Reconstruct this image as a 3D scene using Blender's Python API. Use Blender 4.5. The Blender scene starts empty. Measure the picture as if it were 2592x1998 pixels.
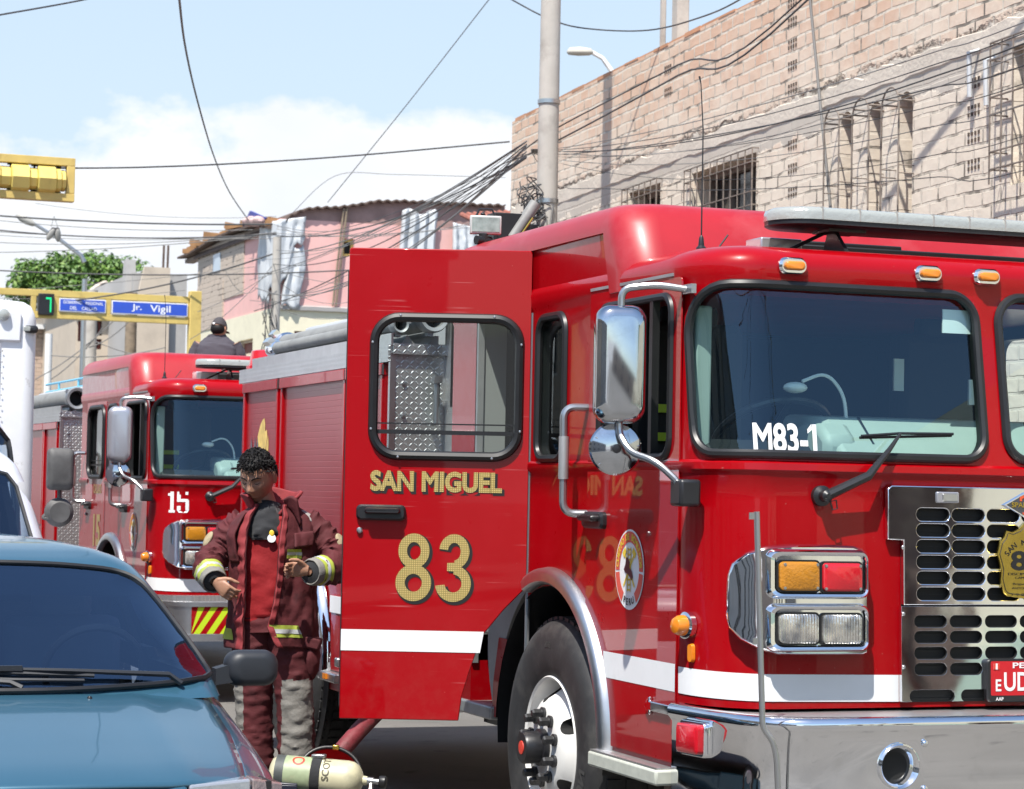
import bpy, bmesh, math, random
from mathutils import Vector, Matrix, noise as mnoise
random.seed(7)
PI = math.pi
scene = bpy.context.scene
COL = scene.collection

# ---------------------------------------------------------------- camera
FPX, PCX, PCY, CAMH = 5934.0, 1296.0, 999.0, 1.62
YAW, PITCH, ROLL = math.radians(20.2714), math.radians(2.3506), 0.02
_f = Vector((math.sin(YAW) * math.cos(PITCH), math.cos(YAW) * math.cos(PITCH), math.sin(PITCH)))
_r = Vector((math.cos(YAW), -math.sin(YAW), 0.0))
_u = _r.cross(_f)
CR = math.cos(ROLL) * _r + math.sin(ROLL) * _u
CU = -math.sin(ROLL) * _r + math.cos(ROLL) * _u
CF = _f
CPOS = Vector((0, 0, CAMH))
cam_data = bpy.data.cameras.new("camera")
cam = bpy.data.objects.new("camera", cam_data)
COL.objects.link(cam)
cam_data.sensor_width = 36.0
cam_data.lens = FPX / 2592.0 * 36.0
cam_data.dof.use_dof = True
cam_data.dof.focus_distance = 10.0
cam_data.dof.aperture_fstop = 9.0
cam_data.clip_start = 0.1
cam_data.clip_end = 2000.0
cam.matrix_world = Matrix(((CR.x, CU.x, -CF.x, 0), (CR.y, CU.y, -CF.y, 0), (CR.z, CU.z, -CF.z, CAMH), (0, 0, 0, 1)))
scene.camera = cam

# ---------------------------------------------------------------- sun, sky, exposure
SUN_EL = math.radians(61)
_sh = Vector((-0.66, -0.75)).normalized()
SUN = Vector((_sh.x * math.cos(SUN_EL), _sh.y * math.cos(SUN_EL), math.sin(SUN_EL)))
sun_data = bpy.data.lights.new("sun", 'SUN')
sun_data.energy = 4.2
sun_data.angle = math.radians(0.5)
sun_data.color = (1.0, 0.955, 0.88)
sun = bpy.data.objects.new("sun", sun_data)
COL.objects.link(sun)
sun.rotation_euler = SUN.to_track_quat('Z', 'Y').to_euler()
sun.location = (-20, -20, 40)
world = bpy.data.worlds.new("World")
scene.world = world
world.use_nodes = True
wt = world.node_tree
wt.nodes.clear()
w_out = wt.nodes.new('ShaderNodeOutputWorld')
w_bg = wt.nodes.new('ShaderNodeBackground')
w_sky = wt.nodes.new('ShaderNodeTexSky')
w_sky.sky_type = 'NISHITA'
w_sky.sun_disc = False
w_sky.sun_elevation = SUN_EL
w_sky.sun_rotation = math.atan2(SUN.x, SUN.y)
w_sky.air_density = 1.2
w_sky.dust_density = 0.6
w_bg.inputs['Strength'].default_value = 0.11
# a bank of white cloud low over the roofs: noise over the direction of view, thick near the horizon
w_tc = wt.nodes.new('ShaderNodeTexCoord')
w_sep = wt.nodes.new('ShaderNodeSeparateXYZ')
w_map = wt.nodes.new('ShaderNodeMapping')
w_map.inputs['Scale'].default_value = (1.0, 1.0, 1.7)
w_n = wt.nodes.new('ShaderNodeTexNoise')
w_n.inputs['Scale'].default_value = 9.0
w_n.inputs['Detail'].default_value = 9.0
w_n.inputs['Roughness'].default_value = 0.60
w_m1 = wt.nodes.new('ShaderNodeMath'); w_m1.operation = 'MULTIPLY_ADD'
w_m1.inputs[1].default_value = -7.5; w_m1.inputs[2].default_value = 0.97
w_m2 = wt.nodes.new('ShaderNodeMath'); w_m2.operation = 'ADD'
w_rmp = wt.nodes.new('ShaderNodeMapRange')
w_rmp.inputs['From Min'].default_value = 0.33
w_rmp.inputs['From Max'].default_value = 0.42
w_mix = wt.nodes.new('ShaderNodeMix'); w_mix.data_type = 'RGBA'
w_n2 = wt.nodes.new('ShaderNodeTexNoise'); w_n2.inputs['Scale'].default_value = 14.0; w_n2.inputs['Detail'].default_value = 6.0
w_cr = wt.nodes.new('ShaderNodeMix'); w_cr.data_type = 'RGBA'
w_cr.inputs['A'].default_value = (4.2, 4.5, 5.0, 1); w_cr.inputs['B'].default_value = (5.9, 5.95, 6.0, 1)
lk = wt.links.new
lk(w_tc.outputs['Generated'], w_sep.inputs[0]); lk(w_tc.outputs['Generated'], w_map.inputs['Vector'])
lk(w_map.outputs[0], w_n.inputs['Vector']); lk(w_map.outputs[0], w_n2.inputs['Vector'])
lk(w_sep.outputs['Z'], w_m1.inputs[0]); w_dir = wt.nodes.new('ShaderNodeVectorMath'); w_dir.operation = 'DOT_PRODUCT'; w_dir.inputs[1].default_value = (math.sin(YAW), math.cos(YAW), 0)
w_az = wt.nodes.new('ShaderNodeMapRange'); w_az.inputs['From Min'].default_value = -.2; w_az.inputs['From Max'].default_value = .7; w_az.inputs['To Min'].default_value = -.55; w_az.inputs['To Max'].default_value = 0.0
lk(w_tc.outputs['Generated'], w_dir.inputs[0]); lk(w_dir.outputs['Value'], w_az.inputs['Value'])
w_m3 = wt.nodes.new('ShaderNodeMath'); w_m3.operation = 'ADD'
lk(w_m1.outputs[0], w_m3.inputs[0]); lk(w_az.outputs[0], w_m3.inputs[1])
lk(w_m3.outputs[0], w_m2.inputs[0]); lk(w_n.outputs['Fac'], w_m2.inputs[1])
# thin veil of high haze paling the blue above the bank
w_hz = wt.nodes.new('ShaderNodeMapRange'); w_hz.inputs['From Min'].default_value = .02; w_hz.inputs['From Max'].default_value = .75; w_hz.inputs['To Min'].default_value = .95; w_hz.inputs['To Max'].default_value = 0.0
lk(w_sep.outputs['Z'], w_hz.inputs['Value'])
w_hm = wt.nodes.new('ShaderNodeMath'); w_hm.operation = 'MULTIPLY'
w_haz = wt.nodes.new('ShaderNodeMapRange'); w_haz.inputs['From Min'].default_value = -.2; w_haz.inputs['From Max'].default_value = .8; w_haz.inputs['To Min'].default_value = .04
lk(w_dir.outputs['Value'], w_haz.inputs['Value']); lk(w_hz.outputs[0], w_hm.inputs[0]); lk(w_haz.outputs[0], w_hm.inputs[1])
w_veil = wt.nodes.new('ShaderNodeMix'); w_veil.data_type = 'RGBA'; w_veil.inputs['B'].default_value = (3.45, 4.15, 4.95, 1)
lk(w_hm.outputs[0], w_veil.inputs['Factor']); lk(w_sky.outputs[0], w_veil.inputs['A'])
lk(w_m2.outputs[0], w_rmp.inputs['Value']); lk(w_rmp.outputs[0], w_mix.inputs['Factor'])
lk(w_n2.outputs['Fac'], w_cr.inputs['Factor'])
lk(w_veil.outputs['Result'], w_mix.inputs['A']); lk(w_cr.outputs['Result'], w_mix.inputs['B'])
lk(w_mix.outputs['Result'], w_bg.inputs['Color']); lk(w_bg.outputs[0], w_out.inputs[0])
vs = scene.view_settings
vs.view_transform = 'Standard'; vs.look = 'None'; vs.exposure = 0.85; vs.gamma = 1.0; vs.use_curve_mapping = False
scene.cycles.max_bounces = 8
scene.cycles.transparent_max_bounces = 12
scene.cycles.caustics_reflective = False
scene.cycles.caustics_refractive = False


def ray(px, py):
    return ((px - PCX) / FPX) * CR - ((py - PCY) / FPX) * CU + CF


def onX(px, py, X):
    d = ray(px, py); return CPOS + d * (X / d.x)


def onY(px, py, Y):
    d = ray(px, py); return CPOS + d * (Y / d.y)


def atD(px, py, D):
    return CPOS + ray(px, py) * D
# ---------------------------------------------------------------- materials
MATS = {}


class NG:
    def __init__(s, name):
        m = bpy.data.materials.new(name); m.use_nodes = True
        s.m = m; s.t = m.node_tree; s.t.nodes.clear()
        s.out = s.t.nodes.new('ShaderNodeOutputMaterial')

    def n(s, typ, _attrs=None, **inp):
        nd = s.t.nodes.new('ShaderNode' + typ)
        for k, v in (_attrs or {}).items(): setattr(nd, k, v)
        for k, v in inp.items():
            key = int(k[1:]) if k[0] == 'i' and k[1:].isdigit() else k.replace('_', ' ')
            s.put(nd, key, v)
        return nd

    def put(s, nd, key, v):
        if isinstance(v, tuple) and len(v) == 2 and hasattr(v[0], 'outputs'): v = v[0].outputs[v[1]]
        elif hasattr(v, 'outputs'): v = v.outputs[0]
        if isinstance(v, bpy.types.NodeSocket): s.t.links.new(v, nd.inputs[key])
        else:
            if isinstance(v, tuple) and len(v) == 3 and nd.inputs[key].type == 'RGBA': v = v + (1,)
            nd.inputs[key].default_value = v

    def math(s, op, a, b=0.0, c=0.0, clamp=False):
        nd = s.t.nodes.new('ShaderNodeMath'); nd.operation = op; nd.use_clamp = clamp
        for i, v in enumerate((a, b, c)): s.put(nd, i, v)
        return nd

    def mix(s, fac, a, b):
        nd = s.t.nodes.new('ShaderNodeMix'); nd.data_type = 'RGBA'
        s.put(nd, 'Factor', fac); s.put(nd, 'A', a); s.put(nd, 'B', b)
        return nd.outputs['Result']

    def ramp(s, v, lo, hi):
        return s.n('MapRange', Value=v, From_Min=lo, From_Max=hi)

    def obj(s):
        return s.n('TexCoord').outputs['Object']

    def noise(s, scale, detail=4.0, vec=None, rough=0.55):
        return s.n('TexNoise', Vector=vec if vec is not None else s.obj(), Scale=scale, Detail=detail, Roughness=rough)

    def bump(s, h, strength=0.3, dist=0.01):
        return s.n('Bump', Height=h, Strength=strength, Distance=dist)

    def bsdf(s, **k):
        p = s.n('BsdfPrincipled', **k); s.t.links.new(p.outputs[0], s.out.inputs[0]); return p


def mat(name, col, rough=0.5, metal=0.0, coat=0.0, var=0.0, vscale=6.0, dirt=None, dscale=3.0, dlo=0.55, dhi=0.75,
        bump=0.0, bscale=40.0, bdist=0.01, spec=0.5, coatr=0.03, sheen=0.0, trans=0.0, rvar=0.0, sss=0.0, alpha=1.0):
    g = NG(name)
    c = col
    if var:
        nz = g.noise(vscale, 5.0)
        c = g.mix(g.ramp(nz.outputs['Fac'], .3, .7), tuple(max(0, x * (1 - var)) for x in col), tuple(min(1, x * (1 + var)) for x in col))
    if dirt is not None:
        nz = g.noise(dscale, 7.0, rough=.65)
        c = g.mix(g.n('MapRange', Value=nz.outputs['Fac'], From_Min=dlo, From_Max=dhi), c, dirt)
    kw = dict(Base_Color=c, Roughness=rough, Metallic=metal)
    if rvar:
        nr = g.noise(vscale * 1.7, 6.0)
        kw['Roughness'] = g.n('MapRange', Value=nr.outputs['Fac'], From_Min=.3, From_Max=.7, To_Min=max(0.02, rough - rvar), To_Max=rough + rvar)
    p = g.bsdf(**kw)
    p.inputs['Coat Weight'].default_value = coat
    p.inputs['Coat Roughness'].default_value = coatr
    p.inputs['Specular IOR Level'].default_value = spec
    p.inputs['Sheen Weight'].default_value = sheen
    p.inputs['Transmission Weight'].default_value = trans
    if sss:
        p.inputs['Subsurface Weight'].default_value = sss
        p.inputs['Subsurface Radius'].default_value = (.012, .005, .003)
    if bump:
        nb = g.noise(bscale, 5.0)
        g.put(p, 'Normal', g.bump(nb.outputs['Fac'], bump, bdist))
    MATS[name] = g.m
    return g.m


def glass(name, tint, refl=1.0, rough=0.0, ior=1.5, gcol=(1, 1, 1)):
    g = NG(name)
    geo = g.n('NewGeometry'); dt = g.n('VectorMath', {'operation': 'DOT_PRODUCT'}, i0=geo.outputs['Normal'], i1=geo.outputs['Incoming'])
    cs = g.math('SUBTRACT', 1.0, g.math('ABSOLUTE', dt.outputs['Value']), clamp=True)
    fr = g.math('MULTIPLY_ADD', g.math('POWER', cs, 5.0), .96, .04)
    fac = g.math('MULTIPLY', fr, refl, clamp=True)
    tr = g.n('BsdfTransparent', Color=tint)
    gl = g.n('BsdfGlossy', Color=gcol, Roughness=rough)
    mx = g.n('MixShader', i0=fac, i1=tr, i2=gl)
    g.t.links.new(mx.outputs[0], g.out.inputs[0])
    MATS[name] = g.m
    return g.m


def red_mat(name, scratch=0.0, base=(.325, .0004, .0035), coat=.62, cior=1.42):
    g = NG(name); o = g.obj(); sp = g.n('SeparateXYZ', Vector=o)
    n0 = g.noise(2.2, 7.0, o); n4 = g.noise(14.0, 6.0, o, .7)
    c = g.mix(g.ramp(n0.outputs['Fac'], .5, .95), base, (.37, .006, .011))
    low = g.n('MapRange', Value=sp.outputs['Z'], From_Min=.55, From_Max=1.15, To_Min=.15, To_Max=0.0)
    c = g.mix(g.math('MULTIPLY', low, g.ramp(n4.outputs['Fac'], .45, .75)), c, (.22, .11, .085))
    spk = g.ramp(g.noise(70.0, 2.0, o).outputs['Fac'], .74, .78)
    c = g.mix(g.math('MULTIPLY', spk, .35), c, (.42, .20, .18))
    if scratch:
        for sc_, rt, lo in (((.7, .7, 150.0), .02, .69), ((1.3, 1.3, 110.0), -.05, .72)):
            mp = g.n('Mapping', Vector=o, Scale=sc_, Rotation=(rt, rt, 0)); n1 = g.n('TexNoise', Vector=mp, Scale=1.0, Detail=1.0)
            m_ = g.math('MULTIPLY', g.ramp(n1.outputs['Fac'], lo, lo + .03), g.ramp(g.noise(2.5, 3.0, o).outputs['Fac'], .50, .60))
            c = g.mix(g.math('MULTIPLY', m_, scratch), c, (.60, .24, .24))
    wav = g.noise(1.6, 2.0, o)
    p = g.bsdf(Base_Color=c, Roughness=g.n('MapRange', Value=n4.outputs['Fac'], From_Min=.3, From_Max=.8, To_Min=.26, To_Max=.42), Normal=g.bump(wav.outputs['Fac'], .10, .03))
    p.inputs['Specular IOR Level'].default_value = .15
    p.inputs['Coat Weight'].default_value = coat; p.inputs['Coat Roughness'].default_value = .02; p.inputs['Coat IOR'].default_value = cior
    MATS[name] = g.m; return g.m
RED = red_mat('red_paint')
RED_DOOR = red_mat('scratched_red_paint', .32)
RED_SIDE = red_mat('polished_red_paint', .15, coat=1.0, cior=1.75)
RED_ROOF = mat('roof_red_paint', (.36, .007, .012), .42, coat=.35, var=.10, vscale=2.5, dirt=(.40, .05, .055), dscale=3.5, dlo=.5, dhi=.8, coatr=.12)  # slightly paler red with pinker patches, for the roof
def shutter_mat():
    g = NG('red_shutter_paint')
    sp = g.n('SeparateXYZ', Vector=g.obj())
    fr = g.math('FRACT', g.math('MULTIPLY', sp.outputs['Z'], 1 / .034))
    h = g.n('MapRange', Value=g.math('ABSOLUTE', g.math('SUBTRACT', fr, .5)), From_Min=.40, From_Max=.5, To_Min=1.0, To_Max=0.0)
    nz = g.noise(3.0, 5.0)
    c = g.mix(nz.outputs['Fac'], (.25, .003, .008), (.29, .012, .017))
    p = g.bsdf(Base_Color=c, Roughness=.33, Normal=g.bump(h, .22, .004))
    p.inputs['Coat Weight'].default_value = .25; p.inputs['Coat Roughness'].default_value = .15
    MATS['red_shutter_paint'] = g.m; return g.m
SHUT = shutter_mat()
def plate_mat(name, axes, pitch=.027):
    g = NG(name)
    sp = g.n('SeparateXYZ', Vector=g.obj())
    u = g.math('MULTIPLY', sp.outputs[axes[0]], 1 / pitch); v = g.math('MULTIPLY', sp.outputs[axes[1]], 1 / pitch)
    par = g.math('PINGPONG', g.math('ADD', g.math('FLOOR', u), g.math('FLOOR', v)), 1.0)
    sg = g.math('MULTIPLY_ADD', par, 2.0, -1.0)
    fx = g.math('SUBTRACT', g.math('FRACT', u), .5); fy = g.math('MULTIPLY', g.math('SUBTRACT', g.math('FRACT', v), .5), sg)
    a = g.math('ADD', fx, fy); b = g.math('SUBTRACT', fx, fy)
    e = g.math('ADD', g.math('POWER', g.math('MULTIPLY', a, 1.35), 2.0), g.math('POWER', g.math('MULTIPLY', b, 4.2), 2.0))
    h = g.n('MapRange', Value=e, From_Min=.25, From_Max=1.0, To_Min=1.0, To_Max=0.0)
    nz = g.noise(8.0, 5.0)
    c = g.mix(nz.outputs['Fac'], (.50, .50, .50), (.68, .68, .68))
    g.bsdf(Base_Color=c, Metallic=.85, Roughness=.36, Normal=g.bump(h, .55, .003))
    MATS[name] = g.m; return g.m
PLATE_S = plate_mat('diamond_plate_side', ('Y', 'Z'))
PLATE_F = plate_mat('diamond_plate_front', ('X', 'Z'))
PLATE_T = plate_mat('diamond_plate_top', ('X', 'Y'), .03)
def chrome_mat():
    g = NG('chrome'); o = g.obj()
    n1 = g.noise(2.4, 1.0, o, .3); n2 = g.noise(9.0, 6.0, o)
    c = g.mix(g.ramp(n2.outputs['Fac'], .6, .9), (.82, .83, .85), (.66, .66, .66))
    g.bsdf(Base_Color=c, Metallic=1.0, Roughness=g.n('MapRange', Value=n2.outputs['Fac'], From_Min=.4, From_Max=.8, To_Min=.03, To_Max=.09), Normal=g.bump(n1.outputs['Fac'], .35, .02))
    MATS['chrome'] = g.m; return g.m
CHROME = chrome_mat()
ALU = mat('brushed_aluminium', (.60, .60, .60), .34, 1.0, var=.1, vscale=9)
ALUG = mat('dull_grey_aluminium', (.42, .42, .42), .5, .7, var=.15, vscale=6, dirt=(.25, .24, .22), dscale=5)
MIRR = mat('dull_chrome', (.52, .54, .57), .09, 1.0, var=.08, vscale=8, dirt=(.36, .36, .37), dscale=7, dlo=.5, dhi=.85)
STEEL = mat('grey_steel', (.45, .46, .47), .3, .9)
SILV = mat('silver_paint', (.42, .42, .46), .3, .6, coat=.6)
RUB = mat('black_rubber', (.012, .012, .013), .42, var=.2, vscale=9)
TYRE = mat('tyre_rubber', (.024, .024, .025), .62, var=.25, vscale=14, dirt=(.07, .066, .06), dscale=7, dlo=.5, dhi=.85, bump=.2, bscale=60, bdist=.004)
BLK = mat('black_plastic', (.014, .014, .016), .38, var=.2)
DARK = mat('dark_interior', (.010, .010, .011), .8)
FIN = mat('radiator_black', (.006, .006, .006), .7)
DASH = mat('grey_dash', (.30, .335, .315), .55, var=.06)
GREYC = mat('grey_board', (.34, .33, .31), .7, var=.1)
WIND = glass('windscreen_glass', (.80, .96, .93), 2.0, gcol=(.55, .78, 1.0))
SGLASS = glass('side_glass', (.80, .88, .86), .9)
CARGL = glass('car_glass', (.48, .58, .68), 3.2, gcol=(.58, .76, 1.0))
AMB = mat('amber_lens', (.72, .22, .012), .16, coat=.6, bump=.18, bscale=90, bdist=.004)
AMBD = mat('dark_amber_lens', (.50, .20, .012), .2, coat=.6, bump=.7, bscale=110, bdist=.004)
RLENS = mat('red_lens', (.55, .010, .02), .15, coat=.8, bump=.3, bscale=60, bdist=.004)
def lens_mat():
    g = NG('headlamp_lens')
    sp = g.n('SeparateXYZ', Vector=g.obj())
    wv = g.n('TexWave', {'bands_direction': 'X'}, Vector=g.obj(), Scale=28.0, Distortion=1.2)
    nz = g.noise(14.0, 3.0)
    h = g.math('ADD', wv.outputs['Fac'], g.math('MULTIPLY', nz.outputs['Fac'], 2.0))
    c = g.mix(g.ramp(nz.outputs['Fac'], .35, .65), (.30, .31, .33), (.85, .82, .74))
    p = g.bsdf(Base_Color=c, Metallic=.75, Roughness=.16, Normal=g.bump(h, .6, .006))
    p.inputs['Coat Weight'].default_value = 1.0
    MATS['headlamp_lens'] = g.m; return g.m
LENS = lens_mat()
CLEAR = mat('frosted_lens', (.33, .345, .325), .18, coat=1.0, bump=.5, bscale=50, bdist=.006)
WHT = mat('white_reflective_tape', (.78, .79, .80), .45, var=.03, dirt=(.6, .6, .58), dscale=6, dlo=.6, dhi=.9)
WRIM = mat('white_wheel_paint', (.74, .73, .70), .35, var=.04, dirt=(.45, .42, .36), dscale=8, dlo=.55, dhi=.85)
def gold_mat():
    g = NG('gold_leaf')
    o = g.obj()
    mp = g.n('Mapping', Vector=o, Scale=(105, 105, 105))
    sp = g.n('SeparateXYZ', Vector=mp)
    a = g.math('FRACT', g.math('ADD', sp.outputs['X'], g.math('MULTIPLY', sp.outputs['Y'], 1.0)))
    b = g.math('FRACT', sp.outputs['Z'])
    h = g.math('MULTIPLY', g.math('ABSOLUTE', g.math('SUBTRACT', a, .5)), g.math('ABSOLUTE', g.math('SUBTRACT', b, .5)))
    c = g.mix(g.n('MapRange', Value=h, From_Min=.0, From_Max=.16), (.42, .30, .09), (.80, .63, .25))
    g.bsdf(Base_Color=c, Metallic=.55, Roughness=.38, Normal=g.bump(h, .5, .004))
    MATS['gold_leaf'] = g.m; return g.m
GOLD = gold_mat()
BRASS = mat('brass', (.62, .45, .10), .25, 1.0, var=.12, vscale=20)
INK = mat('black_ink', (.008, .008, .008), .6)
YELI = mat('yellow_ink', (.78, .55, .05), .5)
REDI = mat('red_ink', (.62, .05, .03), .45)
WHTI = mat('white_ink', (.80, .80, .80), .45)
HIVIS = mat('yellow_green_tape', (.50, .68, .02), .4, var=.05)
HOSE = mat('grey_suction_hose', (.23, .23, .22), .55, var=.15, vscale=5, dirt=(.12, .11, .10), dscale=8)
REDHOSE = mat('red_rubber_hose', (.17, .022, .03), .6, var=.3, vscale=9, dirt=(.10, .04, .04), dscale=12, bump=.3, bscale=60)
CARB = mat('teal_blue_car_paint', (.036, .112, .172), .34, .30, coat=.7, var=.04, vscale=2, coatr=.03)
VANW = mat('white_van_paint', (.62, .64, .70), .35, coat=.5, var=.04, dirt=(.45, .45, .45), dscale=4, dlo=.6, dhi=.9)
BOXW = mat('white_box_panel', (.72, .73, .75), .5, var=.05, dirt=(.34, .32, .30), dscale=6, dlo=.62, dhi=.75)
FADEBLK = mat('faded_black_plastic', (.085, .082, .080), .6, var=.3, vscale=9)
TRIMBLK = mat('sun_faded_black_trim', (.018, .020, .025), .5, var=.1)


# ---------------------------------------------------------------- mesh helpers
class MB:
    def __init__(s):
        s.v = []; s.f = []; s.mi = []; s.cur = 0

    def add(s, vs, fs):
        b = len(s.v); s.v.extend([tuple(p) for p in vs])
        for f in fs: s.f.append([i + b for i in f]); s.mi.append(s.cur)

    def box(s, c, d, M=None, taper=1.0):
        x, y, z = d[0] / 2, d[1] / 2, d[2] / 2
        P = [Vector((sx * x * (taper if sz > 0 else 1), sy * y * (taper if sz > 0 else 1), sz * z)) for sz in (-1, 1) for sx, sy in ((-1, -1), (1, -1), (1, 1), (-1, 1))]
        if M is not None: P = [M @ p for p in P]
        P = [p + Vector(c) for p in P]
        s.add(P, [(3, 2, 1, 0), (4, 5, 6, 7), (0, 1, 5, 4), (1, 2, 6, 5), (2, 3, 7, 6), (3, 0, 4, 7)])

    def loops(s, L, cap0=True, cap1=True, closed=True):
        """L: list of rings of 3D points, all the same length"""
        n = len(L[0]); vs = [p for r in L for p in r]; fs = []
        for k in range(len(L) - 1):
            for i in range(n if closed else n - 1):
                j = (i + 1) % n
                fs.append((k * n + i, k * n + j, (k + 1) * n + j, (k + 1) * n + i))
        if cap0 and closed: fs.append(tuple(range(n - 1, -1, -1)))
        if cap1 and closed: fs.append(tuple((len(L) - 1) * n + i for i in range(n)))
        s.add(vs, fs)

    def prism(s, poly, fn, a, b):
        s.loops([[fn(p[0], p[1], a) for p in poly], [fn(p[0], p[1], b) for p in poly]])

    def tube(s, path, r, n=8, closed=False, flat=None):
        path = [Vector(p) for p in path]; m = len(path); R = r if isinstance(r, (list, tuple)) else [r] * m
        rings = []; prev = None
        for i, p in enumerate(path):
            a = path[(i - 1) % m] if (closed or i > 0) else p
            b = path[(i + 1) % m] if (closed or i < m - 1) else p
            t = (b - a).normalized()
            if prev is None:
                up = Vector((0, 0, 1)) if abs(t.z) < .9 else Vector((1, 0, 0))
                x = t.cross(up).normalized()
            else:
                x = (prev - t * prev.dot(t))
                x = x.normalized() if x.length > 1e-6 else t.orthogonal().normalized()
            prev = x; y = t.cross(x)
            rings.append([p + R[i] * (math.cos(2 * PI * k / n) * x + math.sin(2 * PI * k / n) * y) for k in range(n)])
        if closed: s.loops(rings + [rings[0]], False, False)
        else: s.loops(rings)

    def cyl(s, p0, p1, r0, r1=None, n=20):
        s.tube([p0, p1], [r0, r0 if r1 is None else r1], n)

    def lathe(s, prof, o, axis, n=48, caps=True):
        """prof: (r, h) pairs; h along axis from o"""
        ax = Vector(axis).normalized(); x = ax.orthogonal().normalized(); y = ax.cross(x); o = Vector(o)
        s.loops([[o + ax * h + max(r, 1e-4) * (math.cos(2 * PI * k / n) * x + math.sin(2 * PI * k / n) * y) for k in range(n)] for r, h in prof], caps, caps)

    def ell(s, c, rad, nu=20, nv=12, M=None, fn=None):
        c = Vector(c); L = []
        for j in range(nv + 1):
            th = PI * j / nv; th = min(max(th, .02), PI - .02); ring = []
            for i in range(nu):
                ph = 2 * PI * i / nu
                p = Vector((rad[0] * math.sin(th) * math.cos(ph), rad[1] * math.sin(th) * math.sin(ph), rad[2] * math.cos(th)))
                if fn: p = fn(p)
                if M is not None: p = M @ p
                ring.append(c + p)
            L.append(ring)
        s.loops(L)

    def grid(s, fn, nu, nv):
        vs = [fn(i / nu, j / nv) for j in range(nv + 1) for i in range(nu + 1)]
        s.add(vs, [(j * (nu + 1) + i, j * (nu + 1) + i + 1, (j + 1) * (nu + 1) + i + 1, (j + 1) * (nu + 1) + i) for j in range(nv) for i in range(nu)])

    def mesh(s, name, mats, smooth=35, recalc=True):
        me = bpy.data.meshes.new(name)
        me.from_pydata(s.v, [], s.f); me.update()
        for m in (mats if isinstance(mats, (list, tuple)) else [mats]): me.materials.append(m)
        for p, k in zip(me.polygons, s.mi): p.material_index = k
        if recalc:
            bm = bmesh.new(); bm.from_mesh(me)
            bmesh.ops.recalc_face_normals(bm, faces=bm.faces); bm.to_mesh(me); bm.free()
        if smooth:
            me.polygons.foreach_set('use_smooth', [True] * len(me.polygons))
            me.set_sharp_from_angle(angle=math.radians(smooth))
        return me

    def build(s, name, mats, parent=None, smooth=35, bevel=0, seg=2, recalc=True, loc=None, rotz=None, subd=0, solid=0):
        return link(name, s.mesh(name, mats, smooth, recalc), parent, bevel, seg, loc, rotz, subd, solid)


def link(name, me, parent=None, bevel=0, seg=2, loc=None, rotz=None, subd=0, solid=0):
    o = bpy.data.objects.new(name, me); COL.objects.link(o)
    if parent is not None: o.parent = parent
    if loc is not None: o.location = loc
    if rotz is not None: o.rotation_euler = (0, 0, rotz)
    if solid:
        m = o.modifiers.new('s', 'SOLIDIFY'); m.thickness = solid; m.offset = 0
    if bevel:
        m = o.modifiers.new('b', 'BEVEL'); m.width = bevel; m.segments = seg; m.limit_method = 'ANGLE'; m.angle_limit = math.radians(40)
    if subd:
        m = o.modifiers.new('u', 'SUBSURF'); m.levels = subd; m.render_levels = subd
    return o


def tag(o, label=None, cat=None, group=None, kind=None):
    if label: o['label'] = label
    if cat: o['category'] = cat
    if group: o['group'] = group
    if kind: o['kind'] = kind
    return o


def thing(name, label, cat, loc=(0, 0, 0), rotz=0.0, group=None):
    o = bpy.data.objects.new(name, None); COL.objects.link(o)
    o.empty_display_size = .2
    o.location = loc; o.rotation_euler = (0, 0, rotz)
    return tag(o, label, cat, group)


def evaluated(o):
    dg = bpy.context.evaluated_depsgraph_get()
    me = bpy.data.meshes.new_from_object(o.evaluated_get(dg), preserve_all_data_layers=True, depsgraph=dg)
    return me


def boolean(me, cutters, op='DIFFERENCE', smooth=35, self_=False):
    """me minus each cutter mesh, by the exact solver"""
    base = bpy.data.objects.new('tmp', me); COL.objects.link(base); tmp = [base]
    for c in cutters:
        co = bpy.data.objects.new('tmpc', c); COL.objects.link(co); tmp.append(co)
        m = base.modifiers.new('b', 'BOOLEAN'); m.operation = op; m.object = co; m.solver = 'EXACT'; m.material_mode = 'TRANSFER'; m.use_self = self_
    bpy.context.view_layer.update()
    r = evaluated(base)
    for o in tmp: bpy.data.objects.remove(o)
    r.polygons.foreach_set('use_smooth', [True] * len(r.polygons))
    r.set_sharp_from_angle(angle=math.radians(smooth))
    return r


def rrect(x0, x1, y0, y1, r, n=6):
    """rounded rectangle, counter-clockwise; r is one radius or four (bl, br, tr, tl)"""
    R = r if isinstance(r, (list, tuple)) else (r,) * 4
    P = []
    for (cx, cy, a0, q) in ((x0 + R[0], y0 + R[0], PI, R[0]), (x1 - R[1], y0 + R[1], 1.5 * PI, R[1]), (x1 - R[2], y1 - R[2], 0, R[2]), (x0 + R[3], y1 - R[3], .5 * PI, R[3])):
        for k in range(n + 1):
            a = a0 + .5 * PI * k / n
            P.append((cx + q * math.cos(a), cy + q * math.sin(a)))
    return P


def densify(P, step=.06):
    out = []
    for i, p in enumerate(P):
        q = P[(i + 1) % len(P)]; d = math.hypot(q[0] - p[0], q[1] - p[1]); m = max(1, int(d / step))
        for k in range(m): out.append((p[0] + (q[0] - p[0]) * k / m, p[1] + (q[1] - p[1]) * k / m))
    return out


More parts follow.
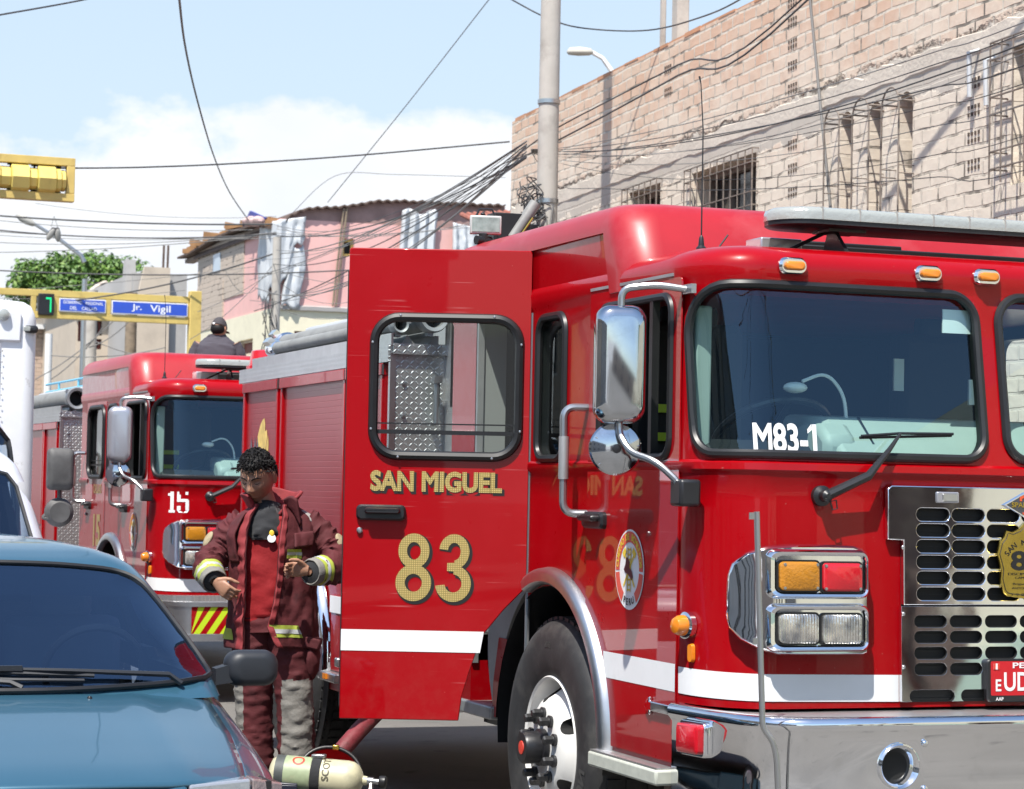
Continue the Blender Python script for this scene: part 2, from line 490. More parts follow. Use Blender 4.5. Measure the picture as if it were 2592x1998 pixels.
def patch(mb, poly, fn, off=0.0, rings=7):
    """fill of a convex outline, mapped on a surface fn(u, v, off)"""
    poly = densify(poly); n = len(poly)
    cx = sum(p[0] for p in poly) / n; cy = sum(p[1] for p in poly) / n
    L = [[fn(cx + (p[0] - cx) * t, cy + (p[1] - cy) * t, off) for p in poly] for t in [1 - k / rings for k in range(rings)]]
    vs = [p for r in L for p in r] + [fn(cx, cy, off)]; fs = []
    for k in range(rings - 1):
        for i in range(n):
            j = (i + 1) % n; fs.append((k * n + i, k * n + j, (k + 1) * n + j, (k + 1) * n + i))
    for i in range(n): fs.append(((rings - 1) * n + i, (rings - 1) * n + (i + 1) % n, len(vs) - 1))
    mb.add(vs, fs)


_txt = {}
def text_mesh(s, size, bold=0.0, spacing=1.0, align='CENTER', squash=1.0):
    """flat letters as (verts2d, faces); bold pushes the outlines outwards"""
    key = (s, size, bold, spacing, align, squash)
    if key in _txt: return _txt[key]
    cu = bpy.data.curves.new('t', 'FONT'); cu.body = s; cu.size = size; cu.space_character = spacing
    cu.align_x = align; cu.align_y = 'CENTER'; cu.resolution_u = 5; cu.fill_mode = 'NONE' if bold else 'FRONT'
    o = bpy.data.objects.new('t', cu); COL.objects.link(o)
    bpy.context.view_layer.update()
    me = evaluated(o)
    if bold:
        nb = {}
        for e in me.edges:
            a, b = e.vertices; nb.setdefault(a, []).append(b); nb.setdefault(b, []).append(a)
        co = {v.index: Vector((v.co.x, v.co.y)) for v in me.vertices}
        seen = set(); L = []
        for a in nb:
            if a in seen: continue
            lp = [a]; seen.add(a); cur = a
            while True:
                nx = [q for q in nb[cur] if q not in seen]
                if not nx: break
                cur = nx[0]; seen.add(cur); lp.append(cur)
            P = [co[q] for q in lp]
            Q = [p for k, p in enumerate(P) if (p - P[k - 1]).length > size * .002]
            if len(Q) > 2: L.append(Q)
        def inside(p, P):
            c = False
            for k in range(len(P)):
                a, b = P[k - 1], P[k]
                if (a.y > p.y) != (b.y > p.y) and p.x < (b.x - a.x) * (p.y - a.y) / (b.y - a.y) + a.x: c = not c
            return c
        bm = bmesh.new()
        for k, P in enumerate(L):
            ar = sum(P[i - 1].x * P[i].y - P[i].x * P[i - 1].y for i in range(len(P)))
            hole = sum(inside(P[0], Q) for m_, Q in enumerate(L) if m_ != k) % 2
            if (ar < 0) != bool(hole): P = P[::-1]
            vs = []
            for i in range(len(P)):
                d1 = (P[i] - P[i - 1]).normalized(); d2 = (P[(i + 1) % len(P)] - P[i]).normalized()
                n = Vector((d1.y, -d1.x)) + Vector((d2.y, -d2.x))
                n = n.normalized() if n.length > .2 else Vector((d1.y, -d1.x))
                kk = min(1.35, 1 / max(.3, n.dot(Vector((d1.y, -d1.x)))))
                q = P[i] + n * bold * kk; vs.append(bm.verts.new((q.x, q.y, 0)))
            for i in range(len(vs)): bm.edges.new((vs[i - 1], vs[i]))
        bmesh.ops.triangle_fill(bm, use_beauty=True, edges=bm.edges[:], normal=(0, 0, 1))
        bm.verts.index_update()
        V = [(v.co.x * squash, v.co.y) for v in bm.verts]; F = [[v.index for v in f.verts] for f in bm.faces]; bm.free()
    else:
        V = [(v.co.x * squash, v.co.y) for v in me.vertices]; F = [list(p.vertices) for p in me.polygons]
    bpy.data.objects.remove(o); bpy.data.meshes.remove(me)
    _txt[key] = (V, F); return V, F


def put_text(mb, s, size, fn, off=0.002, **k):
    """fn(x, y, off) -> 3D"""
    V, F = text_mesh(s, size, **k)
    mb.add([fn(x, y, off) for x, y in V], F)


def fit_text(mb, s, fn, x0, x1, y0, y1, off=.002, bold=0.0, spacing=1.0):
    """letters stretched to fill a box"""
    V, F = text_mesh(s, 1.0, bold, spacing)
    ax = min(p[0] for p in V); bx = max(p[0] for p in V); ay = min(p[1] for p in V); by = max(p[1] for p in V)
    mb.add([fn(x0 + (x - ax) / (bx - ax) * (x1 - x0), y0 + (y - ay) / (by - ay) * (y1 - y0), off) for x, y in V], F)


def rotz(a): return Matrix.Rotation(a, 3, 'Z')
def rotx(a): return Matrix.Rotation(a, 3, 'X')
def roty(a): return Matrix.Rotation(a, 3, 'Y')


def arc_path(pts, r, n=6):
    """polyline with rounded corners"""
    P = [Vector(p) for p in pts]; out = [P[0]]
    for i in range(1, len(P) - 1):
        a, b, c = P[i - 1], P[i], P[i + 1]
        d1 = (a - b); d2 = (c - b); q = min(r, d1.length * .49, d2.length * .49)
        s, e = b + d1.normalized() * q, b + d2.normalized() * q
        for k in range(n + 1):
            t = k / n; out.append((1 - t) ** 2 * s + 2 * t * (1 - t) * b + t * t * e)
    out.append(P[-1]); return out


def fbm(p, sc=1.0, oct=3):
    v = 0; a = 1; q = Vector(p) * sc
    for _ in range(oct): v += a * mnoise.noise(q); a *= .5; q = q * 2.03
    return v
# ---------------------------------------------------------------- setting materials
def asphalt_mat():
    g = NG('asphalt'); o = g.obj()
    n1 = g.noise(.7, 6.0, o); n2 = g.noise(160.0, 3.0, o); n3 = g.noise(5.0, 6.0, o)
    c = g.mix(g.ramp(n1.outputs['Fac'], .35, .65), (.115, .110, .103), (.155, .148, .138))
    c = g.mix(g.math('MULTIPLY', g.ramp(n2.outputs['Fac'], .55, .75).outputs[0], .6), c, (.24, .23, .215))
    c = g.mix(g.ramp(n3.outputs['Fac'], .60, .75), c, (.075, .073, .070))
    g.bsdf(Base_Color=c, Roughness=.86, Normal=g.bump(n2.outputs['Fac'], .35, .006))
    MATS['asphalt'] = g.m; return g.m
ASPH = asphalt_mat()
CONC = mat('concrete', (.36, .345, .32), .85, var=.12, vscale=2.5, dirt=(.24, .225, .20), dscale=2.0, dlo=.5, dhi=.8, bump=.25, bscale=30)
PAVE = mat('pavement_concrete', (.30, .29, .27), .9, var=.12, vscale=3, bump=.2, bscale=50)
POLE = mat('pole_concrete', (.43, .40, .36), .85, var=.10, vscale=4, dirt=(.30, .27, .24), dscale=3, bump=.2, bscale=60)
def brick_mat(name, ax, c1, c2, mortar, band=None, bw=.27, rh=.112, top=6.0, dust=(.50, .42, .35)):
    g = NG(name); o = g.obj()
    sp = g.n('SeparateXYZ', Vector=o)
    nz = g.noise(2.3, 5.0, o); wob = g.math('MULTIPLY_ADD', nz.outputs['Fac'], .05, -.025)
    cv = g.n('CombineXYZ', X=sp.outputs[ax], Y=g.math('ADD', sp.outputs['Z'], wob))
    br = g.n('TexBrick', Vector=cv, Color1=c1, Color2=c2, Mortar=mortar, Scale=1.0, Mortar_Size=.013, Mortar_Smooth=.35, Bias=-.1, Brick_Width=bw, Row_Height=rh)
    n1 = g.noise(1.4, 7.0, o, .65); n2 = g.noise(7.0, 6.0, o)
    hz = g.n('MapRange', Value=sp.outputs['Z'], From_Min=top * .72, From_Max=top * .97, To_Min=.30, To_Max=-.28)
    df = g.n('MapRange', Value=g.math('ADD', g.math('MULTIPLY_ADD', n2.outputs['Fac'], .35, hz), n1.outputs['Fac']), From_Min=.42, From_Max=.90, To_Max=.92)
    c = g.mix(df, br.outputs['Color'], dust)
    gap = g.n('MapRange', Value=g.noise(4.5, 4.0, o).outputs['Fac'], From_Min=.50, From_Max=.64)
    c = g.mix(g.math('MULTIPLY', g.math('MULTIPLY', br.outputs['Fac'], gap), .80), c, (.075, .06, .05))
    h = g.math('SUBTRACT', g.math('MULTIPLY', n2.outputs['Fac'], .5), g.math('MULTIPLY', br.outputs['Fac'], 1.0))
    if band:
        bz = g.math('ADD', sp.outputs['Z'], g.math('MULTIPLY_ADD', g.noise(3.2, 6.0, o, .7).outputs['Fac'], .30, -.15))
        bm_ = g.math('MULTIPLY', g.n('MapRange', Value=bz, From_Min=band[0] - .01, From_Max=band[0] + .01).outputs[0], g.n('MapRange', Value=bz, From_Min=band[1] - .01, From_Max=band[1] + .01, To_Min=1.0, To_Max=0.0).outputs[0])
        c = g.mix(bm_, c, g.mix(n2.outputs['Fac'], (.46, .41, .35), (.58, .52, .45)))
        ed = g.n('MapRange', Value=g.math('ABSOLUTE', g.math('SUBTRACT', bz, band[1])), From_Min=.0, From_Max=.035, To_Min=1.0, To_Max=0.0)
        ed = g.math('MULTIPLY', ed, g.n('MapRange', Value=n1.outputs['Fac'], From_Min=.42, From_Max=.56))
        c = g.mix(g.math('MULTIPLY', ed, .85), c, (.10, .08, .065))
        h = g.math('SUBTRACT', g.math('MULTIPLY', h, g.math('SUBTRACT', 1.0, g.math('MULTIPLY', bm_, .8))), g.math('MULTIPLY', ed, 2.0))
    g.bsdf(Base_Color=c, Roughness=.9, Normal=g.bump(h, .9, .02))
    MATS[name] = g.m; return g.m
BRICK = brick_mat('rough_brick', 'Y', (.62, .40, .28), (.66, .50, .38), (.68, .60, .50), band=(4.62, 4.97), dust=(.74, .655, .545))
BRICK2 = brick_mat('tan_brick', 'Y', (.36, .27, .20), (.42, .33, .25), (.36, .31, .26), top=9)
BRICKX = brick_mat('red_brick', 'X', (.40, .22, .16), (.46, .29, .21), (.42, .37, .31), top=9, dust=(.46, .36, .29))
def plaster(name, col, dirt, lo=.52, hi=.8):
    return mat(name, col, .88, var=.05, vscale=1.5, dirt=dirt, dscale=1.3, dlo=lo, dhi=hi, bump=.12, bscale=20)
PINK = plaster('pink_plaster', (.74, .43, .40), (.62, .40, .36))
CREAM = plaster('cream_plaster', (.74, .69, .52), (.60, .55, .42))
BEIGE = plaster('beige_plaster', (.52, .44, .35), (.38, .32, .26))
GREYP = plaster('grey_render', (.40, .385, .37), (.30, .28, .26))
WHITEP = plaster('white_plaster', (.70, .70, .69), (.5, .5, .48))
GREEN = plaster('pale_green_plaster', (.38, .50, .40), (.28, .36, .30))
YEL = mat('yellow_steel_paint', (.58, .43, .13), .5, var=.08, dirt=(.30, .19, .06), dscale=2.5, dlo=.56, dhi=.75)
YELP = mat('pale_yellow_visor', (.70, .56, .16), .45, var=.06, dirt=(.50, .38, .12), dscale=4)
BLUE = mat('blue_sign', (.030, .085, .50), .45, var=.08)
CABLE = mat('cable_black', (.05, .05, .053), .6)
CABLEG = mat('cable_grey', (.17, .165, .16), .6)
BAR = mat('weathered_iron', (.20, .165, .14), .7, var=.3, vscale=12)
WGL = mat('window_dark_glass', (.02, .022, .025), .12, spec=.6)
RUST = mat('rusty_sheet', (.10, .065, .05), .8, var=.3, vscale=6)
TARP = mat('white_plastic_sheet', (.52, .54, .56), .45, var=.08, vscale=4, dirt=(.45, .48, .52), dscale=3)
WOOD = mat('old_timber', (.22, .17, .12), .85, var=.3, vscale=8)
MAROON = mat('maroon_shutter', (.16, .035, .03), .6, var=.2)


def gz(y):
    return -.009 * max(0.0, min(y, 90) - 8)


# ---------------------------------------------------------------- ground
gm = MB()
ys = [-260, -40, 8, 25.9, 40.5, 90, 300]
for a, b in zip(ys, ys[1:]):
    gm.add([(-300, a, gz(a)), (300, a, gz(a)), (300, b, gz(b)), (-300, b, gz(b))], [(0, 1, 2, 3)])
tag(gm.build('road', ASPH, smooth=0), kind='structure')
for x0, x1, y0, y1 in ((7.6, 9.5, -30, 25.6), (-9.5, -5.2, -30, 25.6), (7.6, 10.6, 40.9, 90), (-9.5, -5.2, 40.9, 90)):
    p = MB()
    yy = [y0, 8, y1] if y0 < 8 else [y0, y1]
    p.loops([[Vector((x0, y, gz(y) - .05)), Vector((x0 + .02, y, gz(y) + .14)), Vector((x1, y, gz(y) + .15)), Vector((x1, y, gz(y) - .05))] for y in yy])
    tag(p.build('pavement', PAVE, smooth=0), kind='structure')


# ---------------------------------------------------------------- buildings
def opening(b, nm, u0, u1, z0, z1, fn, frame=WOOD, pane=WGL, deep=.16, mull=1, arch=False, fw=.05):
    """window part in a recess: fn(u, v, depth)"""
    f = MB()
    for a, c, d, e in ((u0, u0 + fw, z0, z1), (u1 - fw, u1, z0, z1), (u0 + fw, u1 - fw, z0, z0 + fw), (u0 + fw, u1 - fw, z1 - fw, z1)):
        f.prism([(a, d), (c, d), (c, e), (a, e)], fn, deep - .05, deep)
    for k in range(1, mull):
        uu = u0 + (u1 - u0) * k / mull; f.prism([(uu - .02, z0 + fw), (uu + .02, z0 + fw), (uu + .02, z1 - fw), (uu - .02, z1 - fw)], fn, deep - .05, deep)
    w = f.build(nm, frame, b, 0)
    p = MB(); p.prism([(u0 - .02, z0 - .02), (u1 + .02, z0 - .02), (u1 + .02, z1 + .02), (u0 - .02, z1 + .02)], fn, deep, deep + .02); p.build('pane', pane, w, 0)
    return w


def walls(b, x0, x1, y0, y1, z0, z1, m, cuts=(), name='wall', noise_=0.0):
    w = MB(); w.box(((x0 + x1) / 2, (y0 + y1) / 2, (z0 + z1) / 2), (x1 - x0, y1 - y0, z1 - z0))
    me = w.mesh(name, m, 0)
    cm = []
    for P, fn, d in cuts:
        c = MB(); c.prism(P, fn, -.3, d); cm.append(c.mesh('c', m))
    if cm: me = boolean(me, cm, smooth=30)
    return link(name, me, b)


# --- the long brick building on the right
XB = 9.5
B1 = thing('brick_building', 'long unplastered brick building with barred windows behind the nearest fire engine', 'building', (0, 0, 0))
FX = lambda u, v, d: Vector((XB + d, u, v))
BA = -.060; _bp = Vector((9.5, 25.9, 0)); BR_ = Matrix.Rotation(BA, 3, 'Z')
B1.location = _bp - BR_ @ _bp; B1.rotation_euler = (0, 0, BA)
def onB(px, py, X):
    # the pixel's ray met with the building's own plane x = X, in the building's own axes
    n = BR_ @ Vector((1, 0, 0)); q = _bp + n * (X - 9.5); d = ray(px, py); t = (q - CPOS).dot(n) / d.dot(n)
    return BR_.inverted() @ (CPOS + d * t - _bp) + _bp
def onBw(px, py, X): return BR_ @ (onB(px, py, X) - _bp) + _bp
def wy(px, py): p = onB(px, py, XB); return p.y, p.z
cuts = []; wins = []
for (pl, pt, pr, nm) in ((2128, 283, 2158, 'n'), (2200, 258, 2234, 'n'), (2275, 232, 2311, 'n')):
    ya, z1 = wy(pl, pt + 30); yb, _ = wy(pr, pt + 30); z1 = wy((pl + pr) / 2, pt)[1]
    y0, y1 = min(ya, yb), max(ya, yb); r = (y1 - y0) / 2
    P = [(y0, 2.3), (y1, 2.3)] + [((y0 + y1) / 2 + r * math.cos(PI * k / 10), z1 - r + r * math.sin(PI * k / 10)) for k in range(11)]
    cuts.append((P, FX, .30)); wins.append(('slit', y0, y1, 2.3, z1))
for (pl, pr, pt, z0) in ((1752, 1915, 385, 2.9), (1592, 1672, 462, 2.9)):
    y1 = wy(pl, pt + 60)[0]; y0, z1 = wy(pr, pt)
    cuts.append(([(y0, z0), (y1, z0), (y1, z1), (y0, z1)], FX, .32)); wins.append(('barred', y0, y1, z0, z1))
y1 = wy(2560, 300)[0]; z1 = wy(2560, 122)[1]; z0 = wy(2560, 468)[1]
cuts.append(([(y1 - 1.5, z0), (y1, z0), (y1, z1), (y1 - 1.5, z1)], FX, .30)); wins.append(('tall', y1 - 1.5, y1, z0, z1))
walls(B1, XB, 17, 6.0, 25.9, -.3, 5.98, BRICK, cuts)
SW = [(y, y + w_, z, z2) for y, w_, z, z2 in ((-22, 2.6, 0, 2.6), (-18, 1.4, .9, 2.2), (-15, 1.0, 0, 2.2), (-12.5, 2.8, 0, 2.7), (-8, 1.4, .9, 2.2), (-5.5, 1.0, 0, 2.2), (-3, 2.4, .8, 2.3), (.8, 1.1, 0, 2.2), (3, 1.6, .9, 2.2))]
walls(B1, XB, 17, -24, 5.998, -.3, 4.0, CREAM, [([(a, c), (b, c), (b, d), (a, d)], FX, .3) for a, b, c, d in SW], name='unseen_side_wall')  # unseen facade; its openings are added to break up the chrome's reflection
for k, (a, b, c, d) in enumerate(SW): opening(B1, 'door' if c == 0 else 'window', a + .01, b - .01, c + .01, d - .01, FX, frame=(WOOD, MAROON, GREYP)[k % 3], pane=(MAROON, WGL, GREEN, RUST)[k % 4] if c == 0 else WGL, deep=.2)
dd = MB()
yy_ = -24.0
for a, b, c, d in SW + [(5.99, 6, 0, 1)]:
    if a - yy_ > .1: dd.box((XB - .01, (a + yy_) / 2, .65), (.03, a - yy_, 1.0))
    yy_ = b
dd.build('added_dado', GREEN, B1, 0)  # green band added only to give the mirrored facade contrast
for kind, y0, y1, z0, z1 in wins:
    w = opening(B1, 'window', y0 + .01, y1 - .01, z0 + .01, z1 - .01, FX, frame=BAR if kind != 'tall' else TARP, deep=.22, mull=3 if kind == 'barred' else 1)
    g = MB()
    if kind == 'slit':
        ym = (y0 + y1) / 2; r = (y1 - y0) / 2 + .03; xo = -.13
        g.tube([FX(ym - r, z0, xo)] + [FX(ym - r * math.cos(PI * k / 10), z1 - r + .02 + r * math.sin(PI * k / 10), xo) for k in range(11)] + [FX(ym + r, z0, xo)], .007, 6)
        k = 0
        z = z0 + .2
        while z < z1 - r:
            for yy in (ym - r, ym + r): g.tube([FX(yy, z, xo), FX(yy, z, .02)], .005, 5); g.tube([FX(yy, z + .06, xo), FX(yy, z + .06, .02)], .005, 5)
            z += .52
        for q in (.25, .55): g.tube([FX(ym - r * math.cos(q), z1 - r + .02 + r * math.sin(q), xo), FX(ym - r * math.cos(q), z1 - r + .02 + r * math.sin(q), .05)], .008, 5); g.tube([FX(ym + r * math.cos(q), z1 - r + .02 + r * math.sin(q), xo), FX(ym + r * math.cos(q), z1 - r + .02 + r * math.sin(q), .05)], .008, 5)
    else:
        xo = -.06 if kind == 'barred' else -.14
        n = max(5, int((y1 - y0) / .15))
        for k in range(n + 1):
            yy = y0 - .05 + (y1 - y0 + .1) * k / n; g.tube([FX(yy, z0, xo), FX(yy, z1 + .03, xo)], .007, 5)
        zz = z1 + .03; j = 0
        while zz > z0:
            g.tube([FX(y0 - .05, zz, .0), FX(y0 - .05, zz, xo), FX(y1 + .05, zz, xo), FX(y1 + .05, zz, .0)], .007, 5); zz -= .26 if j % 2 else .12; j += 1
    g.build('grille', BAR, w, 30)
# concrete beam along the floor line, vent bricks, coping of loose mortar, columns with reinforcing bars
bm_ = MB()
L = []
for k in range(120):
    y = 6.2 + (25.85 - 6.2) * k / 119
    a = .010 + .012 * fbm((y * 2.2, 1, 0), 1, 3); b = .05 * fbm((y * 3.1, 7, 0), 1, 4)
    L.append([Vector((XB + .01, y, 4.78 + b * .5)), Vector((XB - a, y, 4.81 + b * .5)), Vector((XB - a, y, 4.945 + b)), Vector((XB + .01, y, 4.96 + b * 1.1))])
bm_.loops(L); bm_.build('floor_beam', mat('beam_concrete', (.62, .545, .46), .9, var=.10, vscale=3, bump=.4, bscale=25, bdist=.02), B1, 20)
for px, pys in ((1860 + 145, (5, 55, 110, 165, 222, 365, 425, 485)), (1690, (175, 232)), (2463, (210, 278, 345, 415))):
    for py in pys:
        y, z = wy(px, py); vb = MB()
        for i in range(4):
            for j in range(2): vb.box((XB - .001, y - .09 + .05 * i, z - .03 + .05 * j), (.012, .022, .026))
        vb.build('vent_brick', MATS.get('vent_dark') or mat('vent_dark', (.10, .075, .06), .9), B1, 0)
cp = MB()
for k in range(46):
    y = 6.2 + 19.6 * k / 46; cp.box((XB + .075, y + .2, 5.985 + .006 * math.sin(k * 5.1)), (.15 + .01 * math.sin(k * 3), .405, .03 + .012 * math.sin(k * 7.3)), rotz(.01 * math.sin(k * 9)))
cp.build('coping', mat('coping_brick', (.50, .25, .14), .85, var=.2, vscale=3), B1, 0)
cs = MB(); c = onB(1722, 70, XB + .3); cs.box((XB + .3, c.y, 6.6), (.13, .15, 1.3)); cs.box((XB + .22, c.y + .28, 6.7), (.05, .06, 1.5)); cs.build('roof_column', POLE, B1, bevel=.01)
ir = MB()
for k in range(3): ir.tube([(XB + .2 + .1 * k, c.y + .1, 7.2), (XB + .2 + .12 * k, c.y + .12, 7.8)], .012, 5)
ir.build('reinforcing_bars', RUST, B1)
pipe = MB(); p0 = onB(2045, 0, XB - .05); p1 = onB(2098, 540, XB - .05)
pipe.tube([(XB - .03, p0.y, p0.z + .4), (XB - .03, p0.y - .0, p0.z), (XB - .04, (p0.y + p1.y) / 2 - .02, (p0.z + p1.z) / 2), (XB - .03, p1.y, p1.z), (XB - .03, p1.y, 2.0)], .012, 6); pipe.build('wall_conduit', CABLEG, B1)
bp = MB()
for px, py in ((2478, 170), (2520, 190)):
    y, z = wy(px, py); bp.tube([(XB, y, z + .12), (XB - .08, y, z + .1), (XB - .07, y, z - .22)], .018, 6)
bp.build('bracket', TARP, B1)


# --- pink house on the far corner of the crossing
HX, HY, HZ = 10.6, 41.0, 6.35
H1 = thing('pink_house', 'two tone pink and cream corner house under a sagging corrugated roof', 'house')
FXp = lambda u, v, d: Vector((HX + d, u, v)); FYp = lambda u, v, d: Vector((u, HY + d, v))
def hy(px, py, Y=HY): p = onY(px, py, Y); return p.x, p.z
def hx(px, py): p = onX(px, py, HX); return p.y, p.z
xw0, zw1 = hy(868, 604); xw1, zw0 = hy(897, 650)
xc0, zc1 = hy(745, 838); xc1, zc0 = hy(806, 900)
yv0, zv1 = hx(640, 856); yv1, zv0 = hx(601, 905)
yu0, zu1 = hx(559, 640); yu1, zu0 = hx(541, 690)
sq = lambda a, b, c, d: [(a, c), (b, c), (b, d), (a, d)]
walls(H1, HX, 20, HY, 47.6, -.6, 4.85, CREAM, [(sq(xc0, xc1, zc0, zc1), FYp, .2), (sq(yv0, yv1, zv0, zv1), FXp, .2)], 'lower_wall')
walls(H1, HX + .02, 20, HY + .02, 47.5, 4.852, HZ + .1, PINK, [(sq(xw0, xw1, zw0, zw1), FYp, .25)], 'upper_wall')
tb = MB(); tb.box((HX + .10, 45.6, 5.85), (.20, 3.95, 1.15)); tb.box((HX + .085, 46.4, 5.2), (.20, 2.3, .9)); tb.build('brick_patch', BRICK2, H1, 0)
opening(H1, 'window', xw0, xw1, zw0, zw1, FYp, frame=YELP, pane=FIN, deep=.14)
opening(H1, 'window', xc0, xc1, zc0, zc1, FYp, frame=MAROON, pane=WGL, deep=.12)
opening(H1, 'window', yv0, yv1, zv0, zv1, FXp, frame=BEIGE, pane=MAROON, deep=.12)
pn = MB(); pn.prism(sq(yu0, yu1, zu0, zu1), FXp, -.02, .02); pn.build('window', mat('pale_pane', (.42, .50, .58), .3), H1, 0)
le = MB(); L = []
for k in range(40):
    x = HX - .05 + 9.3 * k / 39; b = .03 * fbm((x * 2.5, 3, 0), 1, 3)
    L.append([Vector((x, HY - .05 - b, 4.80 + b)), Vector((x, HY - .06, 4.87 + b)), Vector((x, HY + .05, 4.90)), Vector((x, HY + .05, 4.80))])
le.loops(L); le.build('ledge', GREYP, H1, 20)
# roof edge follows the sag seen from the street
rp = [hy(*p) for p in ((700, 572), (735, 545), (770, 528), (800, 525), (860, 523), (900, 517), (950, 509), (1010, 508), (1080, 510), (1150, 514), (1220, 518), (1280, 520))]
rf = MB(); L = []
for i in range(len(rp) - 1):
    for k in range(14):
        t = k / 14; x = rp[i][0] + (rp[i + 1][0] - rp[i][0]) * t; z = rp[i][1] + (rp[i + 1][1] - rp[i][1]) * t
        w_ = .016 * math.sin(x * 38) + .02 * fbm((x * 2.2, 5, 0), 1, 3)
        L.append([Vector((x, HY - .10, z + w_ - .03)), Vector((x, HY - .10, z + w_)), Vector((x, 47.8, z + w_ + .05)), Vector((x, 47.8, z - .03))])
rf.loops(L); rfo = rf.build('roof', RUST, H1, 60)
gp = MB(); L = [[Vector((x, HY + .03, HZ + .05)), Vector((x, HY + .03, z - .02)), Vector((x, HY + .25, z - .02)), Vector((x, HY + .25, HZ + .05))] for x, z in rp]
gp.loops(L); gp.build('gable_board', mat('dull_maroon_board', (.33, .21, .19), .85, var=.25, vscale=3), H1, 0)
rl = [hx(*p) for p in ((700, 575), (660, 568), (600, 585), (560, 600), (520, 625), (495, 640), (466, 652))]
rs2 = MB(); L = []
for y, z in rl: L.append([Vector((HX - .15, y, z - .04)), Vector((HX - .15, y, z)), Vector((HX + 1.2, y, z + .12)), Vector((HX + 1.2, y, z + .05))])
rs2.loops(L); rs2.build('side_roof', RUST, H1, 30)
sw_ = MB(); L = [[Vector((HX + .02, y, 6.3)), Vector((HX + .02, y, z - .05)), Vector((HX + .2, y, z - .05)), Vector((HX + .2, y, 6.3))] for y, z in rl]
sw_.loops(L); sw_.build('eaves_boards', mat('grey_board_wall', (.30, .25, .22), .9, var=.3, vscale=4), H1, 0)
rb_ = MB()
for k in range(34):
    t = random.random(); i = min(len(rl) - 2, int(t * (len(rl) - 1))); f = t * (len(rl) - 1) - i
    y = rl[i][0] + (rl[i + 1][0] - rl[i][0]) * f; z = rl[i][1] + (rl[i + 1][1] - rl[i][1]) * f
    rb_.box((HX - .05 + .3 * random.random(), y, z + .06), (.3, .22 + .3 * random.random(), .05 + .08 * random.random()), rotz(random.random()) @ rotx(random.uniform(-.3, .3)))
rb_.build('roof_rubble', mat('orange_timber', (.30, .16, .07), .85, var=.4, vscale=2), H1, 0)
pp = MB()
for px in (847, 855):
    x, z = hy(px, 770); pp.tube([(x - .05, HY - .05, 4.9), (x + .12, HY - .05, 6.7)], .02, 6)
pp.build('roof_props', WOOD, H1)
# plastic sheets hung on the house
def sheet(name, label, fn, w=26, h=18, m=TARP):
    s = MB(); s.grid(fn, w, h); o = s.build(name, m, None, 50, solid=.012); return tag(o, label, 'sheet', 'plastic sheets hung on the pink house')
def cs_fn(u, v):
    # wraps the corner: u<.6 on the street side, beyond on the crossing side, where it hangs shorter
    zt = 6.40 + .22 * max(0, u - .6); k = max(0, (u - .6) / .4)
    zb = 5.05 + 1.9 * k * .62 + .10 * math.sin(u * 31) + .08 * math.sin(u * 17)
    z = zt + (zb - zt) * v
    n = .04 + .06 * abs(fbm((u * 5, v * 1.5, 4), 1, 3)) + .03 * math.sin(u * 40 + 3 * v)
    if u < .6: return Vector((HX - n - .02, HY - .05 + (.6 - u) * 1.9, z))
    return Vector((HX - .06 + (u - .6) * 1.3, HY - n - .06, z))
def strip_fn(u, v): return Vector((HX + .10 + .34 * u + .05 * math.sin(v * 5), HY - .08 - .05 * abs(fbm((u * 3, v * 4, 14), 1, 3)) - .02 * math.sin(u * 12), 5.95 - 1.1 * v + .05 * math.sin(u * 7)))
sheet('plastic_sheet', 'torn white plastic sheet draped over the street corner of the pink house', cs_fn)
sheet('plastic_sheet', 'narrow white plastic strip hanging beside the thin pole down to the cream wall', strip_fn, 8, 18)
xa, _ = hy(1003, 560); xb, _ = hy(1092, 560)
sheet('plastic_sheet', 'white plastic sheet hanging straight below the roof of the pink house', lambda u, v: Vector((xa + (xb - xa) * (u + .12 * (1 - v)) , HY - .10 - .06 * abs(fbm((u * 4, v * 2, 9), 1, 3)) - .04 * math.sin(u * 22), 6.72 - 1.35 * v + .05 * math.sin(u * 9))))
xa2, _ = hy(1142, 560); xb2, _ = hy(1230, 560)
sheet('plastic_sheet', 'short white plastic sheet hanging behind the floodlamp of the nearest engine', lambda u, v: Vector((xa2 + (xb2 - xa2) * u, HY - .10 - .05 * abs(fbm((u * 4, v * 2, 19), 1, 3)) - .03 * math.sin(u * 25), 6.55 - .62 * v - .1 * u)))
bs = MB(); p = onX(640, 560, HX); q = [onX(a, b, HX - .1) for a, b in ((615, 572), (632, 534), (672, 552), (655, 572))]
bs.loops([[v + Vector((d, 0, 0)) for v in q] for d in (0, .04)]); tag(bs.build('blue_sheet', mat('blue_plastic', (.03, .04, .26), .5, var=.2), None, 0), 'dark blue plastic board standing on the roof edge of the pink house', 'board')
bg = MB()
for k in range(4):
    c = onX(628 + 9 * k, 562 - 3 * (k % 2), HX - .25); bg.ell(c, (.12, .13, .09), 10, 7, fn=lambda v: v * (1 + .15 * mnoise.noise(v * 9)))
tag(bg.build('cloth_bundle', mat('pale_cloth', (.52, .36, .34), .8), None), 'crumpled pale pink cloth lying in front of the blue board on the roof', 'cloth')
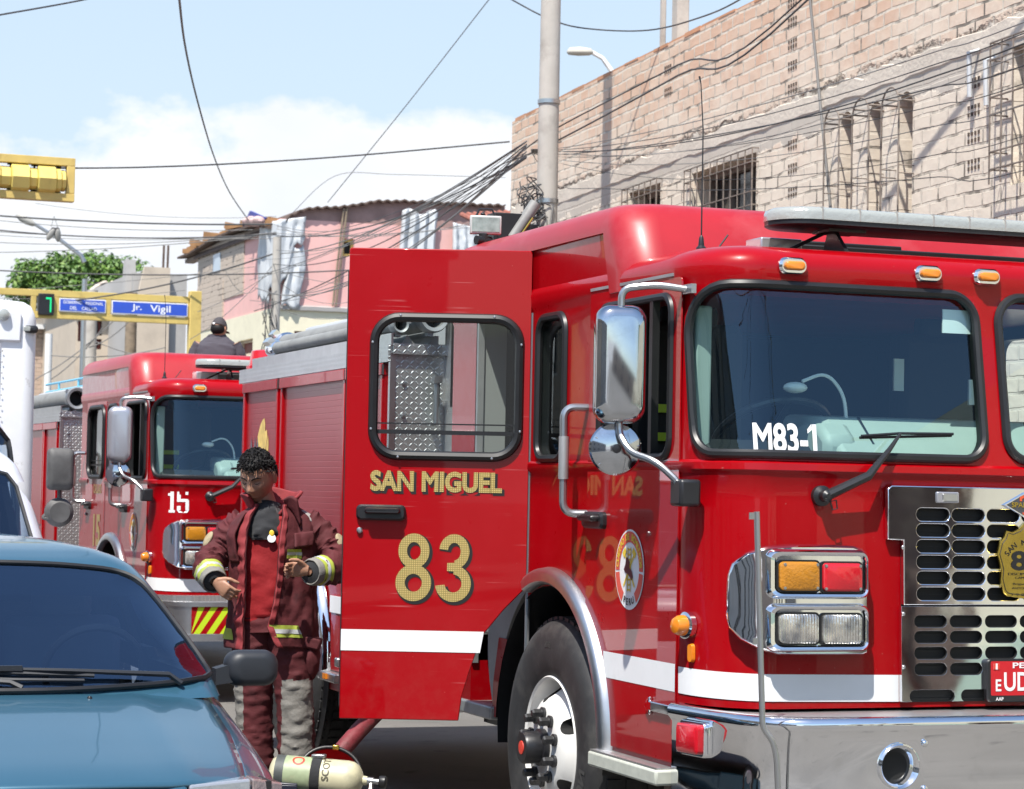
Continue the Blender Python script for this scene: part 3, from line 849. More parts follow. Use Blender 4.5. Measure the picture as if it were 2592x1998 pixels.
# side shed of the pink house against the brick building
sh = thing('tiled_shed', 'small pale blue shed with a red tiled eave beside the brick building', 'shed')
a = onY(1236, 552, 36); b = onY(1276, 548, 36)
s_ = MB(); s_.box(((a.x + b.x) / 2 + .2, 36.5, a.z - 3.3), (b.x - a.x + .4, 1, 2 * a.z - 6.5)); s_.build('wall', mat('pale_blue_wall', (.50, .56, .66), .8), sh, 0)
s_ = MB()
for k in range(9):
    t = k / 8; s_.cyl((a.x - .25 + (b.x - a.x + .6) * t, 35.7, a.z - .08 + .10 * t - .05), (a.x - .25 + (b.x - a.x + .6) * t, 36.6, a.z + .10 + .10 * t), .045, n=8)
s_.build('tiled_eave', mat('roof_tile', (.28, .10, .07), .8, var=.3), sh)


# --- small houses farther down the street on the left
def far_house(name, label, px0, px1, ytop, Y, m, wnds=(), roof=None, depth=8):
    h = thing(name, label, 'house'); x0, z1 = hy(px0, ytop, Y); x1, _ = hy(px1, ytop, Y)
    fn = lambda u, v, d: Vector((u, Y + d, v))
    cuts = []
    for a, b, c, d, *_ in wnds:
        u0, w1 = hy(a, c, Y); u1, w0 = hy(b, d, Y); cuts.append((sq(u0, u1, w0, w1), fn, .25))
    walls(h, x0, x1, Y, Y + depth, -1, z1, m, cuts)
    for a, b, c, d, fm, pm in wnds:
        u0, w1 = hy(a, c, Y); u1, w0 = hy(b, d, Y); opening(h, 'window', u0 + .02, u1 - .02, w0 + .02, w1 - .02, fn, frame=fm, pane=pm, deep=.18)
    if roof:
        r = MB(); r.box(((x0 + x1) / 2, Y + depth / 2 - .1, z1 + .06), (x1 - x0 + .3, depth + .4, .12)); r.build('roof', roof, h, 0)
    return h, x0, x1, z1
far_house('brick_house', 'low pinkish brick house under the far left end of the yellow sign gantry', 40, 198, 832, 62, BRICKX, (), WHITEP)
far_house('plastered_house', 'beige plastered house with dark red shutters under the blue signs', 194, 300, 770, 57, BEIGE, ((198, 222, 812, 865, MAROON, MAROON), (238, 258, 812, 850, MAROON, FIN), (240, 257, 858, 885, MAROON, MAROON)), GREYP)
h_, a_, b_, z_ = far_house('plastered_house', 'pale house capped by a sagging canvas between the tree and the gantry', 222, 335, 742, 60, BEIGE, ())
cv = MB()
def canv(u, v):
    x = a_ + (b_ - a_) * u; return Vector((x, 59.8 + 3 * v, z_ + .35 * math.sin(PI * min(1, u * 1.15)) * (1 - .3 * v) + .08 * fbm((u * 6, v * 3, 2), 1, 3) - .05))
cv.grid(canv, 24, 8); cv.build('canvas_roof', mat('canvas', (.56, .47, .40), .85, var=.08), h_, 60, solid=.04)
h_, a_, b_, z_ = far_house('concrete_house', 'unfinished concrete house with bare reinforcing bars left of the pink house', 338, 474, 690, 54, GREYP, ())
up = MB(); x0, z0 = hy(338, 760, 53.9); x1, z1 = hy(428, 680, 53.9)
up.prism([(x0, z0 - 3), (x1, z0 - 3), (x1, z1), (x1 - .6, z1), (x0 + .1, z0 + .25)], lambda u, v, d: Vector((u, 53.9 - .15 + d, v)), 0, .14); up.build('gable', BEIGE, h_, 0)
ir = MB()
for px in (417, 428): x, z = hy(px, 690, 54); ir.tube([(x, 54.2, z - .2), (x + .01, 54.2, z + .65)], .03, 5)
ir.build('reinforcing_bars', RUST, h_)
ch_ = MB(); x, z = hy(335, 720, 54); ch_.box((x, 54.4, z), (.32, .4, 1.2), taper=.7); ch_.build('chimney', GREYP, h_, 0)

# --- unseen houses, added only to be mirrored in glass, paint and chrome
def plain_house(name, label, x0, x1, y0, y1, z1, m, face, n, wm=WGL, storeys=2):
    h = thing(name, label, 'house')
    fn = (lambda u, v, d: Vector((x1 - d, u, v))) if face == 'X' else (lambda u, v, d: Vector((u, y1 - d, v)))
    a, b = (y0, y1) if face == 'X' else (x0, x1)
    W = []
    for s_ in range(storeys):
        for k in range(n):
            c = a + (b - a) * (k + .5) / n; W.append((c - .6, c + .6, .9 + 3.0 * s_, 2.3 + 3.0 * s_))
    walls(h, x0, x1, y0, y1, -.3, z1, m, [(sq(*w[:2], *w[2:]), fn, .25) for w in W])
    for w in W: opening(h, 'window', w[0] + .02, w[1] - .02, w[2] + .02, w[3] - .02, fn, frame=WHITEP, pane=wm, deep=.15, mull=2)
    r = MB(); r.box(((x0 + x1) / 2, (y0 + y1) / 2, z1 + .07), (x1 - x0 + .3, y1 - y0 + .3, .14)); r.build('roof', GREYP, h, 0)
plain_house('plastered_house', 'unseen beige two storey house added across the street to be reflected in the engine paint', -17, -9.5, 5, 25, 6.2, BEIGE, 'X', 6)
plain_house('plastered_house', 'unseen grey two storey house added across the street behind the camera', -17, -9.5, -22, 4.6, 6.0, GREYP, 'X', 7)
plain_house('plastered_house', 'unseen tan brick house added beyond the crossing across the street', -17, -9.5, 41, 66, 6.2, BRICK2, 'X', 5)
plain_house('plastered_house', 'unseen brick house added to close the street behind the camera', -9, 24, -52, -44, 6.0, BRICKX, 'Y', 6)


# ---------------------------------------------------------------- poles, lamps, gantries
def pole(name, label, x, y, z0, z1, r0, r1, m=POLE, cat='pole', group='utility poles'):
    t = thing(name, label, cat, (x, y, gz(y)), 0, group)
    p = MB(); p.tube([(0, 0, z0 - .2), (0, 0, z1 * .5), (0, 0, z1)], [r0, (r0 + r1) / 2, r1], 24); p.build('shaft', m, t, 60)
    return t
pm_ = atD(1383, 600, 22.74); MAINP = pm_
mp = pole('utility_pole', 'tall pale concrete pole in front of the brick building with cables tied to it', pm_.x, pm_.y, 0, 9.6, .115, .088)
cl = MB()
for z in (5.52, 4.55): cl.lathe([(.108, -.02), (.112, -.02), (.112, .02), (.108, .02)], (0, 0, z), (0, 0, 1), 24)
cl.build('clamp_band', STEEL, mp)
jk = MB()
for k in range(18):
    a = random.uniform(0, 6.28); c0 = Vector((-.12, -.05, 4.45 + random.uniform(-.12, .18)))
    pts = [c0 + Vector((random.uniform(-.22, .12), random.uniform(-.08, .05), random.uniform(-.15, .15))) for _ in range(5)]
    jk.tube(arc_path(pts, .08, 4), .006, 5)
jk.box((-.14, -.03, 4.46), (.09, .05, .07)); jk.box((-.2, -.02, 4.40), (.05, .05, .09)); jk.build('cable_knot', CABLE, mp)
cd = MB(); cd.tube([(.02, -.115, 4.5), (-.04, -.112, 4.0), (.02, -.112, 3.2), (.05, -.11, .4)], .010, 6); cd.tube([(-.05, -.11, 4.4), (.03, -.112, 3.8), (.06, -.10, 3.0)], .006, 6); cd.build('down_cable', CABLEG, mp)
bpp = pole('utility_pole', 'concrete pole behind the camera mirrored in the windscreens', 7.9, -4.5, 0, 9.4, .13, .10)
p = atD(697, 800, 38.5); sp_ = pole('utility_pole', 'thin grey concrete pole before the corner of the pink house', p.x, p.y, 0, atD(697, 600, 38.5).z - gz(p.y), .085, .07)
ck = MB()
for k in range(9):
    c0 = Vector((-.12, -.05, 4.5 + random.uniform(-.5, .4))); pts = [c0 + Vector((random.uniform(-.14, .14), random.uniform(-.06, .03), .34 * (q_ - 1.5) * random.uniform(.4, 1))) for q_ in range(4)]
    ck.tube(arc_path(pts, .1, 4), .008, 5)
ck.box((.1, -.06, 3.15), (.12, .1, .12)); ck.build('cable_knot', CABLE, sp_)
p = atD(229, 850, 50); pole('utility_pole', 'grey concrete pole standing between the two far houses under the small blue sign', p.x, p.y, 0, atD(229, 690, 50).z, .14, .13)
p = atD(331, 850, 50); pole('timber_pole', 'dark weathered timber pole under the large blue sign', p.x, p.y, 0, atD(331, 697, 50).z, .14, .12, WOOD)
p = atD(124, 850, 52); pole('steel_pole', 'slim white steel pole in front of the far brick house', p.x, p.y, 0, atD(124, 800, 52).z, .08, .08, WHITEP)
# street lamps
p = atD(213, 760, 48); L1 = pole('street_lamp', 'street lamp on a bent thin arm left of the tree top', p.x, p.y, 0, atD(213, 662, 48).z, .07, .05, STEEL, 'street lamp', 'street lamps')
def rel(px, py, D, o): q = atD(px, py, D); return Vector((q.x - o.location.x, q.y - o.location.y, q.z - o.location.z))
a = MB(); a.tube([rel(213, 664, 48, L1), rel(206, 648, 48, L1), rel(150, 606, 48, L1), rel(85, 566, 48, L1)], [.05, .045, .04, .035], 8); a.build('arm', STEEL, L1)
a = MB(); h0, h1 = rel(88, 568, 48, L1), rel(40, 546, 48, L1); dv = h1 - h0
a.loops([[h0 + dv * t + Vector((0, w * math.cos(b), w * 1.0 * math.sin(b))) for b in [2 * PI * k / 12 for k in range(12)]] for t, w in ((0, .04), (.15, .07), (.5, .09), (.8, .075), (1, .02))]); a.build('lamp_head', mat('lamp_grey', (.36, .35, .32), .6), L1, 50)
p = atD(1560, 300, 30.5); L2 = pole('street_lamp', 'street lamp head reaching out above the brick roof line', p.x, p.y, 0, atD(1560, 215, 30.5).z, .06, .05, STEEL, 'street lamp', 'street lamps')
a = MB(); a.tube([rel(1560, 220, 30.5, L2), rel(1548, 180, 30.5, L2), rel(1525, 148, 30.5, L2), rel(1497, 132, 30.5, L2)], [.04, .035, .03, .03], 8); a.build('arm', WHITEP, L2)
a = MB(); h0, h1 = rel(1499, 134, 30.5, L2), rel(1436, 132, 30.5, L2); dv = h1 - h0
a.loops([[h0 + dv * t + Vector((0, w * 1.2 * math.cos(b), w * math.sin(b) * (1.0 if math.sin(b) > 0 else .6))) for b in [2 * PI * k / 12 for k in range(12)]] for t, w in ((0, .03), (.1, .06), (.5, .075), (.9, .06), (1, .02))]); hd = a.build('lamp_head', mat('lamp_cream', (.50, .48, .42), .6), L2, 50)


def gantry_frame(t, Y, corners, bar_px):
    """rectangular frame of square tube; corners as pixel TL, TR, BR, BL on the plane"""
    P = [onY(px, py, Y) - t.location for px, py in corners]
    return P
# the sign gantry on the far side of the crossing
GY = 39.6
gp0 = onY(492, 800, GY)
G1 = thing('sign_gantry', 'yellow steel gantry carrying two blue street signs and a traffic light', 'gantry', (gp0.x, GY, gz(GY)))
def gl(px, py, d=0): q = onY(px, py, GY); return Vector((q.x - gp0.x, d, q.z - gz(GY)))
pw = .10
po = MB(); po.box((0, 0, gl(492, 738).z / 2), (.20, .20, gl(492, 738).z)); po.build('post', YEL, G1, bevel=.01)
bz1, bz0 = gl(250, 741).z, gl(250, 812).z
xl = gl(-420, 760).x
bb = MB()
for z in (bz1 - .055, bz0 + .055): bb.box(((xl - .11) / 2, 0, z), (-xl - .11, .12, .11))
for px in (84, 142, 273, 477): bb.box((gl(px, 770).x, 0, (bz1 + bz0) / 2), (.085, .115, bz1 - bz0 - .22))
bb.build('beam', YEL, G1, bevel=.006)
p2 = MB(); p2.box((xl - .1, 0, bz1 / 2), (.20, .20, bz1)); p2.build('far_post', YEL, G1)
def blue_sign(px0, px1, lines, nm, lab):
    x0, x1 = gl(px0, 775).x, gl(px1, 775).x; z0, z1 = bz0 + .125, bz1 - .13
    s_ = MB(); s_.box(((x0 + x1) / 2, -.075, (z0 + z1) / 2), (x1 - x0, .02, z1 - z0)); so = s_.build(nm, WHTI, G1, bevel=.004)
    f = MB(); f.box(((x0 + x1) / 2, -.0865, (z0 + z1) / 2), (x1 - x0 - .03, .003, z1 - z0 - .03)); f.build('sign_face', BLUE, so, 0)
    t = MB()
    for s, u0, u1, v0, v1, b in lines: fit_text(t, s, lambda x, y, o: Vector((x, -.0895, y)), x0 + (x1 - x0) * u0, x0 + (x1 - x0) * u1, z0 + (z1 - z0) * v0, z0 + (z1 - z0) * v1, bold=b)
    t.build('sign_lettering', WHTI, so, 0)
blue_sign(148, 266, (('GOBIERNO', .08, .48, .60, .84, .01), ('REGIONAL', .56, .94, .58, .82, .01), ('DEL', .23, .38, .17, .42, .01), ('CALLAO', .48, .80, .15, .40, .01)), 'small_sign', '')
blue_sign(281, 473, (('Jr.', .26, .39, .22, .80, .015), ('Vigil', .50, .77, .10, .80, .015)), 'street_sign', '')
tl = MB(); c = gl(114, 778); tl.box((c.x, -.05, (bz0 + bz1) / 2 - .01), (.26, .18, .36)); to = tl.build('traffic_light', BLK, G1, bevel=.01)
tl = MB(); tl.box((c.x + .07, -.142, (bz0 + bz1) / 2 - .02), (.022, .006, .24)); tl.box((c.x + .035, -.142, (bz0 + bz1) / 2 + .09), (.09, .006, .03))
gm_ = NG('green_signal'); gm_.n('Emission'); em = gm_.n('Emission', Color=(.02, .75, .28), Strength=.9); gm_.t.links.new(em.outputs[0], gm_.out.inputs[0])
tl.build('green_digits', gm_.m, to, 0)
# the signal gantry on the near side, seen from behind
SY = 26.0
sp0 = onY(186, 512, SY)
G2 = thing('signal_gantry', 'yellow framed row of traffic lights hanging high at the left edge', 'traffic light', (sp0.x, SY, gz(SY)))
def sl_(px, py): q = onY(px, py, SY); return Vector((q.x - sp0.x, 0, q.z - gz(SY)))
zt_, zb_ = sl_(100, 397).z, sl_(100, 508).z; xl2 = -7.5
fr = MB()
for z in (zt_ - .045, zb_ + .045): fr.box((xl2 / 2, 0, z), (-xl2, .12, .09))
fr.box((-.045, 0, (zt_ + zb_) / 2), (.09, .118, zt_ - zb_ - .182)); fr.box((xl2, 0, zb_ / 2 + .3), (.2, .2, zb_ + .8)); fr.build('frame', YEL, G2, bevel=.006)
zc_ = (zt_ + zb_) / 2 - .01; xe = -.10
for w_, r_ in ((.05, .12), (.06, .14), (.20, .165), (.09, .125), (.20, .165), (.12, .125), (.20, .165), (.12, .125), (.20, .165), (.12, .12), (.2, .165)):
    s_ = MB(); s_.lathe([(r_ * .9, 0), (r_, .01), (r_, w_ - .01), (r_ * .9, w_)], (xe - w_, 0, zc_), (1, 0, 0), 8); s_.build('visor', YELP, G2, 20); xe -= w_
hk = MB()
for k in range(6):
    for z in (zt_ - .10, zb_ + .10): hk.box((-.18 - .26 * k, 0, z), (.07, .03, .02)); hk.box((-.18 - .26 * k, 0, z + (.02 if z < zc_ else -.02)), (.02, .03, .06))
hk.build('hanger', FIN, G2)

# ---------------------------------------------------------------- tree over the roofs
TR = thing('leafy_tree', 'broad leafy green tree crown rising behind the yellow sign gantry', 'tree', (0, 0, 0))
tc = atD(215, 735, 78)
LEAF = [mat('leaf_green_%d' % k, c, .55, var=.2, vscale=1.0) for k, c in enumerate(((.10, .19, .03), (.065, .14, .022), (.15, .24, .04)))]
tk = MB(); tk.tube([(tc.x, tc.y, gz(90)), (tc.x + .1, tc.y, 3.5), (tc.x, tc.y, 6.2)], [.3, .22, .14], 10)
for k in range(9):
    a = 2 * PI * k / 9; tk.tube([(tc.x, tc.y, 4.5 + .2 * k), (tc.x + 1.2 * math.cos(a), tc.y + 1.0 * math.sin(a), 6.5), (tc.x + 2.1 * math.cos(a), tc.y + 1.5 * math.sin(a), 7.6 + .5 * math.sin(3 * a))], [.1, .07, .03], 6)
tk.build('trunk', WOOD, TR)
lv = MB(); rnd = random.Random(3)
cl_ = []
for k in range(150):
    a = rnd.uniform(0, 2 * PI); e = rnd.uniform(-.4, 1); r = rnd.uniform(.65, 1.0)
    cl_.append(Vector((2.55 * r * math.cos(a) * math.sqrt(1 - min(1, abs(e)) ** 2 * .9), 1.8 * r * math.sin(a) * math.sqrt(1 - min(1, abs(e)) ** 2 * .9), 1.35 * r * e)))
for c in cl_:
    sz = rnd.uniform(.32, .55)
    for j in range(95):
        d = Vector((rnd.gauss(0, 1), rnd.gauss(0, 1), rnd.gauss(0, 1))).normalized() * sz * rnd.uniform(.5, 1)
        q = Vector((tc.x, tc.y, 7.85)) + c + d; n = (d.normalized() + Vector((rnd.uniform(-.5, .5), rnd.uniform(-.5, .5), rnd.uniform(0, .9)))).normalized()
        u = n.orthogonal().normalized(); u = Matrix.Rotation(rnd.uniform(0, 6.28), 3, n) @ u; w = n.cross(u); L_ = rnd.uniform(.06, .115); W2 = L_ * .5
        lv.cur = rnd.choice((0, 0, 1, 1, 2)); lv.add([q - u * L_, q + w * W2, q + u * L_, q - w * W2], [(0, 1, 2, 3)])
lv.build('crown', LEAF, TR, 0, recalc=False)
t2 = thing('leafy_tree', 'unseen leafy street tree added behind the camera to be reflected in the chrome grille', 'tree', (9.6 - tc.x, -17 - tc.y, -2.9)); [link(o.name.split('.')[0], o.data, t2) for o in list(TR.children)]  # unseen tree added to put dark green into the chrome's reflections
rail = MB()
for z in (2.74, 2.66): rail.tube([(-.75, 4.0, z), (-.75, 7.0, z)], .012, 6)
for y in (4.3, 5.3, 6.3): rail.tube([(-.75, y, 2.4), (-.75, y, 2.74)], .012, 6)
RAILM = mat('light_blue_pipe', (.16, .48, .66), .4)
# ---------------------------------------------------------------- fire engines
W_, A0, EX, EY = 1.17, .93, .24, .33
_cx = []; _acc = A0
for _k in range(41):
    _t = .5 * PI * _k / 40
    x_, y_ = A0 + EX * math.sin(_t), EY * (1 - math.cos(_t))
    if _k: _acc += math.hypot(x_ - _cx[-1][1], y_ - _cx[-1][2])
    _cx.append((_acc, x_, y_, _t))
S1 = _acc


def rake(z):
    if z < 1.72: return .03 * (z - .85) / .87
    return .03 + .16 * (min(z, 2.42) - 1.72)


def S(s, z, off=0.0):
    """cab surface: s is the way round the outline from the middle of the front, z the height"""
    sg = -1 if s < 0 else 1; a = abs(s)
    if a < A0: x, y, nx, ny = a, 0, 0, -1
    elif a < S1:
        k = min(39, int((a - A0) / (S1 - A0) * 40))
        while k > 0 and _cx[k][0] > a: k -= 1
        while k < 39 and _cx[k + 1][0] < a: k += 1
        f = (a - _cx[k][0]) / (_cx[k + 1][0] - _cx[k][0])
        x = _cx[k][1] + f * (_cx[k + 1][1] - _cx[k][1]); y = _cx[k][2] + f * (_cx[k + 1][2] - _cx[k][2]); t = _cx[k][3] + f * (_cx[k + 1][3] - _cx[k][3])
        nx, ny = math.sin(t) / EX, -math.cos(t) / EY; n = math.hypot(nx, ny); nx /= n; ny /= n
    else: x, y, nx, ny = W_, EY + a - S1, 1, 0
    w = 1 if a < S1 else max(0, 1 - (a - S1) / 2.5)
    return Vector((sg * (x + nx * off), y + ny * off + rake(z) * w, z))


def SL(y, z, off=0.0):          # left flank as a flat sheet
    return Vector((-W_ - off, y, z))


def outline(z, off, ny=3.0, rear=True):
    ss = [-(S1 + .0)] + [-(A0 + (S1 - A0) * (1 - k / 14)) for k in range(1, 15)] + [-.62, -.31, 0, .31, .62] + [(A0 + (S1 - A0) * k / 14) for k in range(0, 14)] + [S1]
    P = [S(s, z, off) for s in ss]
    w = W_ + off
    P = [Vector((-w, ny + off, z)), Vector((-w, 2.2, z)), Vector((-w, 1.2, z))] + P + [Vector((w, 1.2, z)), Vector((w, 2.2, z)), Vector((w, ny + off, z))]
    return P


def cab_shell():
    mb = MB(); rows = []
    for z, off in ((.60, 0), (.80, 0), (1.0, 0), (1.3, 0), (1.6, 0), (1.70, 0), (1.715, .012), (1.74, .012), (1.75, 0), (1.95, 0), (2.2, 0), (2.40, 0), (2.43, .008), (2.47, .012), (2.50, .004), (2.525, -.02), (2.545, -.06), (2.556, -.12), (2.56, -.2)):
        rows.append(outline(z, off))
    mb.loops(rows)
    me = mb.mesh('cab', RED, 40)
    inn = MB(); inn.loops([outline(z, -.05, 2.92) for z in (.95, 1.7, 2.0, 2.42, 2.48)])
    cut = [inn.mesh('in', DARK)]
    for sg in (-1, 1):          # the two windscreens
        c = MB(); P = [(S(u, v, 0).x, v) for u, v in densify(rrect(-1.262, -.048, 1.772, 2.402, (.10, .09, .11, .20), 8), .04)]
        c.prism(P, lambda u, v, d: Vector((u if sg < 0 else -u, d, v)), -.3, .50)
        cut.append(c.mesh('c', RUB))
    c = MB(); c.prism(rrect(.43, 1.12, 1.765, 2.365, .07), lambda u, v, d: Vector((d, u, v)), -1.4, 1.4); cut.append(c.mesh('c', RUB))
    c = MB(); c.prism(rrect(1.53, 1.84, 1.765, 2.365, .07), lambda u, v, d: Vector((d, u, v)), -1.4, 1.4); cut.append(c.mesh('c', RUB))
    c = MB(); c.prism([(1.955, 2.40), (2.66, 2.40), (2.66, .96), (1.955, .96)], lambda u, v, d: Vector((d, u, v)), -1.4, -.9); cut.append(c.mesh('c', DARK))
    c = MB(); c.prism([(1.99, 1.24), (2.655, 1.24), (2.655, .5), (2.36, .5), (2.35, .75), (2.29, .95), (2.16, 1.12)], lambda u, v, d: Vector((d, u, v)), -1.4, -.78); cut.append(c.mesh('c', RED))
    c = MB(); c.cyl((-1.5, 1.65, .56), (-.62, 1.65, .56), .66, n=40); cut.append(c.mesh('c', RUB))
    c = MB(); c.cyl((1.5, 1.65, .56), (.62, 1.65, .56), .66, n=40); cut.append(c.mesh('c', RUB))
    c = MB(); c.box((0, -.02, .70), (3.2, .60, .30)); cut.append(c.mesh('c', RUB))
    return boolean(me, cut, smooth=40)


def raised_roof():
    mb = MB(); rows = []
    for z, ins in ((2.42, 0), (2.50, 0), (2.62, 0), (2.70, .004), (2.745, .018), (2.775, .045), (2.793, .085), (2.80, .15)):
        y0 = .80 + .52 * (max(z, 2.48) - 2.48); w = W_ + .015 - ins
        R = .16
        P = []
        for (cx, cy, a0) in ((-w + R, y0 + ins * .8 + R, PI), (w - R, y0 + ins * .8 + R, 1.5 * PI), (w - .05, 3.03 - ins - .05, 0), (-w + .05, 3.03 - ins - .05, .5 * PI)):
            q = R if a0 in (PI, 1.5 * PI) else .05
            for k in range(9):
                a = a0 + .5 * PI * k / 8; P.append(Vector((cx + q * math.cos(a), cy + q * math.sin(a), z)))
        rows.append(P)
    mb.loops(rows)
    me = mb.mesh('roof', RED_ROOF, 50)
    cut = []
    for sg in (-1, 1):
        c = MB(); c.prism([(1.02, 2.38), (1.115, 2.672), (3.2, 2.672), (3.2, 2.38)], lambda u, v, d: Vector((sg * d, u, v)), W_ + .002, W_ + .3); cut.append(c.mesh('c', RED))
    return boolean(me, cut, smooth=50)


def gasket(mb, poly, fn, r=.016, off=.006):
    P = densify(poly, .05)
    mb.tube([fn(u, v, off) for u, v in P], r, 8, closed=True)


def stack(mb, fn, rings):
    mb.loops([[fn(u, v, o) for u, v in P] for P, o in rings], False, True)


def scale_poly(P, k, dx=0, dy=0):
    cx = sum(p[0] for p in P) / len(P); cy = sum(p[1] for p in P) / len(P)
    return [(cx + (p[0] - cx) * k + dx, cy + (p[1] - cy) * k + dy) for p in P]


def wheel(parent, cx, cy, cz, R, name='wheel', steer=True, letters=False):
    w = thing(name, None, None); w.parent = parent; w.location = (cx, cy, cz)
    ax = (-1, 0, 0)
    t = MB()
    k = R / .54
    prof = [(.292, -.02), (.298, .0), (.315, .012), (.36, .022), (.44, .026), (.485, .018), (.512, .0), (.53, -.025), (.538, -.05), (.54, -.15), (.535, -.27), (.52, -.295), (.45, -.31), (.31, -.30), (.292, -.28)]
    t.lathe([(r * k, h) for r, h in prof], (0, 0, 0), ax, 72, caps=False)
    # shoulder lugs and tread blocks
    for i in range(54):
        a = 2 * PI * i / 54
        for h0, dz in ((-.06, .055), (-.15, .07), (-.24, .055)):
            c = Vector((-h0, (.541 * k) * math.sin(a), (.541 * k) * math.cos(a)))
            t.box(c, (dz, .044, .014), Matrix.Rotation(-a, 3, 'X'))
    t.build('tyre', TYRE, w, 35)
    if letters:
        l = MB()
        def onside(x, y, off):
            a = math.radians(200) - x / (.415 * k); r = .415 * k + y
            return Vector((-.0275 - off, r * math.sin(a), r * math.cos(a)))
        put_text(l, 'SAILUN', .085, lambda x, y, o: Vector((-.028, -(.41 + y) * math.sin(-x / .41 + 2.03), (.41 + y) * math.cos(-x / .41 + 2.03))), bold=.004)
        put_text(l, 'S606', .035, lambda x, y, o: Vector((-.027, -(.43 + y) * math.sin(-x / .43), (.43 + y) * math.cos(-x / .43))), bold=.001)
        l.build('tyre_lettering', mat('raised_tyre_letters', (.052, .052, .05), .55), w, 0)
    r = MB()
    r.lathe([(.292 * k, -.13), (.300 * k, .004), (.294 * k, .012), (.284 * k, .004), (.276 * k, -.05), (.262 * k, -.075), (.240 * k, -.045), (.205 * k, .012), (.175 * k, .034), (.10, .036), (.05, .036)], (0, 0, 0), ax, 72)
    me = r.mesh('rim', WRIM, 30)
    cut = MB()
    for i in range(5):
        a = 2 * PI * (i + .15) / 5
        c = Vector((0, .222 * k * math.sin(a), .222 * k * math.cos(a)))
        cut.cyl(c + Vector((-.2, 0, 0)), c + Vector((.3, 0, 0)), .036 * k, n=18)
    r2 = link('rim', boolean(me, [cut.mesh('c', FIN)], smooth=35), w)
    if steer:
        h = MB(); h.lathe([(.078, .03), (.078, .06), (.068, .065), (.068, .125), (.062, .135), (.058, .135)], (0, 0, 0), ax, 28)
        h.lathe([(.056, .128), (.052, .131), (.02, .131)], (0, 0, 0), ax, 24)
        h.build('hub', BLK, w, 35)
        d = MB(); d.lathe([(.030, .129), (.028, .138), (.005, .140)], (0, 0, 0), ax, 20); d.build('hub_cap', REDI, w)
    n = MB(); n.lathe([(.024, .034), (.026, .045), (.026, .048), (.0195, .05), (.019, .052)], (0, 0, 0), ax, 18); n.lathe([(.0195, .05), (.0195, .085), (.014, .092)], (0, 0, 0), ax, 6)
    nm = n.mesh('nut', mat('dark_nut', (.05, .05, .052), .4, .6), 30)
    for i in range(10):
        a = 2 * PI * i / 10
        link('lug_nut', nm, w, loc=(0, .142 * math.sin(a), .142 * math.cos(a)))
    return w


def seal_emblem(mb_list, fn, cu, cz, ru, rz):
    """round service emblem: white rim, red ring with lettering, white field with ladder, axes and helmet"""
    wh, rd, ye, bk, pk = mb_list
    circ = lambda k: [(cu + ru * k * math.cos(2 * PI * i / 40), cz + rz * k * math.sin(2 * PI * i / 40)) for i in range(40)]
    patch(wh, circ(1.0), fn, .002, 3)
    def ringseg(mb, k0, k1, a0, a1, off, n=24):
        vs = []
        for i in range(n + 1):
            a = a0 + (a1 - a0) * i / n
            for k in (k0, k1): vs.append(fn(cu + ru * k * math.cos(a), cz + rz * k * math.sin(a), off))
        mb.add(vs, [(2 * i, 2 * i + 1, 2 * i + 3, 2 * i + 2) for i in range(n)])
    ringseg(rd, .68, .95, math.radians(-2), math.radians(182), .0035)
    ringseg(rd, .68, .95, math.radians(186), math.radians(238), .0035)
    ringseg(rd, .68, .95, math.radians(302), math.radians(354), .0035)
    s = 'CUERPO DE BOMBEROS'
    for i, ch in enumerate(s):
        if ch == ' ': continue
        a = math.radians(172 - 164 * i / (len(s) - 1))
        V, F = text_mesh(ch, ru * .22, bold=.0012)
        ye.add([fn(cu + (math.cos(a) * (ru * .81 + y) + math.sin(a) * x), cz + (math.sin(a) * (rz * .81 + y * rz / ru) - math.cos(a) * x * rz / ru), .005) for x, y in V], F)
    for i, ch in enumerate('PERU'):
        a = math.radians(249 + 14 * i)
        V, F = text_mesh(ch, ru * .24, bold=.001)
        bk.add([fn(cu + (math.cos(a) * (ru * .81 - y) - math.sin(a) * x), cz + (math.sin(a) * (rz * .81 - y * rz / ru) + math.cos(a) * x * rz / ru), .005) for x, y in V], F)
    def bar(mb, x0, y0, x1, y1, w, off):
        dx, dy = x1 - x0, y1 - y0; L = math.hypot(dx, dy); nx, ny = -dy / L * w, dx / L * w
        mb.add([fn(cu + ru * p, cz + rz * q, off) for p, q in ((x0 - nx, y0 - ny), (x1 - nx, y1 - ny), (x1 + nx, y1 + ny), (x0 + nx, y0 + ny))], [(0, 1, 2, 3)])
    for x in (-.10, .10): bar(ye, x, -.55, x, .55, .025, .0045)
    for i in range(9): bar(ye, -.10, -.5 + .125 * i, .10, -.5 + .125 * i, .02, .0045)
    bar(ye, -.38, -.42, .36, .42, .035, .004); bar(ye, .38, -.42, -.36, .42, .035, .004)
    bar(ye, -.42, .34, -.24, .50, .08, .0046); bar(ye, .42, .34, .24, .50, .08, .0046)
    patch(pk, [(cu + ru * (-.10 + .28 * px), cz + rz * (.02 + .28 * py)) for px, py in ((-.9, -.1), (-.5, -.35), (.2, -.5), (1.1, -1.0), (1.35, -.7), (1.1, -.2), (.55, .1), (.5, .6), (.1, 1.0), (-.35, .95), (-.5, .4))], fn, .0055, 2)


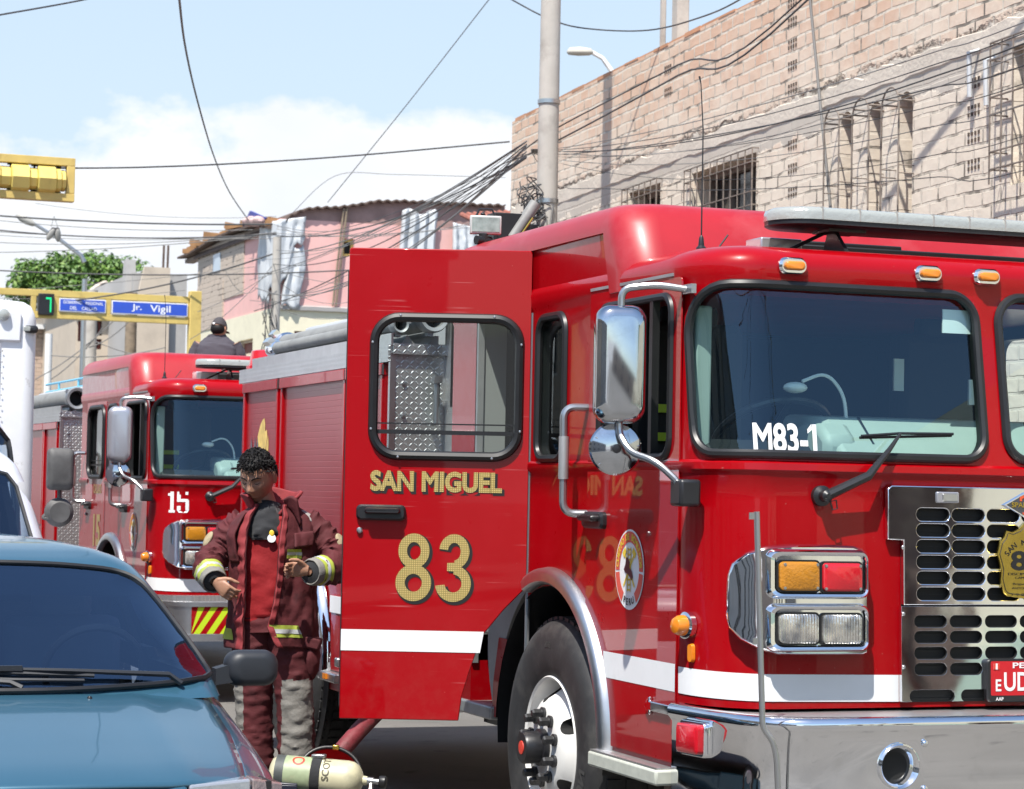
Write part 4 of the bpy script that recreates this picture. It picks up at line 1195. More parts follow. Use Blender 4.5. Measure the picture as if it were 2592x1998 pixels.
def mirror(root, house_mat, loc_local):
    """big door mirror: shell, arm, round wide-angle mirror on a bracket"""
    x, y, z = loc_local
    m = MB()
    rows = []
    A = math.radians(-14)
    for d, k in ((-.055, .62), (-.05, .80), (-.035, .93), (-.012, .99), (.03, 1.0), (.055, .97), (.06, .93)):
        P = [(u * k, v * (1 - (1 - k) * .55)) for u, v in rrect(-.098, .098, -.222, .222, .058, 7)]
        rows.append([Vector((x, y, z)) + rotz(A) @ Vector((u, d, v)) for u, v in P])
    m.loops(rows)
    h = m.build('mirror', house_mat, root, 40)
    g = MB(); g.loops([[Vector((x, y, z)) + rotz(A) @ Vector((u, d, v)) for u, v in rrect(-.088, .088, -.208, .208, .05, 7)] for d in (.058, .064)]); g.build('mirror_frame', BLK, h)
    a = MB()
    a.tube(arc_path([(x, y, z + .20), (x, y, z + .285), (x + .12, y - .06, z + .30), (-1.17, y - .10, z + .285)], .07), .0135, 10)
    a.box((-1.165, y - .10, z + .285), (.02, .11, .035)); a.build('mirror_arm', STEEL, root); a = MB()
    a.tube(arc_path([(x, y, z - .20), (x, y, z - .26), (x + .02, y - .06, z - .33), (x + .08, y - .16, z - .36), (-1.24, y - .22, z - .44), (-1.24, y - .22, z - .50)], .05), .0135, 10)
    a.build('mirror_stalk', STEEL, root)
    c = MB()
    cc = Vector((x - .0, y + .03, z - .315)); axd = (rotz(A) @ Vector((0, -1, 0)))
    c.lathe([(.096, -.03), (.100, -.02), (.100, -.004), (.094, .004), (.06, .018), (.02, .022)], cc, axd, 40)
    cm = c.build('convex_mirror', MIRR, root, 30)
    for k in range(5):
        q = MB(); a0 = 2 * PI * k / 5
        e1 = axd.orthogonal().normalized(); e2 = axd.cross(e1)
        q.tube([cc + axd * .021, cc + axd * .006 + .088 * (math.cos(a0) * e1 + math.sin(a0) * e2)], .003, 6); q.build('rib', STEEL, cm)
    q = MB(); q.lathe([(.018, .02), (.016, .035), (.005, .037)], cc, axd, 16); q.build('boss', BLK, cm)
    b = MB(); b.box((-1.215, y - .22, z - .475), (.085, .10, .10)); b.build('mirror_bracket', BLK, root, bevel=.012)


def grab_rail(root, yt, zt, yb, zb, out=.10, dy=.30):
    a = MB()
    a.tube(arc_path([(-W_, yt, zt), (-W_ - out, yt + .02, zt), (-W_ - out, yt + .01, zb), (-W_, yb, zb)], .095, 8), .0165, 10)
    o = a.build('grab_rail', STEEL, root)
    b = MB()
    b.cyl((-W_ - out, yt + .012, zt - .12), (-W_ - out, yt + .012, zb + .14), .0215, n=12); b.build('grip', ALUG, o)
    return o


def door_handle(root, c, fn):
    """flush black paddle: fn maps (u, v, off)"""
    h = MB()
    h.loops([[fn(c[0] + u, c[1] + v, o) for u, v in P] for P, o in ((rrect(-.108, .108, -.034, .034, .022), 0), (rrect(-.108, .108, -.034, .034, .022), .016), (rrect(-.10, .10, -.026, .026, .018), .026))], False, True)
    h.loops([[fn(c[0] + u, c[1] + v, o) for u, v in P] for P, o in ((rrect(-.085, .07, -.004, .022, .012), .024), (rrect(-.085, .07, -.004, .022, .012), .052), (rrect(-.08, .065, 0, .018, .01), .060))], False, True)
    o = h.build('door_handle', BLK, root, 35)
    return o


def beacon_marker(root, fn, u, v, w=.075, h=.034):
    b = MB(); stack(b, fn, [(rrect(u - w * .78, u + w * .78, v - h * .95, v + h * .95, h * .9), 0), (rrect(u - w * .78, u + w * .78, v - h * .95, v + h * .95, h * .9), .012), (rrect(u - w * .66, u + w * .66, v - h * .74, v + h * .74, h * .7), .022)])
    o = b.build('marker_light', CHROME, root, 40)
    a = MB(); stack(a, fn, [(rrect(u - w * .55, u + w * .55, v - h * .5, v + h * .5, h * .45), .02), (rrect(u - w * .53, u + w * .53, v - h * .48, v + h * .48, h * .45), .034), (rrect(u - w * .42, u + w * .42, v - h * .32, v + h * .32, h * .3), .040)])
    a.build('amber_lens', AMB, o, 40)


def engine(name, label, loc, rz, num):
    E = thing(name, label, 'fire engine', loc, rz, 'red fire engines in the street')
    first = num == 83
    link('cab', cab_shell(), E)
    link('raised_roof', raised_roof(), E)
    # ---- windscreens
    for sg in (-1, 1):
        fn = (lambda u, v, o, sg=sg: S(u if sg < 0 else -u, v, o))
        P = rrect(-1.262, -.048, 1.772, 2.402, (.10, .09, .11, .20), 8)
        g = MB(); patch(g, P, fn, -.014, 9); w = g.build('windscreen', WIND, E, 60)
        q = MB(); gasket(q, P, fn, .018, .004); q.build('gasket', RUB, w)
    # ---- interior
    d = MB(); PX = lambda u, v, x: Vector((x, u, v))
    d.prism([(.13, 1.60), (.13, 1.765), (.33, 1.925), (.66, 1.945), (.66, 1.60)], PX, -.60, .98)
    ip = MB(); ip.prism([(.30, 1.70), (.30, 1.78), (.36, 1.83), (.62, 1.83), (.62, 1.6)], PX, -1.08, -.62); ip.build('instrument_panel', BLK, E, bevel=.02)
    d.prism([(.20, 1.70), (.20, 1.84), (.28, 1.90), (.46, 1.90), (.46, 1.7)], PX, -.64, -.50)
    sm = MB(); sm.prism([(.128, 1.66), (.329, 1.83), (.329, 1.824), (.128, 1.65)], lambda u, v, x: Vector((x, u, v + .1)), -.44, -.43); sm.prism([(.128, 1.66), (.329, 1.83), (.329, 1.824), (.128, 1.65)], lambda u, v, x: Vector((x, u, v + .1)), .30, .31); sm.build('dash_seam', BLK, E, 0)
    d.build('dashboard', DASH, E, bevel=.03)
    lp = MB(); lp.tube(arc_path([(-.46, .36, 1.84), (-.48, .36, 2.02), (-.56, .36, 2.10), (-.66, .36, 2.06)], .06), .007, 6); lp.ell((-.69, .36, 2.035), (.05, .035, .022), 12, 8); lp.build('reading_lamp', WHTI, E)
    swl = MB(); sc_ = Vector((-.66, .62, 1.86)); MW = rotx(math.radians(-35)); swl.tube([sc_ + MW @ Vector((.23 * math.cos(2 * PI * k / 28), .23 * math.sin(2 * PI * k / 28), 0)) for k in range(28)], .016, 8, closed=True)
    for k in range(3): a_ = 2 * PI * k / 3 + .5; swl.tube([sc_, sc_ + MW @ Vector((.22 * math.cos(a_), .22 * math.sin(a_), 0))], .014, 6)
    swl.build('steering_wheel', BLK, E)
    pg_ = MB(); pg_.box((-.10, .16, 2.30), (.14, .006, .09)); pg_.box((.18, .5, 2.05), (.05, .01, .10)); pg_.box((-.05, .7, 2.12), (.045, .01, .13)); pg_.build('cab_papers', WHTI, E, 0)
    p = MB(); p.box((-1.085, .36, 2.02), (.07, .04, .62)); p.box((1.085, .36, 2.02), (.07, .04, .62)); p.build('inner_pillar', mat('pale_trim', (.33, .37, .35), .6), E, bevel=.01)
    for x in (-.62, .62):
        st = MB(); st.box((x, 1.25, 1.55), (.5, .5, .16)); st.box((x, 1.50, 1.95), (.48, .14, .80)); st.box((x, 1.50, 2.36), (.26, .10, .16))
        st.build('seat', mat('seat_cloth', (.02, .02, .024), .8), E, bevel=.04)
    bk = MB(); bk.box((.2, 2.80, 1.75), (1.6, .1, 1.3)); bk.build('rear_seats', DARK, E, bevel=.02)
    for k, (x, y, z) in enumerate(((-.62, 2.50, 1.96), (-.62, 2.50, 1.80), (-.62, 2.50, 1.60), (-.74, 1.40, 1.98), (-.74, 1.40, 1.86), (-.74, 1.40, 1.74))):
        yb = MB(); yb.box((x, y, z), (.14, .012, .035)); yb.build('harness_tape', HIVIS, E)
    # ---- lower front: white stripe, headlamp bezels, grille
    for sg in (-1, 1):
        t = MB(); t.grid(lambda u, v: S(sg * (.43 + u * (S1 - .43 - .005)), .871 + .098 * v + .012 * u * 1.0, .003), 40, 1); t.build('white_stripe', WHT, E)
        fn = (lambda u, v, o, sg=sg: S(u if sg < 0 else -u, v, o))
        B = [(-.583, 1.050), (-.583, 1.41), (-.60, 1.435), (-.64, 1.445), (-.75, 1.447), (-.90, 1.446), (-.98, 1.438), (-1.04, 1.415), (-1.085, 1.375), (-1.100, 1.33), (-1.104, 1.26), (-1.104, 1.18), (-1.095, 1.14), (-1.06, 1.10), (-1.0, 1.065), (-.95, 1.048), (-.88, 1.045), (-.75, 1.044), (-.60, 1.044)]
        B = densify(B, .03)
        bz = MB(); bz.loops([[fn(u, v, o) for u, v in P] for P, o in ((B, -.005), (B, .035), (scale_poly(B, .985), .05), (scale_poly(B, .95), .06))], False, False); patch(bz, scale_poly(B, .95), fn, .06, 8)
        hb = bz.build('headlamp_bezel', CHROME, E, 40)
        for z0, z1 in ((1.248, 1.432), (1.058, 1.236)):
            fr = MB(); a, b2 = -.985, -.592
            stack(fr, fn, [(rrect(a, b2, z0, z1, .03), .045), (rrect(a + .004, b2 - .004, z0 + .004, z1 - .004, .03), .078), (rrect(a + .012, b2 - .012, z0 + .012, z1 - .012, .028), .090), (rrect(a + .022, b2 - .016, z0 + .020, z1 - .020, .025), .086), (rrect(a + .030, b2 - .020, z0 + .026, z1 - .026, .02), .066)])
            fo = fr.build('lamp_frame', CHROME, hb, 45)
        for (u0, u1, z0, z1, m_, nm) in ((-.950, -.797, 1.279, 1.386, AMBD if True else AMB, 'turn_signal'), (-.784, -.622, 1.277, 1.382, RLENS, 'warning_light'), (-.952, -.800, 1.090, 1.198, LENS, 'headlight'), (-.786, -.624, 1.088, 1.196, LENS, 'headlight')):
            rb = MB(); stack(rb, fn, [(rrect(u0 - .007, u1 + .007, z0 - .006, z1 + .006, .018), .060), (rrect(u0 - .006, u1 + .006, z0 - .005, z1 + .005, .018), .074)])
            ro = rb.build(nm, RUB, hb, 40)
            ln = MB(); stack(ln, fn, [(rrect(u0, u1, z0, z1, .016), .07), (rrect(u0 + .002, u1 - .002, z0 + .002, z1 - .002, .016), .082), (rrect(u0 + .012, u1 - .012, z0 + .01, z1 - .01, .012), .087)])
            ln.build('lens', m_, ro, 35)
            if nm != 'headlight':
                sc = MB()
                for uu in (u0 + .011, u1 - .011):
                    for zz in (z0 + .011, z1 - .011): sc.lathe([(.006, .08), (.0055, .0885), (.001, .089)], fn(uu, zz, 0) * 1.0, (0, -1, 0), 10)
                sc.build('screws', STEEL, ro)
        # corner side markers
        m1 = MB(); c = fn(-1.30, 1.137, 0); nrm = (fn(-1.30, 1.137, .1) - c).normalized()
        m1.lathe([(.050, 0), (.050, .022), (.040, .028)], c, nrm, 24); mo = m1.build('side_marker', CHROME, E)
        m2 = MB(); m2.lathe([(.039, .024), (.037, .05), (.028, .066), (.01, .072)], c, nrm, 24); m2.build('amber_lens', AMB, mo)
        m3 = MB(); stack(m3, fn, [(rrect(-1.293, -1.262, 1.002, 1.072, .015), .002), (rrect(-1.290, -1.265, 1.005, 1.069, .012), .016)]); m3.build('reflector', AMB, E)
    FR = lambda u, v, o: S(u, v, o)
    # ---- grille: polished plates with long round slots, radiator behind
    def slots(lst):
        c = MB()
        for u0, u1, z, h in lst: c.prism(rrect(u0, u1, z - h / 2, z + h / 2, h / 2 - .001, 6), lambda u, v, d: Vector((u, d, v)), -.2, .2)
        return c.mesh('c', FIN)
    cols = [(-.366 + .1508 * k, -.228 + .1508 * k) for k in range(5)]
    up = MB(); P = [(-.488, 1.468), (-.422, 1.466), (-.422, 1.228), (.422, 1.228), (.422, 1.466), (.488, 1.468), (.488, 1.655), (.47, 1.668), (-.47, 1.668), (-.488, 1.655)]
    up.prism(P, lambda u, v, d: Vector((u, rake(v) + d, v)), -.030, -.006)
    sl = [(u0, u1, z, .046) for u0, u1 in cols for z in (1.5625, 1.504, 1.445, 1.387, 1.328, 1.269)]
    gr = link('grille', boolean(up.mesh('g', CHROME, 30), [slots(sl)], smooth=30), E, bevel=.004)
    lo = MB(); lo.prism([(-.43, .872), (.43, .872), (.43, 1.222), (-.43, 1.222)], lambda u, v, d: Vector((u, rake(v) + d, v)), -.026, -.006)
    sl = [(u0 - .011, u1 - .011, z, .046) for u0, u1 in cols for z in (1.167, 1.109, 1.050, .991)] + [(-.397 + .2175 * k, -.207 + .2175 * k, .892, .046) for k in range(4)]
    link('lower_grille', boolean(lo.mesh('g', CHROME, 30), [slots(sl)], smooth=30), gr, bevel=.003)
    rv = MB()
    for sx in (-1, 1):
        for z in (1.44, 1.195, 1.0): rv.ell((sx * .425, -.03 + rake(z), z), (.008, .006, .008), 10, 6)
    rv.build('rivets', STEEL, gr)
    ra = MB()
    for k in range(26): ra.box((0, rake(.88 + .0295 * k) - .005, .88 + .0295 * k), (.80, .004, .006))
    ra.prism([(-.42, .869), (.42, .869), (.42, 1.65), (-.42, 1.65)], lambda u, v, d: Vector((u, rake(v) + d, v)), -.004, -.002); ra.build('radiator', FIN, gr)
    la = MB(); stack(la, FR, [(rrect(-.284, -.190, 1.607, 1.648, .006), .028), (rrect(-.284, -.190, 1.607, 1.648, .006), .038)]); lo_ = la.build('latch', SILV, gr, bevel=.003)
    la = MB(); stack(la, FR, [(rrect(-.262, -.198, 1.613, 1.642, .004), .038), (rrect(-.260, -.200, 1.615, 1.640, .004), .042)]); la.build('latch_key', ALU, lo_)
    # maker's diamond badge
    db = MB(); cu, cz = .096, 1.604; D = [(cu - .096, cz), (cu, cz - .049), (cu + .096, cz), (cu, cz + .049)]
    stack(db, FR, [(D, .028), (D, .040), (scale_poly(D, .95), .042)]); dbo = db.build('diamond_badge', CHROME, gr)
    d2 = MB(); patch(d2, scale_poly(D, .88), FR, .0432, 2); d2.build('badge_field', mat('badge_grey', (.06, .06, .065), .4), dbo)
    d3 = MB()
    for pp in ([(-.028, .03), (0, .042), (.028, .03), (.028, .015), (.018, .015), (.018, .024), (0, .031), (-.018, .024), (-.018, .015), (-.028, .015)], [(-.016, -.025), (0, -.034), (.016, -.025), (.016, -.034), (0, -.043), (-.016, -.034)]):
        d3.add([FR(cu + a, cz + b, .0445) for a, b in pp], [tuple(range(len(pp)))])
    d3.build('badge_mark', mat('badge_orange', (.65, .09, .03), .4), dbo)
    d4 = MB(); fit_text(d4, 'SPARTAN', lambda x, y, o: FR(x, y, .045), cu - .064, cu + .064, cz - .009, cz + .011, bold=.03); d4.build('badge_lettering', BRASS, dbo)
    if first:
        sh = [(0, .150), (.028, .125), (.062, .112), (.085, .118), (.094, .095), (.112, .075), (.126, .03), (.116, .0), (.108, -.03), (.112, -.07), (.100, -.115), (.085, -.128), (.05, -.132), (0, -.138)]
        P = [(.096 + x, 1.390 + y) for x, y in sh] + [(.096 - x, 1.390 + y) for x, y in reversed(sh[1:-1])]
        b = MB(); stack(b, FR, [(P, .030), (P, .040), (scale_poly(P, .985), .043)]); bo = b.build('brass_shield', BRASS, gr)
        t = MB(); L = [FR(u, v, .0438) for u, v in scale_poly(P, .92)]
        t.tube(L, .0016, 4, closed=True)
        fit_text(t, '83', lambda x, y, o: FR(x, y, .0445), .028, .164, 1.358, 1.432, bold=.03)
        for s_, z, h, w_ in (('DISCIPLINA  RE', 1.345, .010, .16), ('CAMARADE', 1.331, .009, .10), ('Brigadier Cap', 1.307, .010, .12), ('ANTONIO DAÑ', 1.293, .010, .13), ('1 9 8 7  2 0', 1.268, .009, .13)):
            fit_text(t, s_, lambda x, y, o: FR(x, y, .0445), .096 - w_ / 2, .096 + w_ / 2, z - h / 2, z + h / 2)
        s_ = 'SAN MIGUEL'
        for i, ch in enumerate(s_):
            if ch == ' ': continue
            a = math.radians(150 - 120 * i / 9); V, F = text_mesh(ch, .030, bold=.0004)
            t.add([FR(.096 + (.096 + y) * math.cos(a) + x * math.sin(a), 1.378 + (.085 + y) * math.sin(a) - x * math.cos(a), .0445) for x, y in V], F)
        t.build('shield_lettering', INK, bo, 0)
        # number plate, cut off by nothing but the frame of the photograph
        pf = MB(); P = rrect(-.082, .262, .868, 1.028, .016); stack(pf, FR, [(P, .026), (P, .044), (scale_poly(P, .97), .048)]); po = pf.build('number_plate', BLK, E)
        pl = MB(); patch(pl, rrect(-.066, .246, .893, 1.020, .006), FR, .049, 2); pl.build('plate_face', mat('plate_red', (.52, .012, .02), .35), po)
        t = MB(); fit_text(t, 'PERU', lambda x, y, o: FR(x, y, .0505), .028, .152, .994, 1.015, bold=.02)
        fit_text(t, 'E', lambda x, y, o: FR(x, y, .0505), -.046, -.022, .909, .953, bold=.02)
        fit_text(t, 'UD-3', lambda x, y, o: FR(x, y, .0505), -.010, .165, .909, .980, bold=.02)
        fit_text(t, 'AAP', lambda x, y, o: FR(x, y, .0495), -.046, -.012, .874, .887, bold=.03)
        t.add([FR(a, b, .0505) for a, b in ((-.055, .990), (-.029, .990), (-.029, 1.012), (-.055, 1.012))], [(0, 1, 2, 3)])
        t.build('plate_lettering', WHTI, po, 0)
        t = MB()
        for a in (-.055, -.0377): t.add([FR(a + x, b, .0513) for x, b in ((0, .990), (.0087, .990), (.0087, 1.012), (0, 1.012))], [(0, 1, 2, 3)])
        t.build('plate_flag', REDI, po, 0)
    # ---- front bumper: polished, bent round the corners, tread plate on top
    if first:
        B = [(-1.19, .34), (-1.165, .10), (-1.12, -.12), (-1.05, -.235), (-.93, -.29), (-.5, -.31), (0, -.315)]
        B = B + [(-x, y) for x, y in reversed(B[:-1])]
        def pl_(z, k): return [Vector((x * (1 + k / 1.2), y - k * (1 if abs(x) < 1.1 else .3), z)) for x, y in B]
        RW = [pl_(z, k) for z, k in ((.36, 0), (.44, 0), (.60, 0), (.78, 0), (.80, .018), (.825, .024), (.842, .014), (.848, -.004), (.846, -.02), (.78, -.03), (.60, -.03), (.36, -.03))]
        bm_ = MB(); bm_.loops([[RW[j_][i_] for j_ in range(len(RW))] for i_ in range(len(B))])
        hc_ = MB()
        for x in (-.60, .60): hc_.cyl((x, -.5, .672), (x, -.18, .672), .066, n=32)
        bo = link('front_bumper', boolean(bm_.mesh('b', CHROME, 50), [hc_.mesh('c', CHROME)], smooth=50, self_=True), E)
        tp = MB(); P = [(x * .975, y + .02) for x, y in B]; P = P + [(1.1, .33), (-1.1, .33)]
        tp.prism(P, lambda u, v, d: Vector((u, v, d)), .825, .838); tp.build('tread_plate', PLATE_T, bo, 0)
        for x in (-.60, .60):
            hn = MB(); o = Vector((x, -.306, .672)); hn.lathe([(.082, -.006), (.082, .006), (.076, .012), (.068, .006), (.055, -.02), (.03, -.07), (.02, -.10)], o, (0, -1, 0), 40, caps=False); hn.build('horn_trumpet', CHROME, bo, 40)
            hd = MB(); hd.lathe([(.052, -.030), (.032, -.070), (.002, -.085)], o, (0, -1, 0), 24); hd.build('horn_throat', FIN, bo)
        bt = MB()
        for x, z in ((-.50, .752), (-.50, .592), (.50, .752), (.50, .592), (0, .752)): bt.ell((x, -.313, z), (.013, .009, .013), 12, 8)
        bt.build('bumper_bolts', CHROME, bo)
        fnb = lambda u, v, o: Vector((-1.160 - .03 * 0 - .97 * o + (.02 if u < 0 else 0), .145 + u * .95 - .14 * o, v))
        rl = MB(); P = rrect(-.10, .085, .672, .800, .02); stack(rl, fnb, [(P, .0), (P, .05), (scale_poly(P, .94), .058)]); ro = rl.build('bumper_lamp', CHROME, bo, 40)
        r2 = MB(); stack(r2, fnb, [(scale_poly(P, .84), .056), (scale_poly(P, .82), .078), (scale_poly(P, .7), .084)]); r2.build('red_lens', RLENS, ro, 40)
        mp = MB(); mp.tube(arc_path([(-1.200, -.36, 1.565), (-1.165, -.36, .822), (-1.13, -.37, .78), (-1.115, -.372, .72), (-1.09, -.36, .40)], .03), .0105, 10)
        mp.box((-1.216, -.36, 1.55), (.024, .006, .024)); mp.box((-1.195, -.36, 1.12), (.024, .006, .022)); mp.build('marker_rod', STEEL, bo)
    else:
        B = [(-1.17, .34), (-1.12, .12), (-1.03, .0), (-.9, -.07), (0, -.09)]
        B = B + [(-x, y) for x, y in reversed(B[:-1])]
        def pl_(z, k): return [Vector((x, y - k, z)) for x, y in B]
        bm_ = MB(); bm_.loops([pl_(.50, 0), pl_(.50, .02), pl_(.55, .02), pl_(.55, .004), pl_(.765, .004), pl_(.765, .02), pl_(.80, .02), pl_(.805, .0), pl_(.80, -.03)], False, False, closed=False)
        bo = bm_.build('front_bumper', ALU, E, 40)
        tp = MB(); P = B + [(1.1, .33), (-1.1, .33)]; tp.prism(P, lambda u, v, d: Vector((u, v, d)), .80, .85); tp.build('tread_plate', PLATE_T, bo, 0)
        cv = MB(); cy_ = MB()
        for k in range(24):
            x0 = -1.25 + .105 * k
            for mb_, a in ((cv, 0), (cy_, .0525)):
                q = []
                for (zz, sh_) in ((.553, 0), (.763, .14)):
                    for dx in (0, .0525):
                        x = max(-.9, min(.9, x0 + a + dx + sh_)); q.append(Vector((x, -.0975 + .022 * (abs(x) / .9), zz)))
                if abs(q[0].x - q[1].x) > .001 or abs(q[2].x - q[3].x) > .001: mb_.add(q, [(0, 1, 3, 2)])
        cv.build('red_chevrons', RED, bo, 0); cy_.build('yellow_chevrons', HIVIS, bo, 0)
    # ---- wipers
    for x in (-.753, .62):
        wi = MB(); c = S(x, 1.624, 0)
        wi.lathe([(.038, 0), (.038, .02), (.022, .03), (.022, .06), (.01, .07)], c, (0, -1, 0), 20)
        e1 = S(x + .16, 1.70, .075); e2 = S(x + .27, 1.80, .045); e3 = S(x + .33, 1.862, .03)
        wi.tube([c + Vector((0, -.05, 0)), e1, e2, e3], [.020, .017, .010, .006], 8)
        wi.tube([S(x + .17, 1.848, .02), S(x + .33, 1.862, .022), S(x + .56, 1.866, .02)], .006, 6)
        wi.tube([S(x + .17, 1.842, .006), S(x + .56, 1.860, .006)], .006, 6)
        wi.tube([c + Vector((.01, -.06, -.02)), c + Vector((.02, -.06, -.05)), c + Vector((.04, -.06, -.045)), c + Vector((.035, -.06, -.015))], .003, 6, closed=True)
        wi.build('wiper', BLK, E)
    # ---- roof lamps
    for s_ in (-.829, -.255, .0, .255, .829): beacon_marker(E, lambda u, v, o: S(u, v, o + .010), s_, 2.473)
    bar = MB(); LX, LY = .80, .15
    cap = lambda k, y0=.40: [Vector((sx * (LX - LY + LY * k * math.sin(a)) if True else 0, y0 - LY * k * math.cos(a) * sy, 0)) for sx, sy, a in [(-1, 1, .5 * PI * t / 6) for t in range(7)][::-1] + [(1, 1, .5 * PI * t / 6) for t in range(7)] + [(1, -1, .5 * PI * t / 6) for t in range(6, -1, -1)] + [(-1, -1, .5 * PI * t / 6) for t in range(7)]]
    def ring(k, z): return [p + Vector((0, 0, z)) for p in cap(k)]
    bar.loops([ring(.90, 2.650), ring(.97, 2.655), ring(.97, 2.672)]); lb = bar.build('light_bar', BLK, E, 40)
    ln = MB(); ln.loops([ring(1.0, 2.672), ring(1.0, 2.697), ring(.97, 2.712), ring(.88, 2.720), ring(.5, 2.722)]); ln.build('lens', CLEAR, lb, 50)
    sgm = MB()
    for k in range(9):
        x = -.64 + .16 * k
        sgm.box((x, .40, 2.697), (.004, .303, .049))
    sgm.build('lens_seams', GREYC, lb)
    for x in (-.52, .52):
        br = MB(); br.prism([(.27, 2.552), (.47, 2.552), (.42, 2.655), (.38, 2.655)], lambda u, v, d: Vector((x + d, u, v)), -.008, .008)
        br.box((x + .03, .40, 2.645), (.16, .14, .012)); br.tube([(x - .02, .40, 2.645), (x - .19, .42, 2.56)], .008, 6); br.build('bracket', BLK, lb)
    rb = MB(); rb.box((.06, .74, 2.59), (1.25, .12, .07)); rb.box((-.30, .70, 2.625), (.5, .03, .03)); rb.build('roof_beam', RUB, E, bevel=.006)
    sb = MB(); sb.box((-.66, .62, 2.59), (.18, .14, .075)); sb.build('siren_box', SILV, E, bevel=.006)
    an = MB(); an.lathe([(.022, 0), (.02, .012), (.012, .02), (.009, .05), (.004, .06)], (-1.02, .52, 2.555), (0, 0, 1), 14); an.tube([(-1.02, .52, 2.61), (-1.02, .52, 3.02), (-1.03, .525, 3.20), (-1.035, .53, 3.23)], [.003, .0025, .002, .004], 6); an.build('antenna', BLK, E)
    an = MB(); an.tube([(-.92, .62, 2.555), (-.86, .62, 2.635)], .0035, 6); an.build('stub_antenna', BLK, E)
    gt = MB(); gt.box((-1.175, .83, 2.448), (.014, .82, .012)); gt.build('gutter', ALUG, E)
    # ---- flank: front door with window, fixed window, stripe, seal
    dp = MB(); dp.prism(rrect(.345, 1.245, .62, 2.435, .02, 3), lambda u, v, d: Vector((-W_ - d, u, v)), .002, .008)
    c1 = MB(); c1.prism(rrect(.425, 1.125, 1.76, 2.37, .07), lambda u, v, d: Vector((-W_ - d, u, v)), -.2, .2)
    c2 = MB(); c2.cyl((-1.5, 1.65, .56), (-.9, 1.65, .56), .70, n=48)
    fd = link('front_door', boolean(dp.mesh('d', RED_SIDE, 30), [c1.mesh('c', RUB), c2.mesh('c', RUB)], smooth=30), E)
    q = MB(); gasket(q, rrect(.425, 1.125, 1.76, 2.37, .07), SL, .016, .010); q.box((-W_ - .004, .60, 2.06), (.03, .03, .61)); q.build('window_frame', RUB, fd)
    door_handle(fd, (1.14, 1.508), lambda u, v, o: SL(u, v, o + .008))
    W1 = MB(); P = rrect(1.525, 1.845, 1.76, 2.37, .075); patch(W1, P, SL, -.012, 3); wo = W1.build('fixed_window', SGLASS, E)
    q = MB(); gasket(q, P, SL, .018, .004); q.build('gasket', RUB, wo)
    grab_rail(E, 1.27, 1.967, 1.25, 1.532)
    t = MB(); t.grid(lambda u, v: SL(.345 + u * (1.04 - .345), .885 + .103 * v, .0095), 4, 1); t.build('white_stripe', WHT, fd)
    ms = [MB() for _ in range(5)]
    seal_emblem(ms, lambda u, v, o: SL(-u, v, o + .0085), -.787, 1.322, .142, .157)
    eo = ms[0].build('service_emblem', WHTI, fd, 0)
    for mb_, nm, mt in zip(ms[1:], ('emblem_ring', 'emblem_lettering', 'emblem_motto', 'emblem_helmet'), (mat('ring_red', (.72, .10, .07), .4), YELI, INK, mat('helmet_maroon', (.06, .008, .02), .4))): mb_.build(nm, mt, fd, 0)
    # ---- wheel arch, wheels, steps
    for sx in ((-1, 1) if first else (-1,)):
        fl = MB(); L = []
        for k in range(33):
            a = math.radians(-6) + math.radians(118 if first and sx < 0 else 192) * k / 32
            cs, sn = math.cos(a), math.sin(a)
            ring_ = []
            for r_, h in ((.625, .0), (.628, .03), (.640, .045), (.675, .045), (.695, .030), (.70, .0)):
                ring_.append(Vector((sx * (W_ + h), 1.65 - r_ * cs, .56 + .04 + r_ * sn)))
            L.append(ring_)
        fl.loops(L, True, True); fl.build('wheel_arch_trim', ALU, E, 50)
        li = MB(); li.loops([[Vector((sx * x, 1.65 - .62 * math.cos(math.radians(-10 + 200 * k / 24)), .60 + .62 * math.sin(math.radians(-10 + 200 * k / 24)))) for x in (1.175, .65)] for k in range(25)], False, False, closed=False); li.build('arch_liner', RUB, E, 60)
    wheel(E, -W_ - .005, 1.60, .545, .54, letters=first)
    if first:
        w2 = wheel(E, -W_ - .005 + 2.05, 1.60, .545, .54)
    sp = MB(); sp.prism([(.36, .535), (1.03, .535), (1.03, .595), (.36, .595)], lambda u, v, d: Vector((d, u, v)), -1.245, -.95); so = sp.build('cab_step', mat('pale_step', (.46, .48, .42), .55, var=.1, vscale=30), E, bevel=.01)
    sp = MB(); sp.prism([(.37, 0), (1.02, 0), (1.02, .006), (.37, .006)], lambda u, v, d: Vector((d, u, .596 + v)), -1.238, -.96); sp.build('step_tread', PLATE_T, so, 0)
    if first:
        ar = MB(); P = [(.02, 0), (.07, .035), (.07, .018), (.25, .018), (.25, -.018), (.07, -.018), (.07, -.035)]
        ar.prism([(.62 - u, .815 + v) for u, v in P], lambda u, v, d: Vector((-W_ - .008 - d, u, v)), 0, .016); ar.build('arrow_trim', CHROME, fd, bevel=.004)
    mirror(E, MIRR if first else SILV, (-1.39, .42, 2.10))
    # rear-door sill, step and inside of the doorway
    js = MB(); js.box((-1.155, 2.655, 1.62), (.03, .03, 1.6)); js.build('door_jamb', ALUG, E)
    pj = MB(); pj.box((-1.09, 2.665, 1.62), (.13, .02, 1.58)); pj.build('jamb_panel', mat('jamb_grey', (.30, .31, .30), .55, .3), E)
    ss = MB(); ss.prism([(2.33, .585), (2.82, .585), (2.82, .645), (2.33, .645)], lambda u, v, d: Vector((d, u, v)), -1.19, -.8); ss.box((-1.0, 2.42, .99), (.30, .34, .05)); ss.build('door_steps', ALUG, E, bevel=.008)
    wl = MB(); wl.box((-.88, 2.72, .80), (.16, .60, .42)); wl.box((-1.0, 2.70, .80), (.30, .08, .40)); wl.build('step_well', RED, E)
